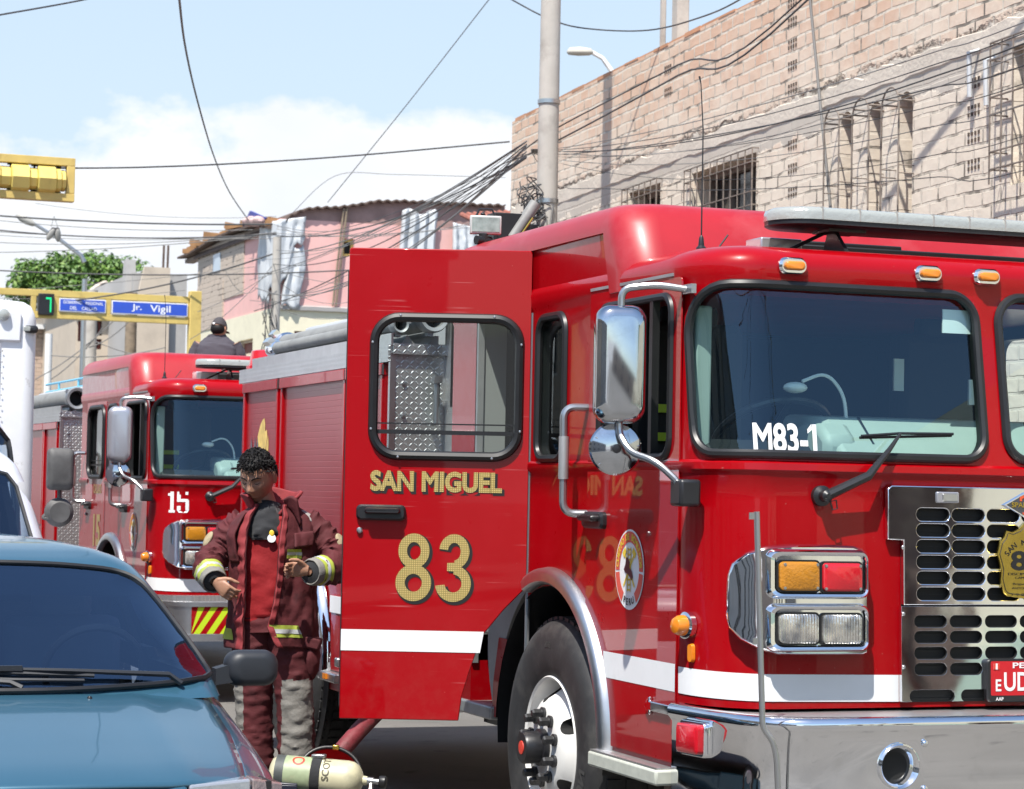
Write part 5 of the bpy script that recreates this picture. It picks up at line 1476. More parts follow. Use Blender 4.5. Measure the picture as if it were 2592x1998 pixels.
    gb = MB(); gb.loops([[Vector((x, 1.65 + r_ * math.cos(a), .60 + r_ * math.sin(a))) for r_, x in ((.66, -1.166), (.69 + .24 * max(0.0, math.sin(PI * min(1, (20 - k) / 17) * .62)), -1.166), (.80, -.9), (.66, -.9))] for k, a in enumerate([math.radians(64 - 62 * q / 20) for q in range(21)])]); gb.build('arch_board', GREYC, E)
    dfl = MB(); dfl.box((-.2, 2.3, 1.0), (1.7, .72, .03)); dfl.build('cab_floor', ALUG, E)
    # ---- rear door of the crew cab
    if first: D = (-W_ - .004, 1.93, 0); A = math.radians(159.7)
    else: D = (-W_ - .004, 1.95, 0); A = math.radians(90)
    shape = [(0.004, 1.20), (.10, 1.10), (.193, .983), (.245, .826), (.275, .72), (.287, .616), (.806, .616), (.806, 2.664), (.798, 2.672), (.012, 2.672), (.004, 2.664)]
    if not first: shape = [(u, min(v, 2.435)) for u, v in shape]
    dm = MB(); dm.prism(shape, lambda u, v, d: Vector((u, d, v)), -.045, 0)
    wc = MB(); WR = rrect(.052, .688, 1.765, 2.37, .11, 8); wc.prism(WR, lambda u, v, d: Vector((u, d, v)), -.2, .2)
    do = link('crew_door', boolean(dm.mesh('d', RED_DOOR, 30), [wc.mesh('c', RUB)], smooth=30), E, bevel=.004, loc=D, rotz=A)
    DF = lambda u, v, o: Vector((u, o, v))
    DX = lambda x, y, o: Vector((-x, o, y))
    g = MB(); patch(g, WR, DF, -.02, 2); go = g.build('door_window', SGLASS, do)
    q = MB(); q.cyl((-.004, -.012, .80 if first else 1.25), (-.004, -.012, 2.40), .011, n=8); q.build('hinge', STEEL, do)
    q = MB(); q.tube([(.30, -.047, .65), (.775, -.047, .65), (.775, -.047, 2.38), (.03, -.047, 2.38), (.03, -.047, 1.25)], .012, 6); q.box((.808, -.024, 1.62 if first else 1.5), (.006, .03, 1.9 if first else 1.6)); q.build('door_seal', RUB, do)
    q = MB(); gasket(q, WR, DF, .021, .004); gasket(q, WR, DF, .014, -.045); q.box((.37, -.02, 1.868), (.64, .022, .018)); q.box((.37, -.02, 1.905), (.64, .016, .006)); q.build('window_frame', RUB, do)
    if first:
        sc = MB()
        for u, v in rrect(.045, .695, 1.758, 2.377, .12, 1): sc.ell((u, .024, v), (.006, .003, .006), 8, 5)
        sc.build('screws', STEEL, do)
    door_handle(do, (.643, 1.514), DF)
    kl = MB(); kl.lathe([(.013, 0), (.013, .01), (.009, .014), (.002, .015)], (.735, 0, 1.435), (0, 1, 0), 16); kl.build('lock', STEEL, do)
    t = MB(); t.add([DF(u, v, .002) for u, v in ((.2, .912), (.806, .912), (.806, 1.004), (.184, 1.004))], [(0, 1, 2, 3)]); t.build('white_stripe', WHT, do, 0)
    if first:
        for nm, mt, off, dx, dz, b in (('lettering_shadow', INK, .0015, .008, -.008, .010), ('lettering', GOLD, .003, 0, 0, .0)):
            t = MB()
            V, F = text_mesh('SAN MIGUEL', .145, bold=.0068 + b * .5)
            mx = max(p[0] for p in V) - (b * .5); k = .289 / mx; hh = max(p[1] for p in V) - b * .5; kz = .050 / hh
            t.add([DF(.407 - x * k - dx, 1.648 + y * kz + dz, off) for x, y in V], F)
            t.build('name_' + nm, mt, do, 0); t = MB()
            def dpt(x, y, k=0): return DF(.408 - x - dx, 1.278 + y + dz, off + .0002 * k)
            def arc(cx, cy, ox, oy, st, a0, a1, k):
                e = b * .6; n_ = 44; vs = []
                for q in range(n_ + 1):
                    a = math.radians(a0 + (a1 - a0) * q / n_)
                    vs += [dpt(cx + (ox + e) * math.cos(a), cy + (oy + e) * math.sin(a), k), dpt(cx + (ox - st - e) * math.cos(a), cy + (oy - st - e) * math.sin(a), k)]
                t.add(vs, [(2 * q, 2 * q + 1, 2 * q + 3, 2 * q + 2) for q in range(n_)])
            arc(-.088, .072, .068, .076, .038, 0, 360, 0); arc(-.088, -.067, .078, .080, .041, 0, 360, 1)
            arc(.088, .072, .066, .076, .038, -88, 172, 0); arc(.085, -.067, .078, .080, .041, -172, 88, 1)
            t.add([dpt(x, y, 2) for x, y in ((.058, .022), (.098, .024), (.098, -.015), (.058, -.013))], [(0, 1, 2, 3)])
            t.build('number_' + nm, mt, do, 0)
    else:
        t = MB(); fit_text(t, 'CALLAO', lambda x, y, o: DX(x, y, .003), -.45, -.12, 1.62, 1.70, bold=.03); t.build('name_lettering', GOLD, do, 0); t = MB(); fit_text(t, '15', lambda x, y, o: DX(x, y, .003), -.42, -.14, 1.16, 1.44, bold=.04); t.build('number_lettering', GOLD, do, 0)
        grab_rail(E, 2.83, 1.975, 2.80, 1.545)
    # ---- pump and hose body behind the cab
    bd = MB(); bd.box((0, 5.70, 1.385), (2.30, 3.20, 1.80)); body = bd.build('body', RED, E, bevel=.01)
    for x0, (ya, yb_) in ((0, (4.175, 4.77)), (1, (4.875, 6.20)), (2, (6.345, 7.14))):
        z0 = 1.30 if x0 == 1 else .60
        if x0 == 0: z0 = 1.10
        s_ = MB(); s_.box((-1.152, (ya + yb_) / 2, (z0 + 2.215) / 2), (.012, yb_ - ya, 2.215 - z0)); so = s_.build('roller_shutter', SHUT, body)
        f = MB(); f.box((-1.163, ya - .018, (z0 + 2.225) / 2), (.026, .036, 2.225 - z0)); f.box((-1.163, yb_ + .018, (z0 + 2.225) / 2), (.026, .036, 2.225 - z0)); f.box((-1.166, (ya + yb_) / 2, 2.245), (.038, yb_ - ya + .08, .062)); f.build('shutter_frame', RED, so, bevel=.003)
        f = MB(); f.box((-1.176, ya - .03, 2.245), (.012, .03, .055)); f.build('clip', ALU, so)
    st = MB(); st.box((-1.164, 5.675, 2.325), (.022, 3.27, .088)); st.build('top_band', PLATE_S, body)
    fp = MB(); fp.box((-.62, 4.055, 1.41), (1.08, .02, 1.92)); pp = fp.build('pump_panel', PLATE_F, body, 0)
    fp = MB(); fp.box((-.62, 4.045, 2.348), (1.095, .03, .05)); fp.box((-1.15, 4.05, 1.9), (.03, .03, .85)); fp.build('panel_edge', ALU, pp)
    fp = MB(); fp.box((-.62, 4.02, 2.35), (1.07, .012, .056)); fp.build('panel_band', PLATE_F, pp, 0)
    hp = MB(); hp.tube([(-.93, 4.02, 2.185), (-.93, 3.96, 2.185), (-.93, 3.96, 1.965), (-.93, 4.02, 1.965)], .017, 10); hp.box((-.93, 3.96, 2.19), (.045, .045, .035)); hp.build('panel_handle', STEEL, pp)
    bo_ = MB()
    for z in (2.17, 2.0): bo_.lathe([(.012, 0), (.012, .012), (.003, .014)], (-1.085, 4.045, z), (0, -1, 0), 12)
    bo_.build('bolts', STEEL, pp)
    vs_ = MB(); vs_.box((-.835, 3.90, 1.75), (.05, .30, 1.5)); vs_.box((-.835, 3.70, 2.30), (.05, .5, .50)); vs_.build('plate_post', PLATE_F, body, 0)
    # stripe, rear wheel, arch
    t = MB(); t.box((-1.157, 4.56, .967), (.016, 1.03, .093)); t.build('white_stripe', WHT, body)
    lb2 = MB(); lb2.box((-1.15, 4.56, .81), (.02, 1.0, .42)); lb2.build('lower_panel', RED, body)
    ca = MB(); ca.cyl((-1.157, 5.74, .62), (-1.150, 5.74, .62), .66, n=48); ca.build('arch_shade_disc', RUB, body)  # black disc standing in for the shade inside the wheel arch
    fl = MB(); L = []
    for k in range(33):
        a = math.radians(-6) + math.radians(192) * k / 32
        L.append([Vector((-(1.16 + h), 5.74 - r_ * math.cos(a), .62 + r_ * math.sin(a))) for r_, h in ((.60, .0), (.61, .05), (.63, .062), (.665, .062), (.69, .04), (.695, .0))])
    fl.loops(L, True, True); fl.build('wheel_arch_trim', CHROME, body, 50)
    wheel(E, -1.20, 5.74, .545, .54, steer=False)
    rs = MB(); rs.box((-1.17, 4.92, .57), (.10, .28, .05)); rs.box((-1.19, 4.78, .66), (.04, .06, .05)); ro = rs.build('body_step', ALU, body, bevel=.008)
    am = MB(); am.box((-1.226, 4.93, .575), (.012, .06, .03)); am.build('amber_marker', AMB, ro)
    ch = MB(); ch.box((-.45, 4.2, .62), (.12, 7.0, .24)); ch.box((.45, 4.2, .62), (.12, 7.0, .24)); ch.box((0, 1.6, .5), (1.9, .16, .16)); ch.box((0, 5.74, .5), (1.9, .2, .2)); ch.box((0, 3.6, .55), (1.2, .9, .3)); ch.build('chassis', FIN, E)
    bc = MB()
    bc.loops([[Vector((-1.02 + r_ * math.cos(2 * PI * k / 24), 7.16 + r_ * math.sin(2 * PI * k / 24), z)) for k in range(24)] for r_, z in ((.142, 2.37), (.142, 2.395), (.125, 2.40), (.112, 2.49), (.10, 2.497))])
    bc.build('beacon', RLENS, body, 40)
    # ---- trays on the body top
    tr = MB()
    tr.prism([(-1.16, 2.372), (-1.09, 2.372), (-1.056, 2.430), (-1.003, 2.372), (-.947, 2.372), (-.90, 2.43), (-.88, 2.43), (-.88, 2.372), (-.6, 2.372), (-.6, 2.366), (-1.165, 2.366)], lambda u, v, d: Vector((u, d, v)), 4.10, 7.05)
    tr.build('hose_tray', ALUG, body, 0)
    sd = MB(); sd.prism([(-1.167, 2.366), (-1.155, 2.366), (-1.155, 2.425), (-1.115, 2.432), (-1.115, 2.436), (-1.167, 2.430)], lambda u, v, d: Vector((u, d, v)), 4.02, 7.0); sd.build('tray_rail', ALU, body, 30)
    cvr = MB(); cvr.prism([(-.86, 2.37), (-.86, 2.64), (-.3, 2.66), (-.3, 2.37)], lambda u, v, d: Vector((u, d, v)), 4.3, 6.9); cvr.build('hose_cover', mat('grey_cover', (.40, .42, .44), .6, var=.08), body, bevel=.03)
    # lamp and monitor on the cab roof
    if first:
        L0 = Vector((-1.07, 2.86, 2.885)); MR = rotz(math.radians(-14))
        fl_ = MB(); fl_.box(L0, (.150, .03, .088), MR); fo = fl_.build('flood_lamp', mat('lamp_white', (.55, .54, .52), .45, .2), E, bevel=.005)
        f2 = MB(); f2.box(L0 + MR @ Vector((0, -.017, 0)), (.132, .006, .068), MR); f2.build('lamp_glass', mat('lamp_glass_face', (.22, .27, .25), .1, coat=1.0, var=.3, vscale=30), fo)
        f3 = MB()
        for k in range(8): f3.box(L0 + MR @ Vector((.0, .022 + .011 * k, 0)), (.146 - .004 * k, .005, .088 - .003 * k), MR)
        f3.box(L0 + MR @ Vector((0, .06, 0)), (.10, .09, .06), MR); f3.build('cooling_fins', mat('fin_pink', (.42, .30, .29), .5, .3), fo)
        f4 = MB(); f4.tube([L0 + MR @ Vector(p) for p in ((-.045, 0, .044), (-.03, 0, .075), (.03, 0, .075), (.045, 0, .044))], .006, 8); f4.build('lamp_bail', BLK, fo)
        f5 = MB(); f5.cyl(L0 + Vector((-.01, 0, -.044)), L0 + Vector((-.01, 0, -.12)), .022, n=16); f5.cyl(L0 + Vector((-.05, -.01, -.075)), L0 + Vector((.03, .01, -.075)), .022, n=16); f5.build('lamp_mount', BLK, fo)
        wm = MB(); wm.box((-.70, 3.55, 2.93), (.20, .12, .20)); wm.box((-.58, 3.62, 2.92), (.10, .10, .14)); wm.tube([(-.83, 3.5, 2.97), (-.87, 3.48, 3.02)], .012, 8); mo = wm.build('water_monitor', RUB, E, bevel=.015)
        wm = MB(); wm.tube([(-.70, 3.5, 2.90), (-.575, 3.5, 3.09)], .030, 16); wm.build('monitor_barrel', HOSE, mo)
        wm = MB(); wm.tube([(-.655, 3.47, 2.93), (-.60, 3.47, 3.01)], .006, 8); wm.build('monitor_strap', BRASS, mo)
        pst = MB(); pst.box((-.68, 3.55, 2.66), (.2, .14, .5)); pst.build('monitor_post', RUB, mo)
        for nm, s_, a, b, z0, z1 in (('cab_number', 'M83-1', -1.012, -.753, 1.778, 1.888),):
            t = MB(); V, F = text_mesh(s_, 1.0, .030); ax = min(p[0] for p in V); bx = max(p[0] for p in V); ay = min(p[1] for p in V); by = max(p[1] for p in V)
            t.add([S(a + (x - ax) / (bx - ax) * (b - a), z0 + (y - ay) / (by - ay) * (z1 - z0), -.010) for x, y in V], F); t.add([S(u, v, -.010) for u, v in ((-.772, 1.888), (-.772, 1.866), (-.790, 1.852), (-.790, 1.868))], [(0, 1, 2, 3)]); t.build(nm, WHTI, E, 0)
        # flame picture painted on the shutter
        t = MB(); FLm = lambda u, v, o: Vector((-1.1595 - o, u, v))
        for pts, k in (([(6.66, 1.80), (6.63, 1.86), (6.60, 1.93), (6.61, 1.97), (6.66, 1.96), (6.655, 2.0), (6.68, 2.045), (6.72, 2.035), (6.77, 2.01), (6.83, 1.95), (6.86, 1.90), (6.86, 1.84), (6.80, 1.80)], 0), ([(6.57, 1.82), (6.56, 1.88), (6.58, 1.94), (6.60, 1.90), (6.62, 1.86), (6.64, 1.80)], 0)):
            t.add([FLm(u, v, 0) for u, v in pts], [tuple(range(len(pts)))])
        t.build('painted_flame', mat('flame_yellow', (.72, .50, .14), .5, var=.3, vscale=12), body, 0)
        t = MB()
        for u in (7.0, 6.90, 6.84): t.add([FLm(u + a, b, .001) for a, b in ((.025, 1.80), (-.025, 1.80), (-.02, 1.88), (0, 1.93), (.02, 1.88))], [(0, 1, 2, 3, 4)])
        t.build('painted_towers', mat('tower_grey', (.14, .12, .14), .6), body, 0)
    else:
        t = MB()
        a, b, z0, z1 = -1.012, -.885, 1.492, 1.655
        blk = lambda P: t.add([S(-1.0 + (x / 10.0 - .5) * .17, z0 + y / 10 * (z1 - z0), .003) for x, y in P], [tuple(range(len(P)))])
        # block numerals, hand-cut
        for P in ([(.4, 0), (3.4, 0), (3.4, 1.2), (.4, 1.2)], [(1.2, 1.2), (2.8, 1.2), (2.8, 10), (1.2, 10)], [(0, 8.0), (1.2, 8.0), (1.2, 9.2), (0, 9.2)],
                  [(4.4, 8.6), (9.4, 8.6), (9.4, 10), (4.4, 10)], [(4.4, 5.2), (6.0, 5.2), (6.0, 8.6), (4.4, 8.6)], [(6.0, 5.2), (9.0, 5.2), (9.8, 6.0), (9.0, 6.6), (6.0, 6.6)], [(8.2, 1.2), (9.8, 1.2), (9.8, 6.0), (9.0, 6.0), (8.2, 5.2)], [(5.2, 0), (9.0, 0), (9.8, 1.2), (4.4, 1.2)], [(4.4, 1.2), (6.0, 1.2), (6.0, 3.2), (4.4, 3.2)]):
            blk(P)
        t.build('front_number', WHTI, E, 0)
    return E


E83 = engine('fire_engine', 'red fire engine numbered 83 with its crew door swung open, nearest one', (4.80, 7.65, 0), 0, 83)
E15 = engine('fire_engine', 'red fire engine numbered 15 parked behind the one with the open door', (4.927, 18.102, -.095), 0.0276, 15)


def suction_hose(label, ex, x, y0, y1, z, r, ez):
    h = thing('suction_hose', label, 'hose', ex, ez, 'grey suction hoses on the engines')
    a = MB(); a.lathe([(r * .72, 0.10), (r * .72, .0), (r, .0), (r, .03), (r * 1.0, .10)], (x, y0, z), (0, 1, 0), 32, caps=False)
    a.lathe([(r * .9, .06), (r * .9, y1 - y0)], (x, y0, z), (0, 1, 0), 28, caps=False); a.build('hose_body', HOSE, h, 40)
    c = MB(); c.lathe([(r * .70, .12), (r * .74, -.03), (r * .98, -.035), (r * 1.08, -.01), (r * 1.08, .05), (r * .95, .06)], (x, y0, z), (0, 1, 0), 32, caps=False)
    for k in range(3):
        an = 2 * PI * k / 3 + .4
        c.box((x + r * 1.12 * math.cos(an), y0 + .02, z + r * 1.12 * math.sin(an)), (.03, .05, .03), roty(-an))
    c.build('coupling', ALUG, h, 40)
    b = MB(); b.lathe([(r * .71, .11), (.002, .12)], (x, y0, z), (0, 1, 0), 24); b.build('dark_bore', FIN, h)
    e = MB(); e.lathe([(r * .95, -.10), (r * 1.12, -.08), (r * 1.12, .06), (r * .9, .10), (.01, .11)], (x, y1, z), (0, 1, 0), 28); e.box((x - r * .9, y1 - .02, z + r * .9), (.05, .12, .04), roty(.7)); e.build('end_cap', CHROME, h, 40)
    return h


suction_hose('narrow grey suction hose with a pale coupling seen through the open door window', E83.location, -1.125, 4.02, 6.6, 2.475, .043, 0)
suction_hose('wide grey suction hose with a black bore beside the narrower one on engine 83', E83.location, -.955, 3.98, 7.0, 2.520, .078, 0)
suction_hose('grey suction hose with an open end above engine 15', E15.location, -1.02, 4.02, 6.6, 2.50, .10, .0276)
rail.build('blue_rail', RAILM, E15)
# ---------------------------------------------------------------- parked vehicles
def lerp_tab(T, z):
    if z <= T[0][0]: return T[0][1]
    for (a, b), (c, d) in zip(T, T[1:]):
        if z <= c: return b + (d - b) * (z - a) / (c - a)
    return T[-1][1]


class Cabin:
    """glasshouse whose plan outline shrinks with height"""
    def __init__(s, yf, yr, w, bow, cr=.10, cy=.14): s.yf, s.yr, s.w, s.bow, s.cr, s.cy = yf, yr, w, bow, cr, cy
    def front(s, x, z, off=0.0):
        w = lerp_tab(s.w, z); a = abs(x); k = w - s.cr
        y = lerp_tab(s.yf, z) + s.bow * min(a, k) ** 2
        if a > k: t = min(1, (a - k) / s.cr); y += s.cy * (1 - math.sqrt(max(0, 1 - t * t)))
        return Vector((x, y - off * .8, z + off * .6))
    def side(s, y, z, off=0.0, sg=1): return Vector((sg * (lerp_tab(s.w, z) + off), y, z))
    def ring(s, z, off=0.0):
        w = lerp_tab(s.w, z) + off; yr = lerp_tab(s.yr, z) + off; P = []
        k = w - s.cr
        for i in range(9):
            x = -k + 2 * k * i / 8; P.append(Vector((x, lerp_tab(s.yf, z) + s.bow * x * x - off, z)))
        y0 = lerp_tab(s.yf, z) + s.bow * k * k - off
        R = [Vector((k + s.cr * math.sin(t), y0 + s.cy * (1 - math.cos(t)), z)) for t in [.5 * PI * j / 6 for j in range(1, 7)]]
        ym = R[-1].y
        R += [Vector((w, ym + (yr - .15 - ym) * t, z)) for t in (.25, .5, .75, 1)]
        R += [Vector((w - .12 + .12 * math.cos(t), yr - .15 + .15 * math.sin(t), z)) for t in [.5 * PI * j / 4 for j in range(1, 5)]]
        Lf = [Vector((-p.x, p.y, p.z)) for p in reversed(R)]
        return P + R + Lf


def cabin_shell(cb, zs, m, inner, wind, sides):
    mb = MB(); mb.loops([cb.ring(z) for z in zs]); me = mb.mesh('cabin', m, 50)
    i = MB(); i.loops([cb.ring(z, -.045) for z in inner]); cut = [i.mesh('i', DARK)]
    c = MB(); c.prism(wind, lambda u, v, d: Vector((u, d, v)), lerp_tab(cb.yf, zs[0]) - .5, lerp_tab(cb.yf, wind_top(wind)) + .42); cut.append(c.mesh('c', RUB))
    for P in sides: c = MB(); c.prism(P, lambda u, v, d: Vector((d, u, v)), -2, 2); cut.append(c.mesh('c', RUB))
    return boolean(me, cut, smooth=50)


def wind_top(P): return max(p[1] for p in P)


CAR = thing('parked_car', 'teal blue sedan parked facing the camera in the lower left corner', 'car', (1.22, 7.15, 0))
cc = Cabin([(.88, .95), (.905, 1.0), (1.325, 1.80), (1.36, 1.93), (1.385, 2.15), (1.398, 2.45), (1.404, 2.7)],
           [(.9, 3.95), (1.27, 3.35), (1.33, 3.2), (1.375, 3.05), (1.395, 2.95), (1.404, 2.85)],
           [(.88, .765), (.92, .75), (1.1, .69), (1.25, .615), (1.30, .575), (1.335, .52), (1.36, .45), (1.385, .33), (1.398, .20), (1.404, .09)], .35)
WSH = [(-.735, .915), (0, .895), (.735, .915), (.738, .955), (.60, 1.215), (.545, 1.262), (.46, 1.288), (.25, 1.306), (0, 1.312), (-.25, 1.306), (-.46, 1.288), (-.545, 1.262), (-.60, 1.215), (-.738, .955)]
def chaikin(P, n=2):
    for _ in range(n): P = [q for a, b in zip(P, P[1:] + P[:1]) for q in ((a[0] * .78 + b[0] * .22, a[1] * .78 + b[1] * .22), (a[0] * .22 + b[0] * .78, a[1] * .22 + b[1] * .78))]
    return P
WSH = chaikin(WSH)
SID = [rrect(1.55, 2.45, .96, 1.25, .03), rrect(2.52, 3.15, .96, 1.25, .03)]
SID[0] = [(1.50, .965), (2.45, .965), (2.45, 1.25), (1.92, 1.25), (1.72, 1.16)]
link('roof', cabin_shell(cc, (.86, .92, 1.0, 1.1, 1.2, 1.26, 1.30, 1.32, 1.335, 1.35, 1.36, 1.375, 1.385, 1.393, 1.398, 1.402, 1.404), CARB, (.80, .92, 1.1, 1.25, 1.30, 1.33, 1.35), WSH, SID), CAR)
g = MB(); patch(g, densify(WSH, .06), cc.front, .004, 10); wo = g.build('windscreen', CARGL, CAR, 60)
b = MB(); P = densify(WSH, .05); b.tube([cc.front(u, v, .006) for u, v in P], .011, 6, closed=True); b.build('screen_trim', RUB, wo)
st = MB(); st.grid(lambda u, v: cc.front(-.60 + 1.2 * u, 1.205 + (.088 - .03 * abs(2 * u - 1) ** 3) * v - .012 * abs(2 * u - 1) ** 2, -.004), 24, 4); st.build('sun_strip', glass('tint_strip', (.04, .07, .12), .5), wo, 60)
gs = MB()
for P in SID:
    for sg in (-1, 1):
        n_ = len(P); gs.add([cc.side(u, v, -.012, sg) for u, v in P], [tuple(range(n_))])
gs.build('side_windows', CARGL, CAR, 0)
# lower body lofted along the length
def zc(y): return lerp_tab([(-.02, .66), (.05, .697), (.12, .722), (.2, .742), (.5, .800), (.9, .868), (1.05, .895), (1.3, .905), (3.7, .92), (4.1, .90), (4.3, .84)], y)
def xm(y): return lerp_tab([(-.1, .72), (.05, .765), (.3, .81), (.7, .83), (1.5, .84), (3.5, .83), (4.3, .76)], y)
def xs(y): return lerp_tab([(0, .60), (.2, .635), (.5, .675), (.9, .70), (1.2, .715), (4.3, .70)], y)
def sweep(x, y): return (.35 * min(abs(x), .64) ** 2 + max(0, abs(x) - .64) * .9) * max(0.0, min(1, (2.2 - y) / 1.2))
def hood_pt(x, y):
    a = abs(x) / xs(y); z = zc(y) - .030 * a ** 2.4 + .006 * math.exp(-((abs(x) - .42) / .05) ** 2) * (1 if y < 1 else 0)
    return Vector((x, y + sweep(x, y), z))
ys_ = [.03, .05, .08, .12, .2, .3, .4, .5, .6, .7, .8, .9, .98, 1.03]
hd = MB(); hd.grid(lambda u, v: hood_pt((2 * u - 1) * xs(lerp_tab([(i / 13, y) for i, y in enumerate(ys_)], v)), lerp_tab([(i / 13, y) for i, y in enumerate(ys_)], v)), 40, 13)
ho = hd.build('bonnet', CARB, CAR, 60, solid=.012)
for sg in (-1, 1):
    fd_ = MB()
    def fpt(u, v):
        y = lerp_tab([(0, .03), (.15, .12), (.3, .3), (.6, .8), (.8, 1.2), (1, 1.55)], v)
        x0 = xs(y) - .002; x1 = xm(y); z0 = zc(y) - .037
        T = [(0, x0, z0), (.12, x0 + .04, z0 - .010), (.25, x0 + (x1 - x0) * .6, z0 - .035), (.38, x1 - .018, z0 - .075), (.5, x1, z0 - .14), (.75, x1 + .01, .50), (1, x1 - .01, .25)]
        x = lerp_tab([(a, b) for a, b, c in T], u); z = lerp_tab([(a, c) for a, b, c in T], u)
        if v < .15 and z < .66: z = z
        return Vector((sg * x, y + sweep(x, y) + (.0 if z > .6 else 0), z))
    fd_.grid(fpt, 26, 26); fd_.build('wing', CARB, CAR, 60, solid=.01)
    dr = MB(); dr.grid(lambda u, v: Vector((sg * (lerp_tab([(0, .775), (.15, .825), (.4, .842), (1, .80)], u)), 1.56 + 1.6 * v, lerp_tab([(0, .93), (.15, .87), (.4, .72), (1, .28)], u))), 10, 6); dr.build('door', CARB, CAR, 60, solid=.02)
    mi = MB(); c = Vector((sg * .905, 1.36, .945))
    rows = []
    for d, k in ((-.05, .55), (-.045, .8), (-.02, .97), (.02, 1.0), (.05, .96), (.055, .85)): rows.append([c + Vector((sg * (u * k + .01), d + .02 * u, v * k)) for u, v in rrect(-.10, .10, -.066, .066, .052, 7)])
    mi.loops(rows); mi.prism([(-.13, -.06), (-.06, -.05), (-.06, .02), (-.13, -.0)], lambda u, v, d: c + Vector((sg * u, d, v)), -.03, .04); mi.build('door_mirror', TRIMBLK, CAR, 60)
    hl = MB(); hl.prism([(.405, .560), (.62, .560), (.62, .690), (.405, .684)], lambda u, v, d: Vector((sg * u, .018 + d + sweep(u, 0) - (.69 - v) * .10, v)), 0, .12); h2 = hl.build('headlight', mat('lamp_clear', (.40, .42, .46), .12, .35, coat=1.0, bump=.4, bscale=25), CAR, 0, bevel=.008)
    hl = MB(); hl.prism([(.626, .560), (.745, .566), (.752, .660), (.626, .690)], lambda u, v, d: Vector((sg * u, .018 + d + sweep(u, 0) - (.69 - v) * .10, v)), 0, .10); hl.build('side_lamp', mat('lamp_side', (.44, .36, .36), .14, .35, coat=1.0, bump=.4, bscale=40), CAR, 0, bevel=.006)
bp_ = MB()
bp_.grid(lambda u, v: Vector(((2 * u - 1) * .78, -.04 + sweep((2 * u - 1) * .78, 0) + .06 * abs(v - .5) - .03, .25 + .29 * v)), 30, 6); bp_.build('bumper', CARB, CAR, 60, solid=.02)
np_ = MB(); np_.prism([(-.40, .560), (.40, .560), (.40, .680), (-.40, .680)], lambda u, v, d: Vector((u, .015 + d + sweep(u, 0), v)), 0, .03); np_.build('nose_panel', CARB, CAR, 0, bevel=.01)
fl_ = MB(); fl_.box((0, 2.2, .45), (1.4, 4.0, .45)); fl_.box((0, 1.2, .72), (1.36, .5, .08)); fl_.build('floor', DARK, CAR, 0)
bo_ = MB(); bo_.box((0, 3.9, .68), (1.6, .9, .46)); bo_.build('boot', CARB, CAR, bevel=.05)
for x in (-.36, .36):
    se = MB(); se.box((x, 2.25, .78), (.46, .14, .62)); se.box((x, 2.27, 1.15), (.24, .09, .16)); se.box((x, 2.0, .60), (.46, .5, .14)); se.build('seat', mat('car_seat', (.16, .17, .19), .8), CAR, bevel=.04)
se = MB(); se.box((0, 3.05, .85), (1.2, .14, .5)); se.build('rear_seat', MATS['car_seat'], CAR, bevel=.04)
sw2 = MB(); sw2.tube([(.36 + .18 * math.cos(a), 1.52 - .06 * math.sin(a), .93 + .16 * math.sin(a)) for a in [2 * PI * k / 24 for k in range(24)]], .014, 6, closed=True); sw2.build('steering_wheel', BLK, CAR)
rm = MB(); rm.box((0, 1.78, 1.235), (.20, .03, .055)); rm.build('rear_view_mirror', BLK, CAR, bevel=.01)
wp = MB()
def wq(x, z, o): return cc.front(x, z, o)
wp.tube([wq(.60, .905, .01), wq(.555, .925, .03), wq(.2, .945, .03), wq(-.10, .955, .028)], [.012, .011, .009, .007], 6)
wp.tube([wq(.28, .935, .016), wq(0, .948, .014), wq(-.42, .955, .012)], .008, 6)
wp.box(wq(-.02, .955, .03), (.10, .02, .018)); wp.build('wiper', TRIMBLK, CAR)
wp = MB(); wp.tube([wq(.02, .905, .01), wq(-.02, .918, .02), wq(-.3, .93, .03), wq(-.6, .945, .028)], [.012, .011, .009, .007], 6); wp.tube([wq(.24, .922, .016), wq(0, .928, .014), wq(-.7, .945, .012)], .007, 6); wp.build('wiper', TRIMBLK, CAR)
nz_ = MB(); p_ = hood_pt(.245, .93); nz_.lathe([(.010, -.002), (.009, .008), (.006, .013), (.001, .014)], p_, (0, 0, 1), 12); nz_.build('washer_nozzle', BLK, CAR)
cw = MB(); cw.grid(lambda u, v: Vector(((2 * u - 1) * .64, 1.005 + .06 * v + .35 * ((2 * u - 1) * .62) ** 2, .885 + .008 * v - .008 * abs(2 * u - 1))), 24, 2); cw.build('cowl', TRIMBLK, CAR, 60)
for sx in (-1, 1):
    for y in (.75, 3.4):
        w = thing('wheel', None, None); w.parent = CAR; w.location = (sx * .83, y, .30)
        t = MB(); t.lathe([(.19, -.005), (.20, .01), (.27, .012), (.30, -.02), (.30, -.15), (.19, -.16)], (0, 0, 0), (sx, 0, 0), 40, caps=False); t.build('tyre', TYRE, w)
        t = MB(); t.lathe([(.195, -.1), (.195, .0), (.15, -.02), (.05, .0)], (0, 0, 0), (sx, 0, 0), 30); t.build('rim', SILV, w)

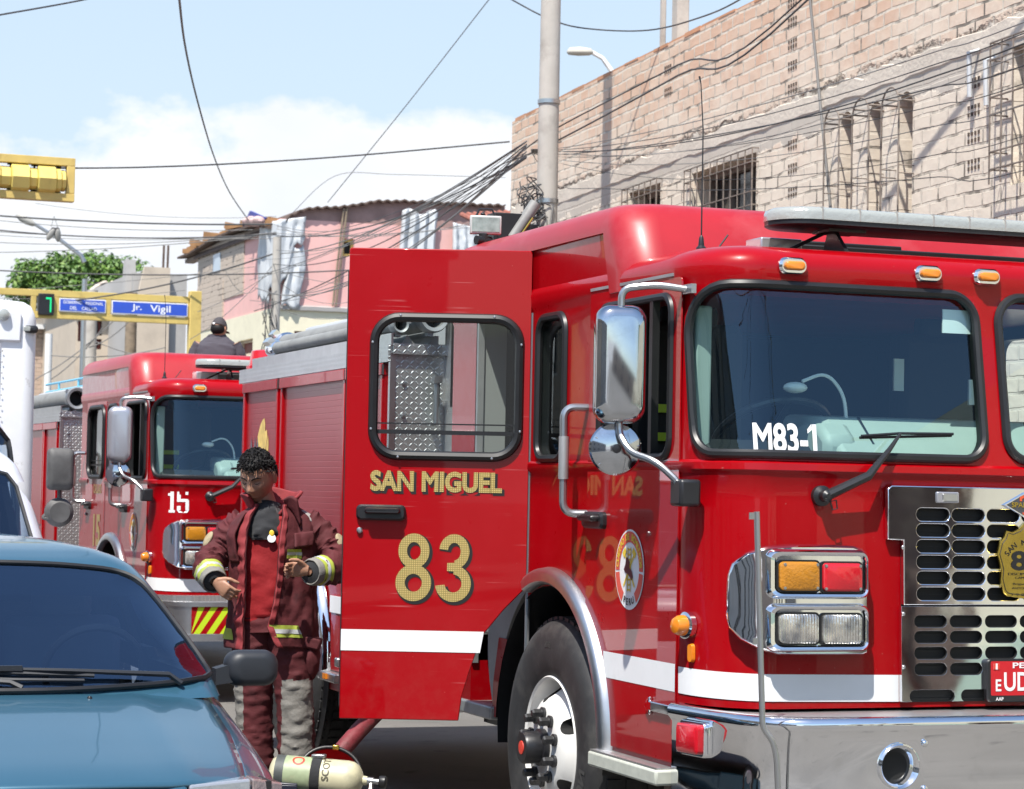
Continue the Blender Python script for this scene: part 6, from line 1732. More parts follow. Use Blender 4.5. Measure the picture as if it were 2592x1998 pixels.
# --- white pickup behind the sedan
VAN = thing('pickup_truck', 'white pickup cab with faded black wing mirrors behind the blue sedan', 'pickup truck', (1.36, 12.05, gz(12)))
vb_ = Cabin([(1.05, .75), (1.75, 1.28), (1.83, 1.40), (1.88, 1.60), (1.90, 1.85)], [(1.05, 2.6), (1.75, 2.5), (1.9, 2.3)], [(1.05, .80), (1.3, .755), (1.62, .68), (1.74, .635), (1.81, .57), (1.86, .46), (1.89, .3), (1.90, .15)], .18, .12, .16)
WS2 = [(-.69, 1.10), (.69, 1.10), (.69, 1.2), (.60, 1.62), (.55, 1.69), (.45, 1.715), (0, 1.725), (-.45, 1.715), (-.55, 1.69), (-.60, 1.62), (-.69, 1.2)]
link('cab', cabin_shell(vb_, (1.0, 1.1, 1.3, 1.5, 1.62, 1.70, 1.75, 1.79, 1.82, 1.85, 1.87, 1.885, 1.895, 1.90), VANW, (.9, 1.3, 1.62, 1.74, 1.80, 1.84), WS2, [rrect(1.25, 2.1, 1.15, 1.65, .05)]), VAN)
g = MB(); patch(g, densify(WS2, .06), vb_.front, .004, 8); wo = g.build('windscreen', CARGL, VAN, 60)
b = MB(); P = densify(WS2, .05); b.tube([vb_.front(u, v, .006) for u, v in P], .012, 6, closed=True); b.build('screen_trim', RUB, wo)
vb2 = MB(); vb2.box((0, 1.35, .75), (1.66, 2.7, .62)); vb2.box((0, .40, .92), (1.5, .8, .30)); vb2.build('body', VANW, VAN, bevel=.06)
vb3 = MB(); vb3.box((0, 3.7, .85), (1.66, 2.0, .6)); vb3.build('load_bed', VANW, VAN, bevel=.03)
vs2 = MB()
for x in (-.36, .36): vs2.box((x, 1.95, 1.15), (.5, .16, .7)); vs2.box((x, 1.95, 1.58), (.26, .1, .16))
vs2.build('seats', DARK, VAN, bevel=.03)
for sg in (1, -1):
    c = Vector((sg * 1.0, 1.02, 0))
    m0 = atD(153, 1188, 12.75); zc_ = m0.z - gz(12); xc_ = abs(m0.x - 1.36)
    c = Vector((sg * xc_, m0.y - 12.05, zc_))
    mi = MB(); rows = []
    for d, k in ((-.04, .6), (-.036, .82), (-.02, .97), (.02, 1.0), (.04, .96)): rows.append([c + Vector((u * k, d, v * k)) for u, v in rrect(-.072, .072, -.115, .115, .028, 6)])
    mi.loops(rows); mo = mi.build('wing_mirror', FADEBLK, VAN, 40)
    cv2 = MB(); c2 = c + Vector((sg * .002, .02, -.235)); cv2.lathe([(.055, -.03), (.078, -.01), (.080, .01), (.076, .016)], c2, (0, 1, 0), 30); cv2.build('round_mirror', FADEBLK, VAN, 40)
    ar_ = MB(); ar_.tube(arc_path([(c.x, c.y + .02, c.z - .10), (c.x, c.y + .02, c.z - .20), (c.x - sg * .1, c.y + .02, c.z - .27), (sg * .78, c.y, c.z - .27)], .04), .011, 8); ar_.tube([(c.x, c.y, c.z + .05), (sg * .74, c.y + .1, c.z + .0)], .012, 8); ar_.build('mirror_arm', FADEBLK, VAN)
for sx in (-1, 1):
    for y in (.7, 3.6):
        w = thing('wheel', None, None); w.parent = VAN; w.location = (sx * .80, y, .34)
        t = MB(); t.lathe([(.19, -.005), (.20, .01), (.30, .012), (.34, -.02), (.34, -.18), (.19, -.19)], (0, 0, 0), (sx, 0, 0), 36, caps=False); t.build('tyre', TYRE, w)
        t = MB(); t.lathe([(.195, -.1), (.195, .0), (.15, -.02), (.05, .0)], (0, 0, 0), (sx, 0, 0), 24); t.build('rim', SILV, w)

# --- white box truck behind the pickup
bt0 = atD(96, 1000, 17.0)
BT = thing('box_truck', 'white box truck with a tall round cornered body at the left edge', 'truck', (bt0.x - 1.05, 15.75, gz(16)))
def btl(px, py, D): q = atD(px, py, D); return Vector((q.x - BT.location.x, q.y - BT.location.y, q.z - BT.location.z))
btop = btl(60, 757, 17.0).z
bx = MB(); L = []
for z, i in ((.75, 0), (btop - .16, 0), (btop - .10, .01), (btop - .04, .035), (btop - .01, .08), (btop, .14)):
    L.append([Vector(p) for p in [(x, y, z) for x, y in rrect(-1.05 + i, 1.05 - i, 1.45 + i, 5.6 - i, .11, 6)]])
bx.loops(L); bo = bx.build('box_body', BOXW, BT, 45)
pnl = MB(); pnl.box((-.12, 1.444, (btop - .32 + .8) / 2), (1.80, .016, btop - .32 - .8)); pnl.build('front_panel', BOXW, bo, bevel=.004)
cp2 = MB(); cp2.box((-.05, 1.44, btop - .20), (1.95, .03, .22)); cp2.build('top_rail', BOXW, bo, bevel=.012)
c = btl(14, 795, 16.9); ml = MB(); ml.lathe([(.045, 0), (.045, .015), (.036, .035), (.012, .045)], (c.x, 1.425, c.z), (0, -1, 0), 20); ml.build('marker_light', CLEAR, bo)
c = btl(84, 830, 16.9); rf_ = MB(); rf_.box((1.0, 1.50, c.z), (.10, .14, .055)); ro_ = rf_.build('corner_lamp', BLK, bo, bevel=.02)
rf_ = MB(); rf_.box((.965, 1.425, c.z), (.05, .02, .036)); rf_.build('lens', CLEAR, ro_, bevel=.006)
rv_ = MB()
for k in range(24): rv_.ell((.795, 1.435, .95 + .08 * k), (.006, .004, .006), 6, 4)
rv_.build('rivets', GREYC, bo)
ctop = btl(0, 1012, 15.9).z
xr_ = btl(52, 1110, 15.9).x
bc_ = Cabin([(1.0, .02), (1.55, .10), (ctop - .10, .28), (ctop - .03, .45), (ctop, .7)], [(1.0, 1.35), (ctop, 1.3)], [(1.0, xr_ + .03), (1.5, xr_ + .01), (ctop - .30, xr_ - .05), (ctop - .14, xr_ - .13), (ctop - .05, xr_ - .26), (ctop, xr_ - .5)], .06, .14, .2)
WS3 = [(-.75, 1.25), (.75, 1.25), (.75, 1.5), (.70, ctop - .28), (.62, ctop - .19), (.5, ctop - .165), (-.5, ctop - .165), (-.62, ctop - .19), (-.70, ctop - .28), (-.75, 1.5)]
link('cab', cabin_shell(bc_, (.6, 1.0, 1.3, 1.6, ctop - .3, ctop - .2, ctop - .14, ctop - .09, ctop - .05, ctop - .02, ctop), VANW, (.95, 1.5, ctop - .3, ctop - .14, ctop - .07), WS3, [rrect(.45, 1.05, 1.3, ctop - .3, .05)]), BT)
g = MB(); patch(g, densify(WS3, .06), bc_.front, .004, 8); wo = g.build('windscreen', CARGL, BT, 60)
b = MB(); P = densify(WS3, .05); b.tube([bc_.front(u, v, .006) for u, v in P], .016, 6, closed=True); b.build('screen_trim', RUB, wo)
ch2 = MB(); ch2.box((0, 2.9, .6), (.8, 5.2, .25)); ch2.build('chassis', FIN, BT)
for sx in (-1, 1):
    for y in (.75, 4.2):
        w = thing('wheel', None, None); w.parent = BT; w.location = (sx * .90, y, .42)
        t = MB(); t.lathe([(.22, -.005), (.24, .01), (.36, .012), (.42, -.02), (.42, -.22), (.22, -.22)], (0, 0, 0), (sx, 0, 0), 36, caps=False); t.build('tyre', TYRE, w)
        t = MB(); t.lathe([(.23, -.1), (.23, .0), (.15, -.03), (.05, .0)], (0, 0, 0), (sx, 0, 0), 24); t.build('rim', WRIM, w)
# ---------------------------------------------------------------- people
SKIN = mat('skin', (.37, .195, .125), .48, var=.10, vscale=25, sss=.12, spec=.4)
TURN = mat('maroon_turnout_cloth', (.080, .009, .012), .82, var=.16, vscale=5, dirt=(.045, .008, .010), dscale=9, bump=.35, bscale=28, bdist=.012)
LIN = mat('bright_red_facing', (.23, .026, .03), .8, var=.12, vscale=10, bump=.3, bscale=40)
SHIRT = mat('red_shirt', (.24, .0012, .004), .8, var=.1, bump=.3, bscale=22, bdist=.012)
BLKC = mat('black_cloth', (.014, .015, .018), .85, var=.2, bump=.3, bscale=30, sheen=.2)
GREYCL = mat('grey_worn_patch', (.20, .19, .172), .8, var=.15, vscale=12, dirt=(.11, .105, .095), dscale=3, bump=.3, bscale=60, bdist=.012)
TAPEY = mat('yellow_reflective_tape', (.36, .42, .06), .5, var=.12, vscale=20, dirt=(.22, .24, .10), dscale=10)
TAPEG = mat('silver_reflective_tape', (.42, .43, .43), .45, var=.12, vscale=20)
HAIR = mat('black_hair', (.008, .007, .007), .62, var=.3, vscale=40, spec=.22)
NAVY = mat('dark_blue_shirt', (.062, .055, .070), .85, var=.1, bump=.3, bscale=20, bdist=.015)


def catmull(P, n=6):
    out = []
    for i in range(len(P) - 1):
        p0, p1, p2, p3 = P[max(0, i - 1)], P[i], P[i + 1], P[min(len(P) - 1, i + 2)]
        for k in range(n):
            t = k / n
            out.append(tuple(.5 * ((2 * b) + (-a + c) * t + (2 * a - 5 * b + 4 * c - d) * t * t + (-a + 3 * b - 3 * c + d) * t ** 3) for a, b, c, d in zip(p0, p1, p2, p3)))
    out.append(tuple(P[-1])); return out


def cloth(mb, P, n=28, amp=.006, freq=9.0, seed=0, sub=7, a0=0, a1=2 * PI, mfn=None, caps=True, tw=2.2):
    """sleeve-like loft; P: (x, y, z, rx, ry); folds run round the limb"""
    Q = catmull(P, sub); rings = []; prev = None; full = abs(a1 - a0 - 2 * PI) < 1e-4; m = n if full else n + 1
    for i, q in enumerate(Q):
        c = Vector(q[:3]); a = Vector(Q[max(0, i - 1)][:3]); b = Vector(Q[min(len(Q) - 1, i + 1)][:3]); t = (b - a).normalized()
        if prev is None: x = Vector((1, 0, 0)); x = (x - t * x.dot(t)).normalized()
        else: x = (prev - t * prev.dot(t)).normalized()
        prev = x; y = t.cross(x); ring = []
        for k in range(m):
            an = a0 + (a1 - a0) * k / n; u = i / len(Q)
            w = mnoise.noise(Vector((math.cos(an) * tw, math.sin(an) * tw, u * freq + seed * 7.7))) + .6 * mnoise.noise(Vector((math.cos(an) * tw * 2.2, math.sin(an) * tw * 2.2, u * freq * 2.3 + seed * 3.1)))
            w = w - .25 + (abs(w) * .5)
            r = 1.0
            ring.append(c + x * math.cos(an) * (q[3] + amp * w) + y * math.sin(an) * (q[4] + amp * w))
        rings.append(ring)
    if mfn is None: mb.loops(rings, caps, caps, closed=full)
    else:
        vs = [p for r in rings for p in r]; base = len(mb.v); mb.v.extend([tuple(p) for p in vs])
        for i in range(len(rings) - 1):
            for k in range(m if full else m - 1):
                j = (k + 1) % m; f = [base + i * m + k, base + i * m + j, base + (i + 1) * m + j, base + (i + 1) * m + k]
                ctr = sum((Vector(mb.v[v]) for v in f), Vector()) / 4; mb.f.append(f); mb.mi.append(mfn(ctr, i / len(rings), k / n))
        if caps and full:
            mb.f.append([base + k for k in range(m)][::-1]); mb.mi.append(0); mb.f.append([base + (len(rings) - 1) * m + k for k in range(m)]); mb.mi.append(0)
    return rings


def g2(x, z, cx, cz, sx, sz): return math.exp(-((x - cx) / sx) ** 2 - ((z - cz) / sz) ** 2)


def head_point(p):
    """p on the unit sphere -> head surface, face towards -y"""
    x, y, z = p.x * .076, p.y * .096, p.z * .118
    if z < 0: x *= 1 - .30 * (-z / .118) ** 1.6
    if y > 0 and z < -.02: y *= 1 - .45 * min(1, (-z - .02) / .08)
    if z > .03: x *= 1 + .03 * (z - .03) / .09
    if y < 0:
        f = min(1, -p.y * 1.6)
        d = 0
        d += .010 * g2(x, z, 0, .008, .010, .022) + .024 * g2(x, z, 0, -.024, .0125, .018) + .010 * g2(x, z, .014, -.032, .008, .009) + .010 * g2(x, z, -.014, -.032, .008, .009)
        for s in (-1, 1):
            d += .007 * g2(x, z, s * .030, .030, .022, .008) - .012 * g2(x, z, s * .031, .010, .016, .011) + .006 * g2(x, z, s * .032, .006, .011, .007) + .006 * g2(x, z, s * .045, -.018, .018, .016) - .004 * g2(x, z, s * .036, -.055, .012, .02)
        d += .007 * g2(x, z, 0, -.052, .018, .006) + .008 * g2(x, z, 0, -.066, .017, .007) - .006 * g2(x, z, 0, -.0585, .022, .0028) + .010 * g2(x, z, 0, -.100, .020, .014)
        y -= d * f
    return Vector((x, y, z))


def add_head(mb, M, c, k=1.0):
    mb.ell(c, (1, 1, 1), 72, 56, M, lambda p: head_point(p) * k)
    for s in (-1, 1):
        mb.ell(Vector(c) + M @ Vector((s * .077, .014, -.004)) * k, (.009 * k, .020 * k, .032 * k), 14, 10, M @ rotz(s * -.35))


def hand(mb, wrist, f, up, flip, curl, spread=.0, thumb=.5, size=1.0):
    """f towards the knuckles, up = thumb side; palm normal by the right-hand rule times flip"""
    f = Vector(f).normalized(); up = Vector(up); up = (up - f * up.dot(f)).normalized(); n = f.cross(up) * flip
    w = Vector(wrist); k = size
    L = [(0, .026, .018), (.02, .030, .017), (.045, .038, .0155), (.07, .041, .014), (.088, .040, .012), (.096, .036, .009)]
    mb.loops([[w + f * a * k + up * b * k * math.cos(t) + n * c * k * math.sin(t) for t in [2 * PI * i / 16 for i in range(16)]] for a, b, c in L])
    for i, (o, l) in enumerate(((.030, .94), (.010, 1.06), (-.011, 1.0), (-.031, .80))):
        p = w + f * .084 * k + up * o * k; d = (f + up * (o * spread * 6)).normalized(); pts = [p - f * .014 * k, p]; ang = 0
        for s, ll in enumerate((.042, .026, .021)):
            ang = curl[i] * (.55, 1.0, .75)[s] + (0 if s == 0 else 0)
            d = Matrix.Rotation(ang * flip * 1.0, 3, up.cross(f).cross(f) if False else up) @ d if False else (d * math.cos(ang) + (n * 1.0 if s == 0 else (d.cross(up) * -1 if False else (n - d * n.dot(d)).normalized())) * math.sin(ang)).normalized()
            p = p + d * ll * l * k; pts.append(p)
        mb.tube(pts, [.0095 * k, .0095 * k, .0088 * k, .0080 * k, .0066 * k], 10)
    d0 = (f * .75 + up * .75 + n * .35).normalized(); p = w + f * .022 * k + up * .024 * k
    d1 = (f * 1.0 + up * .10 + n * .6 * thumb).normalized()
    mb.tube([p - d0 * .012, p + d0 * .026 * k, p + d0 * .045 * k + d1 * .010, p + d0 * .046 * k + d1 * .040 * k, p + d0 * .046 * k + d1 * .056 * k + n * .006], [.014 * k, .0125 * k, .0108 * k, .0095 * k, .007 * k], 10)


def fuse(mb, name, m, parent, voxel, smooth=4):
    me = mb.mesh(name, m, 0)
    o = bpy.data.objects.new('tmp', me); COL.objects.link(o)
    r = o.modifiers.new('r', 'REMESH'); r.mode = 'VOXEL'; r.voxel_size = voxel; r.use_smooth_shade = True
    if smooth: s = o.modifiers.new('s', 'SMOOTH'); s.iterations = smooth; s.factor = .4
    bpy.context.view_layer.update()
    me2 = evaluated(o); bpy.data.objects.remove(o)
    me2.polygons.foreach_set('use_smooth', [True] * len(me2.polygons)); me2.name = name
    if not me2.materials: me2.materials.append(m)
    return link(name, me2, parent)


FD = 12.3
fp_ = atD(690, 1200, FD); FG = gz(fp_.y)
# local frame: x to the right of the picture, -y towards the camera
hM = rotz(math.radians(-17)) @ rotx(math.radians(24))       # head turned to his right and bowed
HC = Vector((-.072, -.055, 1.700)); HK = 1.13
b = MB()
add_head(b, hM, HC, HK)
b.tube([(-.01, .02, 1.44), (-.025, .0, 1.53), HC + Vector((.005, .03, -.05))], [.070, .060, .062], 20)
T = [(.0, .0, .92, .165, .115), (.0, .0, 1.05, .150, .105), (.0, .0, 1.25, .175, .115), (.0, .01, 1.40, .190, .115), (.0, .02, 1.47, .15, .09), (.0, .02, 1.52, .07, .06)]
cloth(b, T, 24, 0)
cloth(b, [(.19, .02, 1.44, .060, .060), (.29, .02, 1.36, .052, .052), (.36, -.02, 1.27, .045, .045), (.30, -.16, 1.235, .042, .042), (.22, -.25, 1.225, .030, .026)], 18, 0)
cloth(b, [(-.18, .02, 1.44, .060, .060), (-.25, .03, 1.37, .052, .052), (-.305, -.02, 1.28, .045, .045), (-.300, -.12, 1.21, .042, .042), (-.265, -.20, 1.165, .030, .026)], 18, 0)
for x0, x1, x2, yk in ((.085, .135, .16, -.03), (-.075, -.07, -.065, .0)):
    cloth(b, [(x0, 0, .95, .090, .095), (x1, yk, .55, .062, .065), (x2, .01, .12, .045, .05)], 18, 0)
    b.ell((x2, -.05, .06), (.048, .13, .055), 16, 10)
hand(b, (.222, -.255, 1.226), (-1, -.10, .06), (.05, -.25, 1), -1, (1.15, 1.2, 1.25, 1.3), thumb=.8)
hand(b, (-.263, -.205, 1.162), (.66, -.30, -.52), (.50, -.25, .82), -1, (.75, .95, 1.05, 1.0), thumb=.9, spread=.05)
FM = fuse(b, 'person', SKIN, None, .0034, 3)
FM.location = (fp_.x, fp_.y, FG); FM.rotation_euler = (0, 0, -YAW)
tag(FM, 'person in an open maroon firefighting coat looking down while doing up the front', 'person')
# hair: a cap with clumps of short curls
hm = MB()
def hair_fn(p):
    q = head_point(p); zl = .058 + (.0 if p.y < 0 else -.085 * min(1, p.y * 1.4)) - .045 * max(0, abs(p.x) - .55) * (1 if p.y > -.5 else 0)
    k = max(0, min(1, (q.z - zl) / .02)); gr = .005 + .012 * max(0, p.z)
    n_ = mnoise.noise(q * 60) * .006 + mnoise.noise(q * 120) * .004
    return (q + Vector((p.x, p.y, p.z)).normalized() * ((gr + n_) * k - .006 * (1 - k))) * HK
hm.ell(HC, (1, 1, 1), 80, 60, hM, hair_fn)
rnd = random.Random(11)
for k in range(1200):
    u = Vector((rnd.gauss(0, 1), rnd.gauss(0, 1), rnd.gauss(0, 1))).normalized()
    q = head_point(u); zl = .056 + (.0 if u.y < 0 else -.085 * min(1, u.y * 1.4)) - .05 * max(0, abs(u.x) - .55)
    if q.z < zl + .004 * rnd.random(): continue
    o = q + u * (.004 + .010 * max(0, u.z)); t1 = u.orthogonal().normalized(); t1 = Matrix.Rotation(rnd.uniform(0, 6.28), 3, u) @ t1; t2 = u.cross(t1)
    if u.y < -.45 and u.z > .3: t1 = (t1 * .5 + Vector((rnd.uniform(-.4, .4), -.7, -.4))).normalized()
    pts = [o + t1 * .016 * s + u * (.011 * math.sin(s * 2.6)) + t2 * .007 * math.sin(s * 3) for s in (0, .35, .7, 1.0)]
    hm.tube([HC + hM @ p * HK for p in pts], [.0026, .003, .0024, .0008], 5)
hm.build('hair', HAIR, FM, 60)
fx = MB()
def hp_(x, z, o=.0):
    # nearest front point of the face
    best = None
    for k in range(60):
        zz = z / .118
        yy = -math.sqrt(max(.01, 1 - (x / .074) ** 2 - zz * zz)); break
    q = head_point(Vector((x / .076 / (1 - .30 * max(0, -z / .118) ** 1.6), yy, zz)).normalized()); q.y -= o; return HC + hM @ Vector((x, q.y, z)) * HK
for s in (-1, 1): fx.tube([hp_(s * a, zz, .001) for a, zz in ((.012, .024), (.022, .031), (.036, .033), (.050, .026))], [.003, .0042, .004, .0015], 6)
fx.build('eyebrows', HAIR, FM)
fx = MB()
for s in (-1, 1): fx.tube([hp_(s * a, zz, .0005) for a, zz in ((.019, .006), (.026, .003), (.034, .002), (.044, .006))], [.0012, .002, .002, .001], 6)
fx.build('eyelashes', HAIR, FM)
fx = MB(); fx.tube([hp_(a, -.0585 - .002 * abs(a) / .02, -.001) for a in (-.021, -.011, 0, .011, .021)], [.0008, .0018, .002, .0018, .0008], 6); fx.build('mouth_line', mat('lip_dark', (.10, .035, .03), .6), FM)
# shirt, neck cloth
s_ = MB(); cloth(s_, [(-.015, -.01, .96, .175, .130), (-.015, -.015, 1.05, .170, .128), (-.01, -.01, 1.2, .180, .132), (0, 0, 1.36, .195, .132), (0, .01, 1.46, .17, .11), (-.01, .01, 1.51, .10, .08)], 48, .012, 10, 3, sub=10); s_.build('shirt', SHIRT, FM, 60)
s_ = MB(); cloth(s_, [(-.03, -.045, 1.365, .075, .11), (-.03, -.04, 1.40, .100, .118), (-.03, -.025, 1.46, .105, .112), (-.03, -.005, 1.52, .088, .090), (-.03, .005, 1.565, .076, .080)], 40, .012, 7, 5, sub=8); s_.build('neck_cloth', BLKC, FM, 60)
em_ = MB(); c0 = Vector((.018, -.150, 1.385)); em_.lathe([(.022, 0), (.022, .003), (.002, .004)], c0, (.15, -1, .1), 24); eo = em_.build('shirt_emblem', WHTI, FM); em_ = MB()
em_.ell(c0 + Vector((0, -.001, .026)), (.013, .003, .017), 14, 8); em_.build('emblem_flame', YELI, eo)
# trousers
def tr_m(c, u, k):
    if .20 < c.z < .655 and c.y < .03 and (.085 < c.x < .245 or c.x < -.115): return 1
    return 0
t_ = MB()
cloth(t_, [(.0, 0, 1.055, .165, .125), (.005, 0, .98, .178, .140), (.01, 0, .90, .185, .145)], 44, .006, 5, 2, sub=8)
cloth(t_, [(.080, .0, .985, .120, .130), (.105, -.01, .86, .120, .125), (.125, -.02, .70, .108, .112), (.145, -.02, .55, .100, .104), (.155, -.01, .38, .098, .102), (.160, .0, .24, .100, .105), (.160, .0, .115, .102, .110)], 52, .009, 26, 1, sub=14, mfn=tr_m, tw=1.1)
cloth(t_, [(-.075, .0, .985, .115, .125), (-.080, .0, .86, .118, .122), (-.075, .0, .70, .108, .110), (-.070, .01, .55, .100, .104), (-.065, .02, .38, .098, .102), (-.060, .02, .24, .100, .105), (-.058, .02, .115, .102, .110)], 52, .009, 26, 4, sub=14, mfn=tr_m, tw=1.1)
tr_ = t_.build('trousers', [TURN, GREYCL], FM, 60)
pk = MB(); pk.ell((.225, -.01, .755), (.052, .085, .105), 24, 16, fn=lambda p: p + p.normalized() * .010 * mnoise.noise(p * 30)); pk.box((.23, -.03, .845), (.095, .14, .06), roty(.25)); pk.build('pocket', TURN, tr_, 60, bevel=.012)
bl = MB()
for x in (.16, -.058): bl.ell((x, -.06, .055), (.058, .145, .065), 18, 12); bl.box((x, -.05, .012), (.11, .29, .024))
bl.build('boots', BLKC, FM, 50)
# coat: open C-shaped shell, sleeves, collar
def coat_sec(z):
    rx = lerp_tab([(.78, .248), (.95, .236), (1.10, .222), (1.25, .226), (1.38, .232), (1.45, .222), (1.50, .190), (1.54, .125), (1.56, .098)], z)
    ry = lerp_tab([(.78, .200), (.95, .190), (1.10, .178), (1.25, .175), (1.40, .160), (1.50, .125), (1.56, .10)], z)
    return rx, ry, lerp_tab([(.78, .035), (1.2, .01), (1.56, .01)], z)
def coat_edge(z):
    aL = lerp_tab([(.78, -.125), (1.0, -.125), (1.2, -.122), (1.4, -.125), (1.5, -.105), (1.56, -.075)], z)
    aR = lerp_tab([(.78, .075), (.86, .03), (.93, .0), (1.05, .028), (1.2, .046), (1.35, .046), (1.5, .060), (1.56, .055)], z)
    rx, ry, cy = coat_sec(z)
    return math.asin(max(-.95, min(.95, aL / rx))), math.asin(max(-.95, min(.95, aR / rx)))
def coat(u, v, off=0.0, zlo=None):
    """u from the right-hand front edge round the back to the left-hand edge; v from hem to neck"""
    z = .80 + .76 * v + (1 - v) * (.035 * math.sin(u * 9) * .3 + .04 * max(0, .16 - u) * 4)
    aL, aR = coat_edge(z); ph = aR + (2 * PI + aL - aR) * u; rx, ry, cy = coat_sec(z)
    w = mnoise.noise(Vector((ph * 2.0, z * 5.0, 3.3))) + .7 * mnoise.noise(Vector((ph * 4.5, z * 13, 8.8))) + .4 * mnoise.noise(Vector((ph * 9, z * 22, 1.1)))
    am = .016 * min(1, (1.56 - z) * 6)
    e = max(0, .07 - u) / .07 + max(0, u - .93) / .07
    r = 1 + off / rx
    return Vector((rx * r * math.sin(ph) + .015 + am * w * math.sin(ph), cy - (ry * r + am * w + .030 * e) * math.cos(ph) - (.02 * e), z))
ct = MB(); ct.grid(lambda u, v: coat(u, v), 110, 70); co = ct.build('coat', TURN, FM, 60, solid=.014)
for sd, (u0, u1) in (('r', (.0, .020)), ('l', (.962, 1.0))):
    fc = MB(); fc.grid(lambda u, v: coat(u0 + (u1 - u0) * u, v, .010 + .004 * math.sin(v * 70)), 5, 90); fc.build('front_facing', LIN, co, 60, solid=.008)
li = MB(); li.grid(lambda u, v: coat(.02 + .96 * u, .02 + .96 * v, -.016), 60, 30); li.build('lining', BLKC, co, 60)
fl = MB(); fl.grid(lambda u, v: coat(.925 + .045 * u, .60 + .34 * v, .022 + .02 * math.sin(v * 3)), 8, 24); fl.build('storm_flap', TURN, co, 60, solid=.010)
for (a, b2) in ((.005, .115),):
    tp = MB(); tp.grid(lambda u, v: coat(a + (b2 - a) * u, .075 + .085 * v, .012), 24, 5); tp.build('reflective_band', TAPEY, co, 60); tp = MB(); tp.grid(lambda u, v: coat(a + (b2 - a) * u, .102 + .030 * v, .0155), 24, 3); tp.build('silver_band', TAPEG, co, 60)
    tp = MB(); tp.grid(lambda u, v: coat(.03 + .06 * u, .625 + .065 * v, .012), 12, 4); tp.build('reflective_band', TAPEY, co, 60); tp = MB(); tp.grid(lambda u, v: coat(.03 + .06 * u, .648 + .022 * v, .0155), 12, 3); tp.build('silver_band', TAPEG, co, 60)
    tp = MB(); tp.grid(lambda u, v: coat(.86 + .08 * u, .06 + .075 * v, .012), 12, 4); tp.build('reflective_band', TAPEY, co, 60)
for u0, u1 in ((.155, .285), (.66, .80)):
    sp2 = MB(); sp2.grid(lambda u, v: coat(u0 + (u1 - u0) * u, .885 + .075 * v, .010), 14, 8); sp2.build('shoulder_patch', mat('pale_shoulder_patch', (.30, .29, .275), .75, var=.1, vscale=14), co, 60, solid=.006)
pkf = MB(); pkf.grid(lambda u, v: coat(.05 + .085 * u, .70 + .10 * v + .02 * u, .020 + .012 * (1 - v)), 12, 8); pkf.build('pocket_flap', TURN, co, 60, solid=.010)
cl2 = MB()
def collar(u, v):
    ph = math.radians(28) + math.radians(296) * u
    ph_e = abs(u - .5) * 2
    rx = .100 + .050 * v + .025 * v * ph_e ** 3; ry = .098 + .022 * v
    z = 1.535 + .105 * v - .030 * ph_e ** 2 + (.012 * math.sin(u * 14) * v) - .018 * v * v * ph_e ** 4
    k = max(0, 1 - u * 5)
    return Vector((-.005 + rx * math.sin(ph) + .055 * v * k, .015 - ry * math.cos(ph) - .05 * v * ph_e ** 5, z))
cl2.grid(collar, 60, 14); cl2.build('collar', LIN, co, 60, solid=.016)
lap = MB(); lap.grid(lambda u, v: Vector((.07 + .075 * u + .02 * v, -.115 - .03 * u + .02 * v, 1.585 - .10 * u * v - .035 * v + .02 * math.sin(u * 3))), 8, 8); lap.build('collar_tip', TURN, co, 60, solid=.014)
for nm, P, sd in (('r', [(.165, .02, 1.455, .092, .088), (.245, .025, 1.40, .090, .094), (.315, .01, 1.325, .086, .094), (.345, -.05, 1.258, .084, .092), (.315, -.14, 1.228, .078, .080), (.262, -.215, 1.222, .063, .062)], 1), ('l', [(-.14, .02, 1.455, .092, .088), (-.205, .03, 1.40, .092, .094), (-.275, .01, 1.320, .084, .092), (-.310, -.05, 1.250, .080, .088), (-.308, -.115, 1.208, .072, .076), (-.285, -.165, 1.182, .062, .062)], 2)):
    sl2 = MB(); rg = cloth(sl2, P, 44, .017, 17, sd, sub=11, tw=1.2); so = sl2.build('sleeve', TURN, co, 60)
    e0 = Vector(P[-1][:3]); e1 = Vector(P[-2][:3]); d = (e0 - e1).normalized(); r_ = P[-1][3]
    for a, b2, k, m_ in ((-.050, .020, 1.06, TAPEY), (-.026, -.006, 1.09, TAPEG), (.016, .055, 1.0, GREYCL)):
        cf = MB(); q0, q1 = e0 + d * a, e0 + d * b2
        cloth(cf, [tuple(q0) + (r_ * (k + (.18 if a < -.04 else .10)), r_ * (k + (.18 if a < -.04 else .10))), tuple((q0 + q1) / 2) + (r_ * (k + .08), r_ * (k + .08)), tuple(q1) + (r_ * k, r_ * k)], 32, .004, 3, sd + 5, sub=4, caps=False); cf.build('cuff_band' if m_ is not GREYCL else 'cuff', m_, so, 60, solid=.006)
    wr = MB(); q = e0 + d * .05; wr.lathe([(r_ * .92, -.03), (r_ * .9, .0), (r_ * .4, .012)], q, d, 24, caps=False); wr.build('wristlet', BLKC, so)
    bd_ = MB(); c0 = Vector(P[1][:3]) * .4 + Vector(P[2][:3]) * .6
    sx = 1 if nm == 'r' else -1
    bd_.ell(c0 + Vector((sx * .080, -.045, .02)), (.012, .034, .045), 14, 9, rotz(sx * -.6) @ roty(sx * -.5)); bd_.build('arm_badge', mat('badge_tan', (.32, .26, .16), .8, var=.2, vscale=30), so)

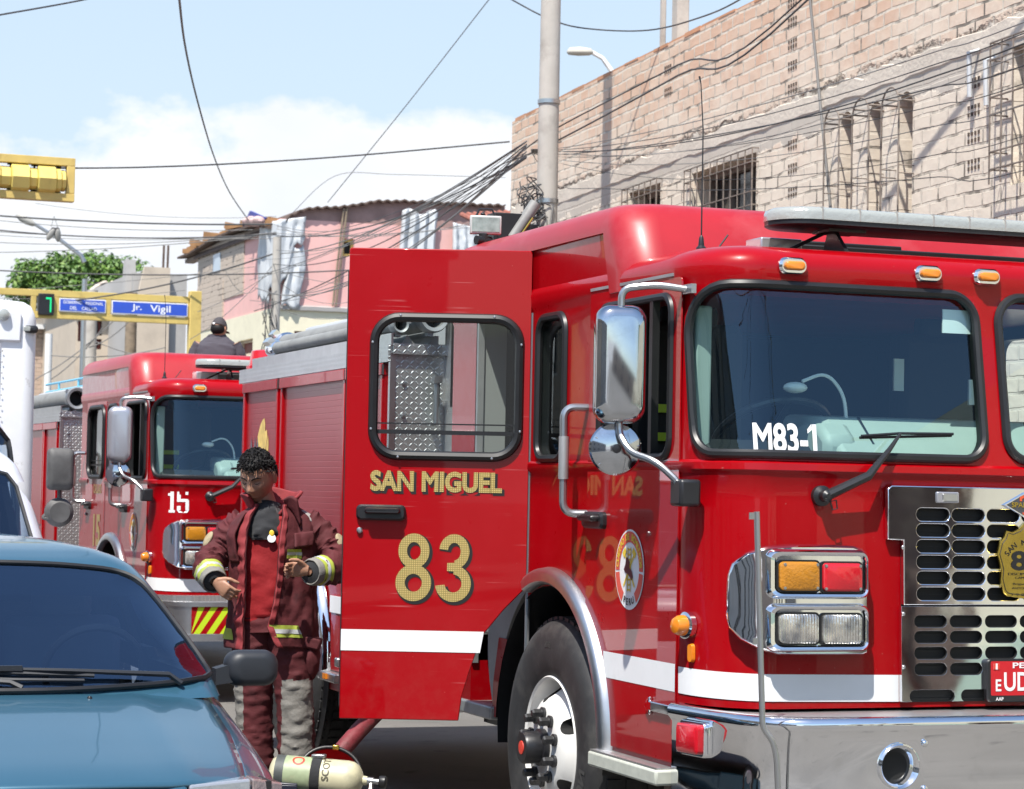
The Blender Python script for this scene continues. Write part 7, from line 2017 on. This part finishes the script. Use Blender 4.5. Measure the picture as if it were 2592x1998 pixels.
# ---- the man sitting up on engine 15, seen from behind
sp0_ = atD(548, 900, 24.3)
PZ = 2.78 + gz(24)
b = MB(); hb_ = rotz(math.radians(165)) @ rotx(math.radians(14))
hc2 = Vector((.015, .03, .600))
add_head(b, hb_, hc2)
b.tube([(0, .05, .42), (.005, .045, .50), (.012, .03, .56)], [.07, .062, .062], 16)
cloth(b, [(0, .02, 0, .18, .13), (0, .03, .2, .165, .12), (0, .04, .38, .195, .12), (0, .045, .47, .15, .09), (0, .04, .53, .07, .06)], 20, 0)
for s in (-1, 1):
    cloth(b, [(s * .17, .04, .45, .062, .062), (s * .235, .06, .28, .052, .052), (s * .22, .16, .12, .042, .042), (s * .12, .30, .10, .03, .028)], 14, 0)
    cloth(b, [(s * .10, .02, .02, .085, .085), (s * .13, .25, .06, .075, .075), (s * .13, .46, .04, .06, .06), (s * .12, .50, -.2, .05, .05), (s * .12, .48, -.36, .04, .045)], 14, 0)
    b.ell((s * .12, .54, -.38), (.045, .12, .045), 12, 8)
    hand(b, (s * .125, .29, .10), (-s * .6, .7, -.1), (0, .2, 1), s, (.5, .5, .5, .5))
PM = fuse(b, 'person', SKIN, None, .007, 3); PM.location = (sp0_.x, sp0_.y, PZ); PM.rotation_euler = (0, 0, -YAW)
tag(PM, 'person in a dark cap and shirt sitting with back turned on top of engine 15', 'person')
c_ = MB()
cloth(c_, [(0, .02, -.02, .20, .15), (0, .03, .15, .205, .15), (0, .03, .34, .235, .15), (0, .04, .44, .205, .125), (0, .04, .51, .12, .09), (0, .035, .545, .085, .075)], 40, .012, 8, 2, sub=9)
for s in (-1, 1): cloth(c_, [(s * .165, .04, .435, .088, .088), (s * .225, .05, .32, .080, .082), (s * .245, .07, .20, .070, .074)], 24, .010, 7, s + 3, sub=7)
c_.build('shirt', NAVY, PM, 60)
tr2 = MB()
for s in (-1, 1): cloth(tr2, [(s * .10, .02, .02, .105, .10), (s * .13, .25, .07, .09, .09), (s * .13, .46, .05, .075, .075), (s * .12, .50, -.2, .065, .065), (s * .12, .48, -.33, .06, .06)], 20, .006, 6, s + 5)
tr2.build('trousers', BLKC, PM, 60)
cp_ = MB()
def cap_fn(p):
    q = head_point(p) * 1.09; zl = .018 + .012 * p.y
    if q.z < zl: q.z = zl; q.x *= .985; q.y *= .985
    return q
cp_.ell(hc2, (1, 1, 1), 40, 28, hb_, cap_fn); cp_.grid(lambda u, v: hc2 + hb_ @ Vector(((u - .5) * .15, -.10 - .075 * v * (1 - (2 * u - 1) ** 2 * .6), .020 - .012 * v - .02 * (2 * u - 1) ** 2)), 10, 5)
cap = cp_.build('cap', mat('charcoal_cap', (.055, .048, .052), .85, var=.1), PM, 60)
cs_ = MB(); cs_.box(hc2 + hb_ @ Vector((.02, .104, .030)), (.022, .006, .016), hb_); cs_.build('cap_buckle', WHTI, cap)
hs = MB(); hs.ell(hc2 + hb_ @ Vector((0, .036, -.012)), (.077, .066, .062), 24, 14, hb_); hs.build('hair', HAIR, PM, 60)

# ---------------------------------------------------------------- gear on the ground
cyc = atD(800, 1966, 11.8)
CY = thing('air_cylinder', 'pale yellow breathing air cylinder lying on its black pack frame', 'air cylinder', (cyc.x, cyc.y, gz(cyc.y)), -YAW - .10)
az = cyc.z - gz(cyc.y)
YCYL = mat('pale_yellow_cylinder', (.56, .53, .36), .4, coat=.4, var=.10, vscale=7, dirt=(.34, .33, .24), dscale=9, dlo=.5, dhi=.75)
q = MB(); q.lathe([(.045, -.235), (.075, -.222), (.090, -.195), (.093, -.16), (.093, .16), (.088, .19), (.072, .215), (.045, .232), (.024, .24), (.022, .262)], (0, 0, az), (1, 0, -.05), 40); q.build('cylinder_body', YCYL, CY, 50)
ax_ = Vector((1, 0, -.05)).normalized()
def cyl_pt(h, a, off): return Vector((0, 0, az)) + ax_ * h + (.0935 + off) * (math.cos(a) * Vector((.05, 0, 1)).normalized() + math.sin(a) * Vector((0, -1, 0)))
q = MB(); q.grid(lambda u, v: cyl_pt(-.155 + .135 * u, -1.2 + 4.4 * v, .001), 6, 30); q.build('green_label', mat('green_label', (.30, .36, .22), .5, var=.15, vscale=20, dirt=(.44, .42, .28), dscale=14), CY, 60)
q = MB(); q.grid(lambda u, v: cyl_pt(-.200 + .045 * u, -3.1 + 6.2 * v, .0015), 3, 36); q.build('dark_end_band', mat('dark_end', (.07, .08, .08), .6, var=.3, vscale=14), CY, 60)
q = MB(); q.grid(lambda u, v: cyl_pt(-.018 + .048 * u, -3.1 + 6.2 * v, .004), 3, 40); q.build('strap', BLKC, CY, 60)
q = MB(); q.box(Vector((.012, 0, az + .103)), (.07, .05, .018)); q.build('strap_clamp', STEEL, CY, bevel=.004)
q = MB()
for i in range(24):
    a0_, a1_ = 2 * PI * i / 24, 2 * PI * (i + 1) / 24
    q.add([cyl_pt(-.085 + r_ * math.cos(a), .55 + r_ * math.sin(a) / .094, .0025) for r_, a in ((.022, a0_), (.031, a0_), (.031, a1_), (.022, a1_))], [(0, 1, 2, 3)])
q.build('round_mark', REDI, CY, 0)
q = MB(); V, F = text_mesh('SCOTT', .050, bold=.0008); q.add([cyl_pt(.062 - y, .78 - x / .094, .002) for x, y in V], F); V, F = text_mesh('4.5', .030, bold=.0006); q.build('cylinder_lettering', mat('faded_ink', (.10, .09, .06), .6), CY, 0)
q = MB(); e = Vector((0, 0, az)) + ax_ * .262; q.lathe([(.020, 0), (.020, .03), (.014, .032), (.014, .065)], e, ax_, 20); q.tube([e + ax_ * .02, e + ax_ * .02 + Vector((0, -.03, -.05))], .012, 10); vo = q.build('valve', STEEL, CY)
q = MB(); q.lathe([(.028, 0), (.032, .006), (.032, .03), (.026, .038), (.005, .04)], e + ax_ * .06, ax_, 16); q.tube([e + ax_ * .02 + Vector((0, -.03, -.045)), e + ax_ * .02 + Vector((0, -.035, -.10))], [.016, .018], 12); q.build('valve_knob', RUB, vo)
q = MB(); q.box((-.08, -.02, az - .105), (.34, .22, .03)); q.box((-.165, -.13, az - .06), (.19, .02, .06)); q.tube([(-.07, -.13, az - .03), (-.26, -.13, az - .022)], .010, 8); q.box((-.12, .02, (az - .11) / 2), (.20, .16, az - .12)); q.build('pack_frame', mat('navy_frame', (.012, .015, .030), .4), CY, bevel=.005)
q = MB(); q.box((-.20, -.142, az - .065), (.05, .006, .035)); q.box((-.125, -.142, az - .068), (.06, .006, .03)); q.build('frame_label', mat('pale_blue_label', (.30, .34, .50), .5), CY)
hp0 = atD(836, 1956, 12.1)
HE = thing('firefighter_helmet', 'upturned helmet with a black rim and red inside behind the air cylinder', 'helmet', (hp0.x, hp0.y, gz(hp0.y)), -YAW)
hz = hp0.z - gz(hp0.y); HMx = roty(math.radians(10)) @ rotx(math.radians(62))
def bowl(k, a, dz): return Vector((0, 0, hz)) + HMx @ Vector((.155 * k * math.cos(a), .135 * k * math.sin(a), dz))
q = MB(); q.loops([[bowl(k, 2 * PI * i / 40, d) for i in range(40)] for k, d in ((1, 0), (.97, -.04), (.88, -.085), (.70, -.12), (.4, -.14), (.02, -.147))], False, True); q.build('inner_shell', mat('helmet_red', (.36, .012, .016), .55, var=.1), HE, 60)
q = MB(); q.loops([[bowl(k, 2 * PI * i / 40, d) for i in range(40)] for k, d in ((1.02, -.004), (1.0, -.045), (.91, -.095), (.73, -.131), (.42, -.152), (.02, -.16))], False, True); q.build('outer_shell', RUB, HE, 60)
q = MB(); q.tube([bowl(1.02, 2 * PI * i / 40, 0) for i in range(40)], .011, 8, closed=True); q.build('rim', RUB, HE, 60)
q = MB(); q.box(bowl(1.03, .5 * PI, .005), (.035, .03, .026)); q.build('rim_clip', BRASS, HE, bevel=.004)
HO = [atD(1000, 1765, 12.75), atD(958, 1800, 12.6), atD(918, 1840, 12.45), atD(884, 1878, 12.35), atD(856, 1912, 12.3), atD(835, 1945, 12.35), atD(800, 1965, 12.6), atD(740, 1965, 12.9)]
HO = [Vector((p.x, p.y, max(p.z, gz(p.y) + .05))) for p in HO]
q = MB(); q.tube([Vector(p) for p in catmull([tuple(p) for p in HO], 6)], .046, 16); tag(q.build('fire_hose', REDHOSE, None, 60), 'thick dark red hose running from the engine to the ground behind the helmet', 'hose')
# ---------------------------------------------------------------- overhead cables
def cable(pts, r, label, m=CABLE, n=8, group='overhead cables'):
    q = MB(); q.tube([Vector(p) for p in catmull([tuple(p) for p in pts], n)], r, 6)
    return tag(q.build('overhead_cable', m, None, 60), label, 'cable', group)


def span(a, b, sag, k=7):
    a, b = Vector(a), Vector(b); return [a.lerp(b, i / k) - Vector((0, 0, sag * 4 * (i / k) * (1 - i / k))) for i in range(k + 1)]


P_ = ((448, -70, 16), (454, 0, 19), (469, 119, 22.5), (498, 249, 26.5), (540, 392, 32), (581, 487, 37), (629, 558, 42.0))
cable([atD(440, -170, 14.5)] + [atD(*p) for p in P_], .0105, 'black cable curving down the sky to the blue board on the pink house')
cable([atD(x, y, d) for x, y, d in ((-160, 66, 20), (0, 38, 21), (220, -2, 22.5), (420, -50, 24))], .009, 'short thin cable crossing the top left corner of the sky')
cable([atD(x, y, d) for x, y, d in ((150, 426, 26.0), (350, 424, 26.2), (600, 414, 26.5), (900, 394, 26.9), (1290, 359, 27.4))], .010, 'dark cable stretched level from the traffic light frame to the brick building')
cable([atD(x, y, d) for x, y, d in ((1250, -30, 25), (1300, 2, 24.5), (1390, 48, 24), (1480, 72, 23.6), (1640, 77, 23), (1780, 42, 22.4), (1880, -5, 22), (2000, -90, 21))], .008, 'thin sagging wire strung behind the top of the concrete pole')
cable([atD(x, y, d) for x, y, d in ((1270, -40, 33), (1237, 0, 33.5), (1030, 265, 37), (830, 512, 41))], .008, 'faint thin wire slanting from the sky to the roof of the pink house', CABLEG)
cable([atD(x, y, d) for x, y, d in ((740, 540, 41), (850, 445, 41), (1000, 442, 41), (1280, 450, 41))], .006, 'hair thin wire dipping low over the corrugated roof', CABLEG)
KN = atD(1345, 378, 22.7)
for ya, yb_, yc, rr in ((330, 165, -20, .0075), (362, 192, -5, .0085)):
    cable([KN + Vector((-.02, .5, -.05)), onX(1400, ya, 8.25), onX(1715, yb_, 8.25), onX(2050, yc, 8.25), Vector((8.2, 6.0, 8.4)), Vector((8.1, -4, 9.2))], rr, 'thick black cable rising from the concrete pole over the roof of the near engine', CABLE, 8, 'paired black cables from the pole')
for i, (ya, yb_, rr) in enumerate(((376, 38, .004), (380, 66, .004), (384, 92, .006), (388, 118, .004), (392, 150, .005), (397, 196, .0035), (404, 250, .0035), (412, 330, .003), (470, 420, .0035))):
    X0 = 8.9 + .05 * i
    cable([KN + Vector((0, 0, -.004 * i))] + span(onBw(1412, ya, X0), onBw(2640, yb_, X0), .10 + .05 * (i % 4)) + [onBw(2640, yb_, X0) + Vector((.3, -6, .4))], rr, 'thin cable running along the face of the brick building', CABLE if i % 3 else CABLEG, 5, 'cables along the brick building')
SPK = atD(690, 665, 38.4); rnd = random.Random(5)
for i in range(15):
    e = atD(690 + rnd.uniform(-60, 30), 560 + 16 * i + rnd.uniform(-10, 10), 38.4 + rnd.uniform(-.5, 1.5))
    cable(span(KN + Vector((-.05, .0, rnd.uniform(-.12, .08))), e, .15 + rnd.uniform(0, .5)), rnd.choice((.004, .005, .0065, .008)), 'cable fanning out from the concrete pole towards the thin pole by the pink house', rnd.choice((CABLE, CABLEG, CABLEG)), 5, 'cables fanning out from the concrete pole')
for i, (xa, ya, xb, yb_, D, rr) in enumerate(((0, 542, 690, 568, 40, .016), (0, 552, 640, 582, 41, .007), (0, 577, 700, 592, 40, .013), (0, 583, 690, 604, 41, .008), (0, 592, 690, 597, 42, .006), (0, 611, 700, 588, 40, .007), (0, 640, 640, 600, 42, .008), (0, 682, 890, 684, 40, .013), (150, 515, 700, 548, 43, .005), (0, 740, 700, 668, 44, .006), (0, 752, 470, 735, 44, .006), (200, 766, 700, 640, 39.5, .014))):
    cable(span(atD(xa - 60, ya, D), atD(xb, yb_, D), .06 + .03 * (i % 3)), rr, 'cable crossing level above the yellow sign gantry', CABLE if rr > .008 else CABLEG, 5, 'cables over the crossing')
for i, (xa, ya, xb, yb_, D) in enumerate(((500, 790, 690, 688, 38.3), (480, 860, 700, 660, 38.6), (690, 700, 900, 760, 38.6), (690, 680, 880, 720, 38.7), (690, 770, 880, 800, 38.6), (570, 683, 650, 730, 39), (700, 600, 1240, 570, 39), (690, 590, 1240, 560, 39.5), (700, 580, 1240, 552, 39.5), (690, 860, 540, 960, 38.5))):
    cable(span(atD(xa, ya, D), atD(xb, yb_, D), .05 + .08 * (i % 3)), .0055, 'loose wire strung in front of the pink house', CABLEG, 5, 'loose wires before the pink house')
for i, (xa, ya, xb, yb_, D) in enumerate(((90, 960, 290, 810, 49), (130, 960, 260, 830, 49), (225, 880, 340, 800, 49), (130, 900, 420, 880, 49), (230, 860, 480, 920, 49))):
    cable(span(atD(xa, ya, D), atD(xb, yb_, D), .1), .012, 'loose wire hanging between the far poles below the gantry', CABLEG, 5, 'loose wires between the far poles')
# shoes thrown over the wire
s0 = atD(137, 548, 40)
SH = thing('pair_of_shoes', 'pair of dark shoes hanging from a cable in front of the street lamp', 'shoes', (s0.x, s0.y, s0.z))
for k, (px, py, tilt) in enumerate(((129, 592, .5), (146, 594, -.1))):
    c = atD(px, py, 40) - s0; q = MB()
    R_ = roty(tilt) @ rotx(.3)
    q.ell(c, (.055, .05, .115), 16, 12, R_); q.ell(c + R_ @ Vector((.0, .03, .07)), (.045, .05, .05), 12, 8, R_); q.build('shoe', mat('dark_shoe', (.03, .028, .03), .7), SH, 60)
    q = MB(); q.ell(c + R_ @ Vector((.0, -.035, -.01)), (.05, .02, .115), 12, 8, R_); q.build('sole', GREYC, SH, 60)
    q = MB(); q.tube([Vector((0, 0, 0)), c + Vector((0, 0, .12))], .005, 5); q.build('lace', CABLEG, SH)
for i in range(9):
    cable(span((7.85, -4.5, 8.9 - .22 * i), (-6.5 - .4 * i, -9 + 2.2 * i, 8.2 - .15 * i), .5 + .12 * (i % 4)), .010 if i % 3 else .018, 'cable slung across the street from the pole behind the camera', CABLE, 5, 'cables behind the camera')
for i in range(5):
    cable(span((7.9, -4.5, 8.6 - .25 * i), (7.6 - .3 * i, -34, 8.3 - .2 * i), .8 + .1 * i), .012, 'cable running down the street away from the pole behind the camera', CABLE, 5, 'cables down the street')
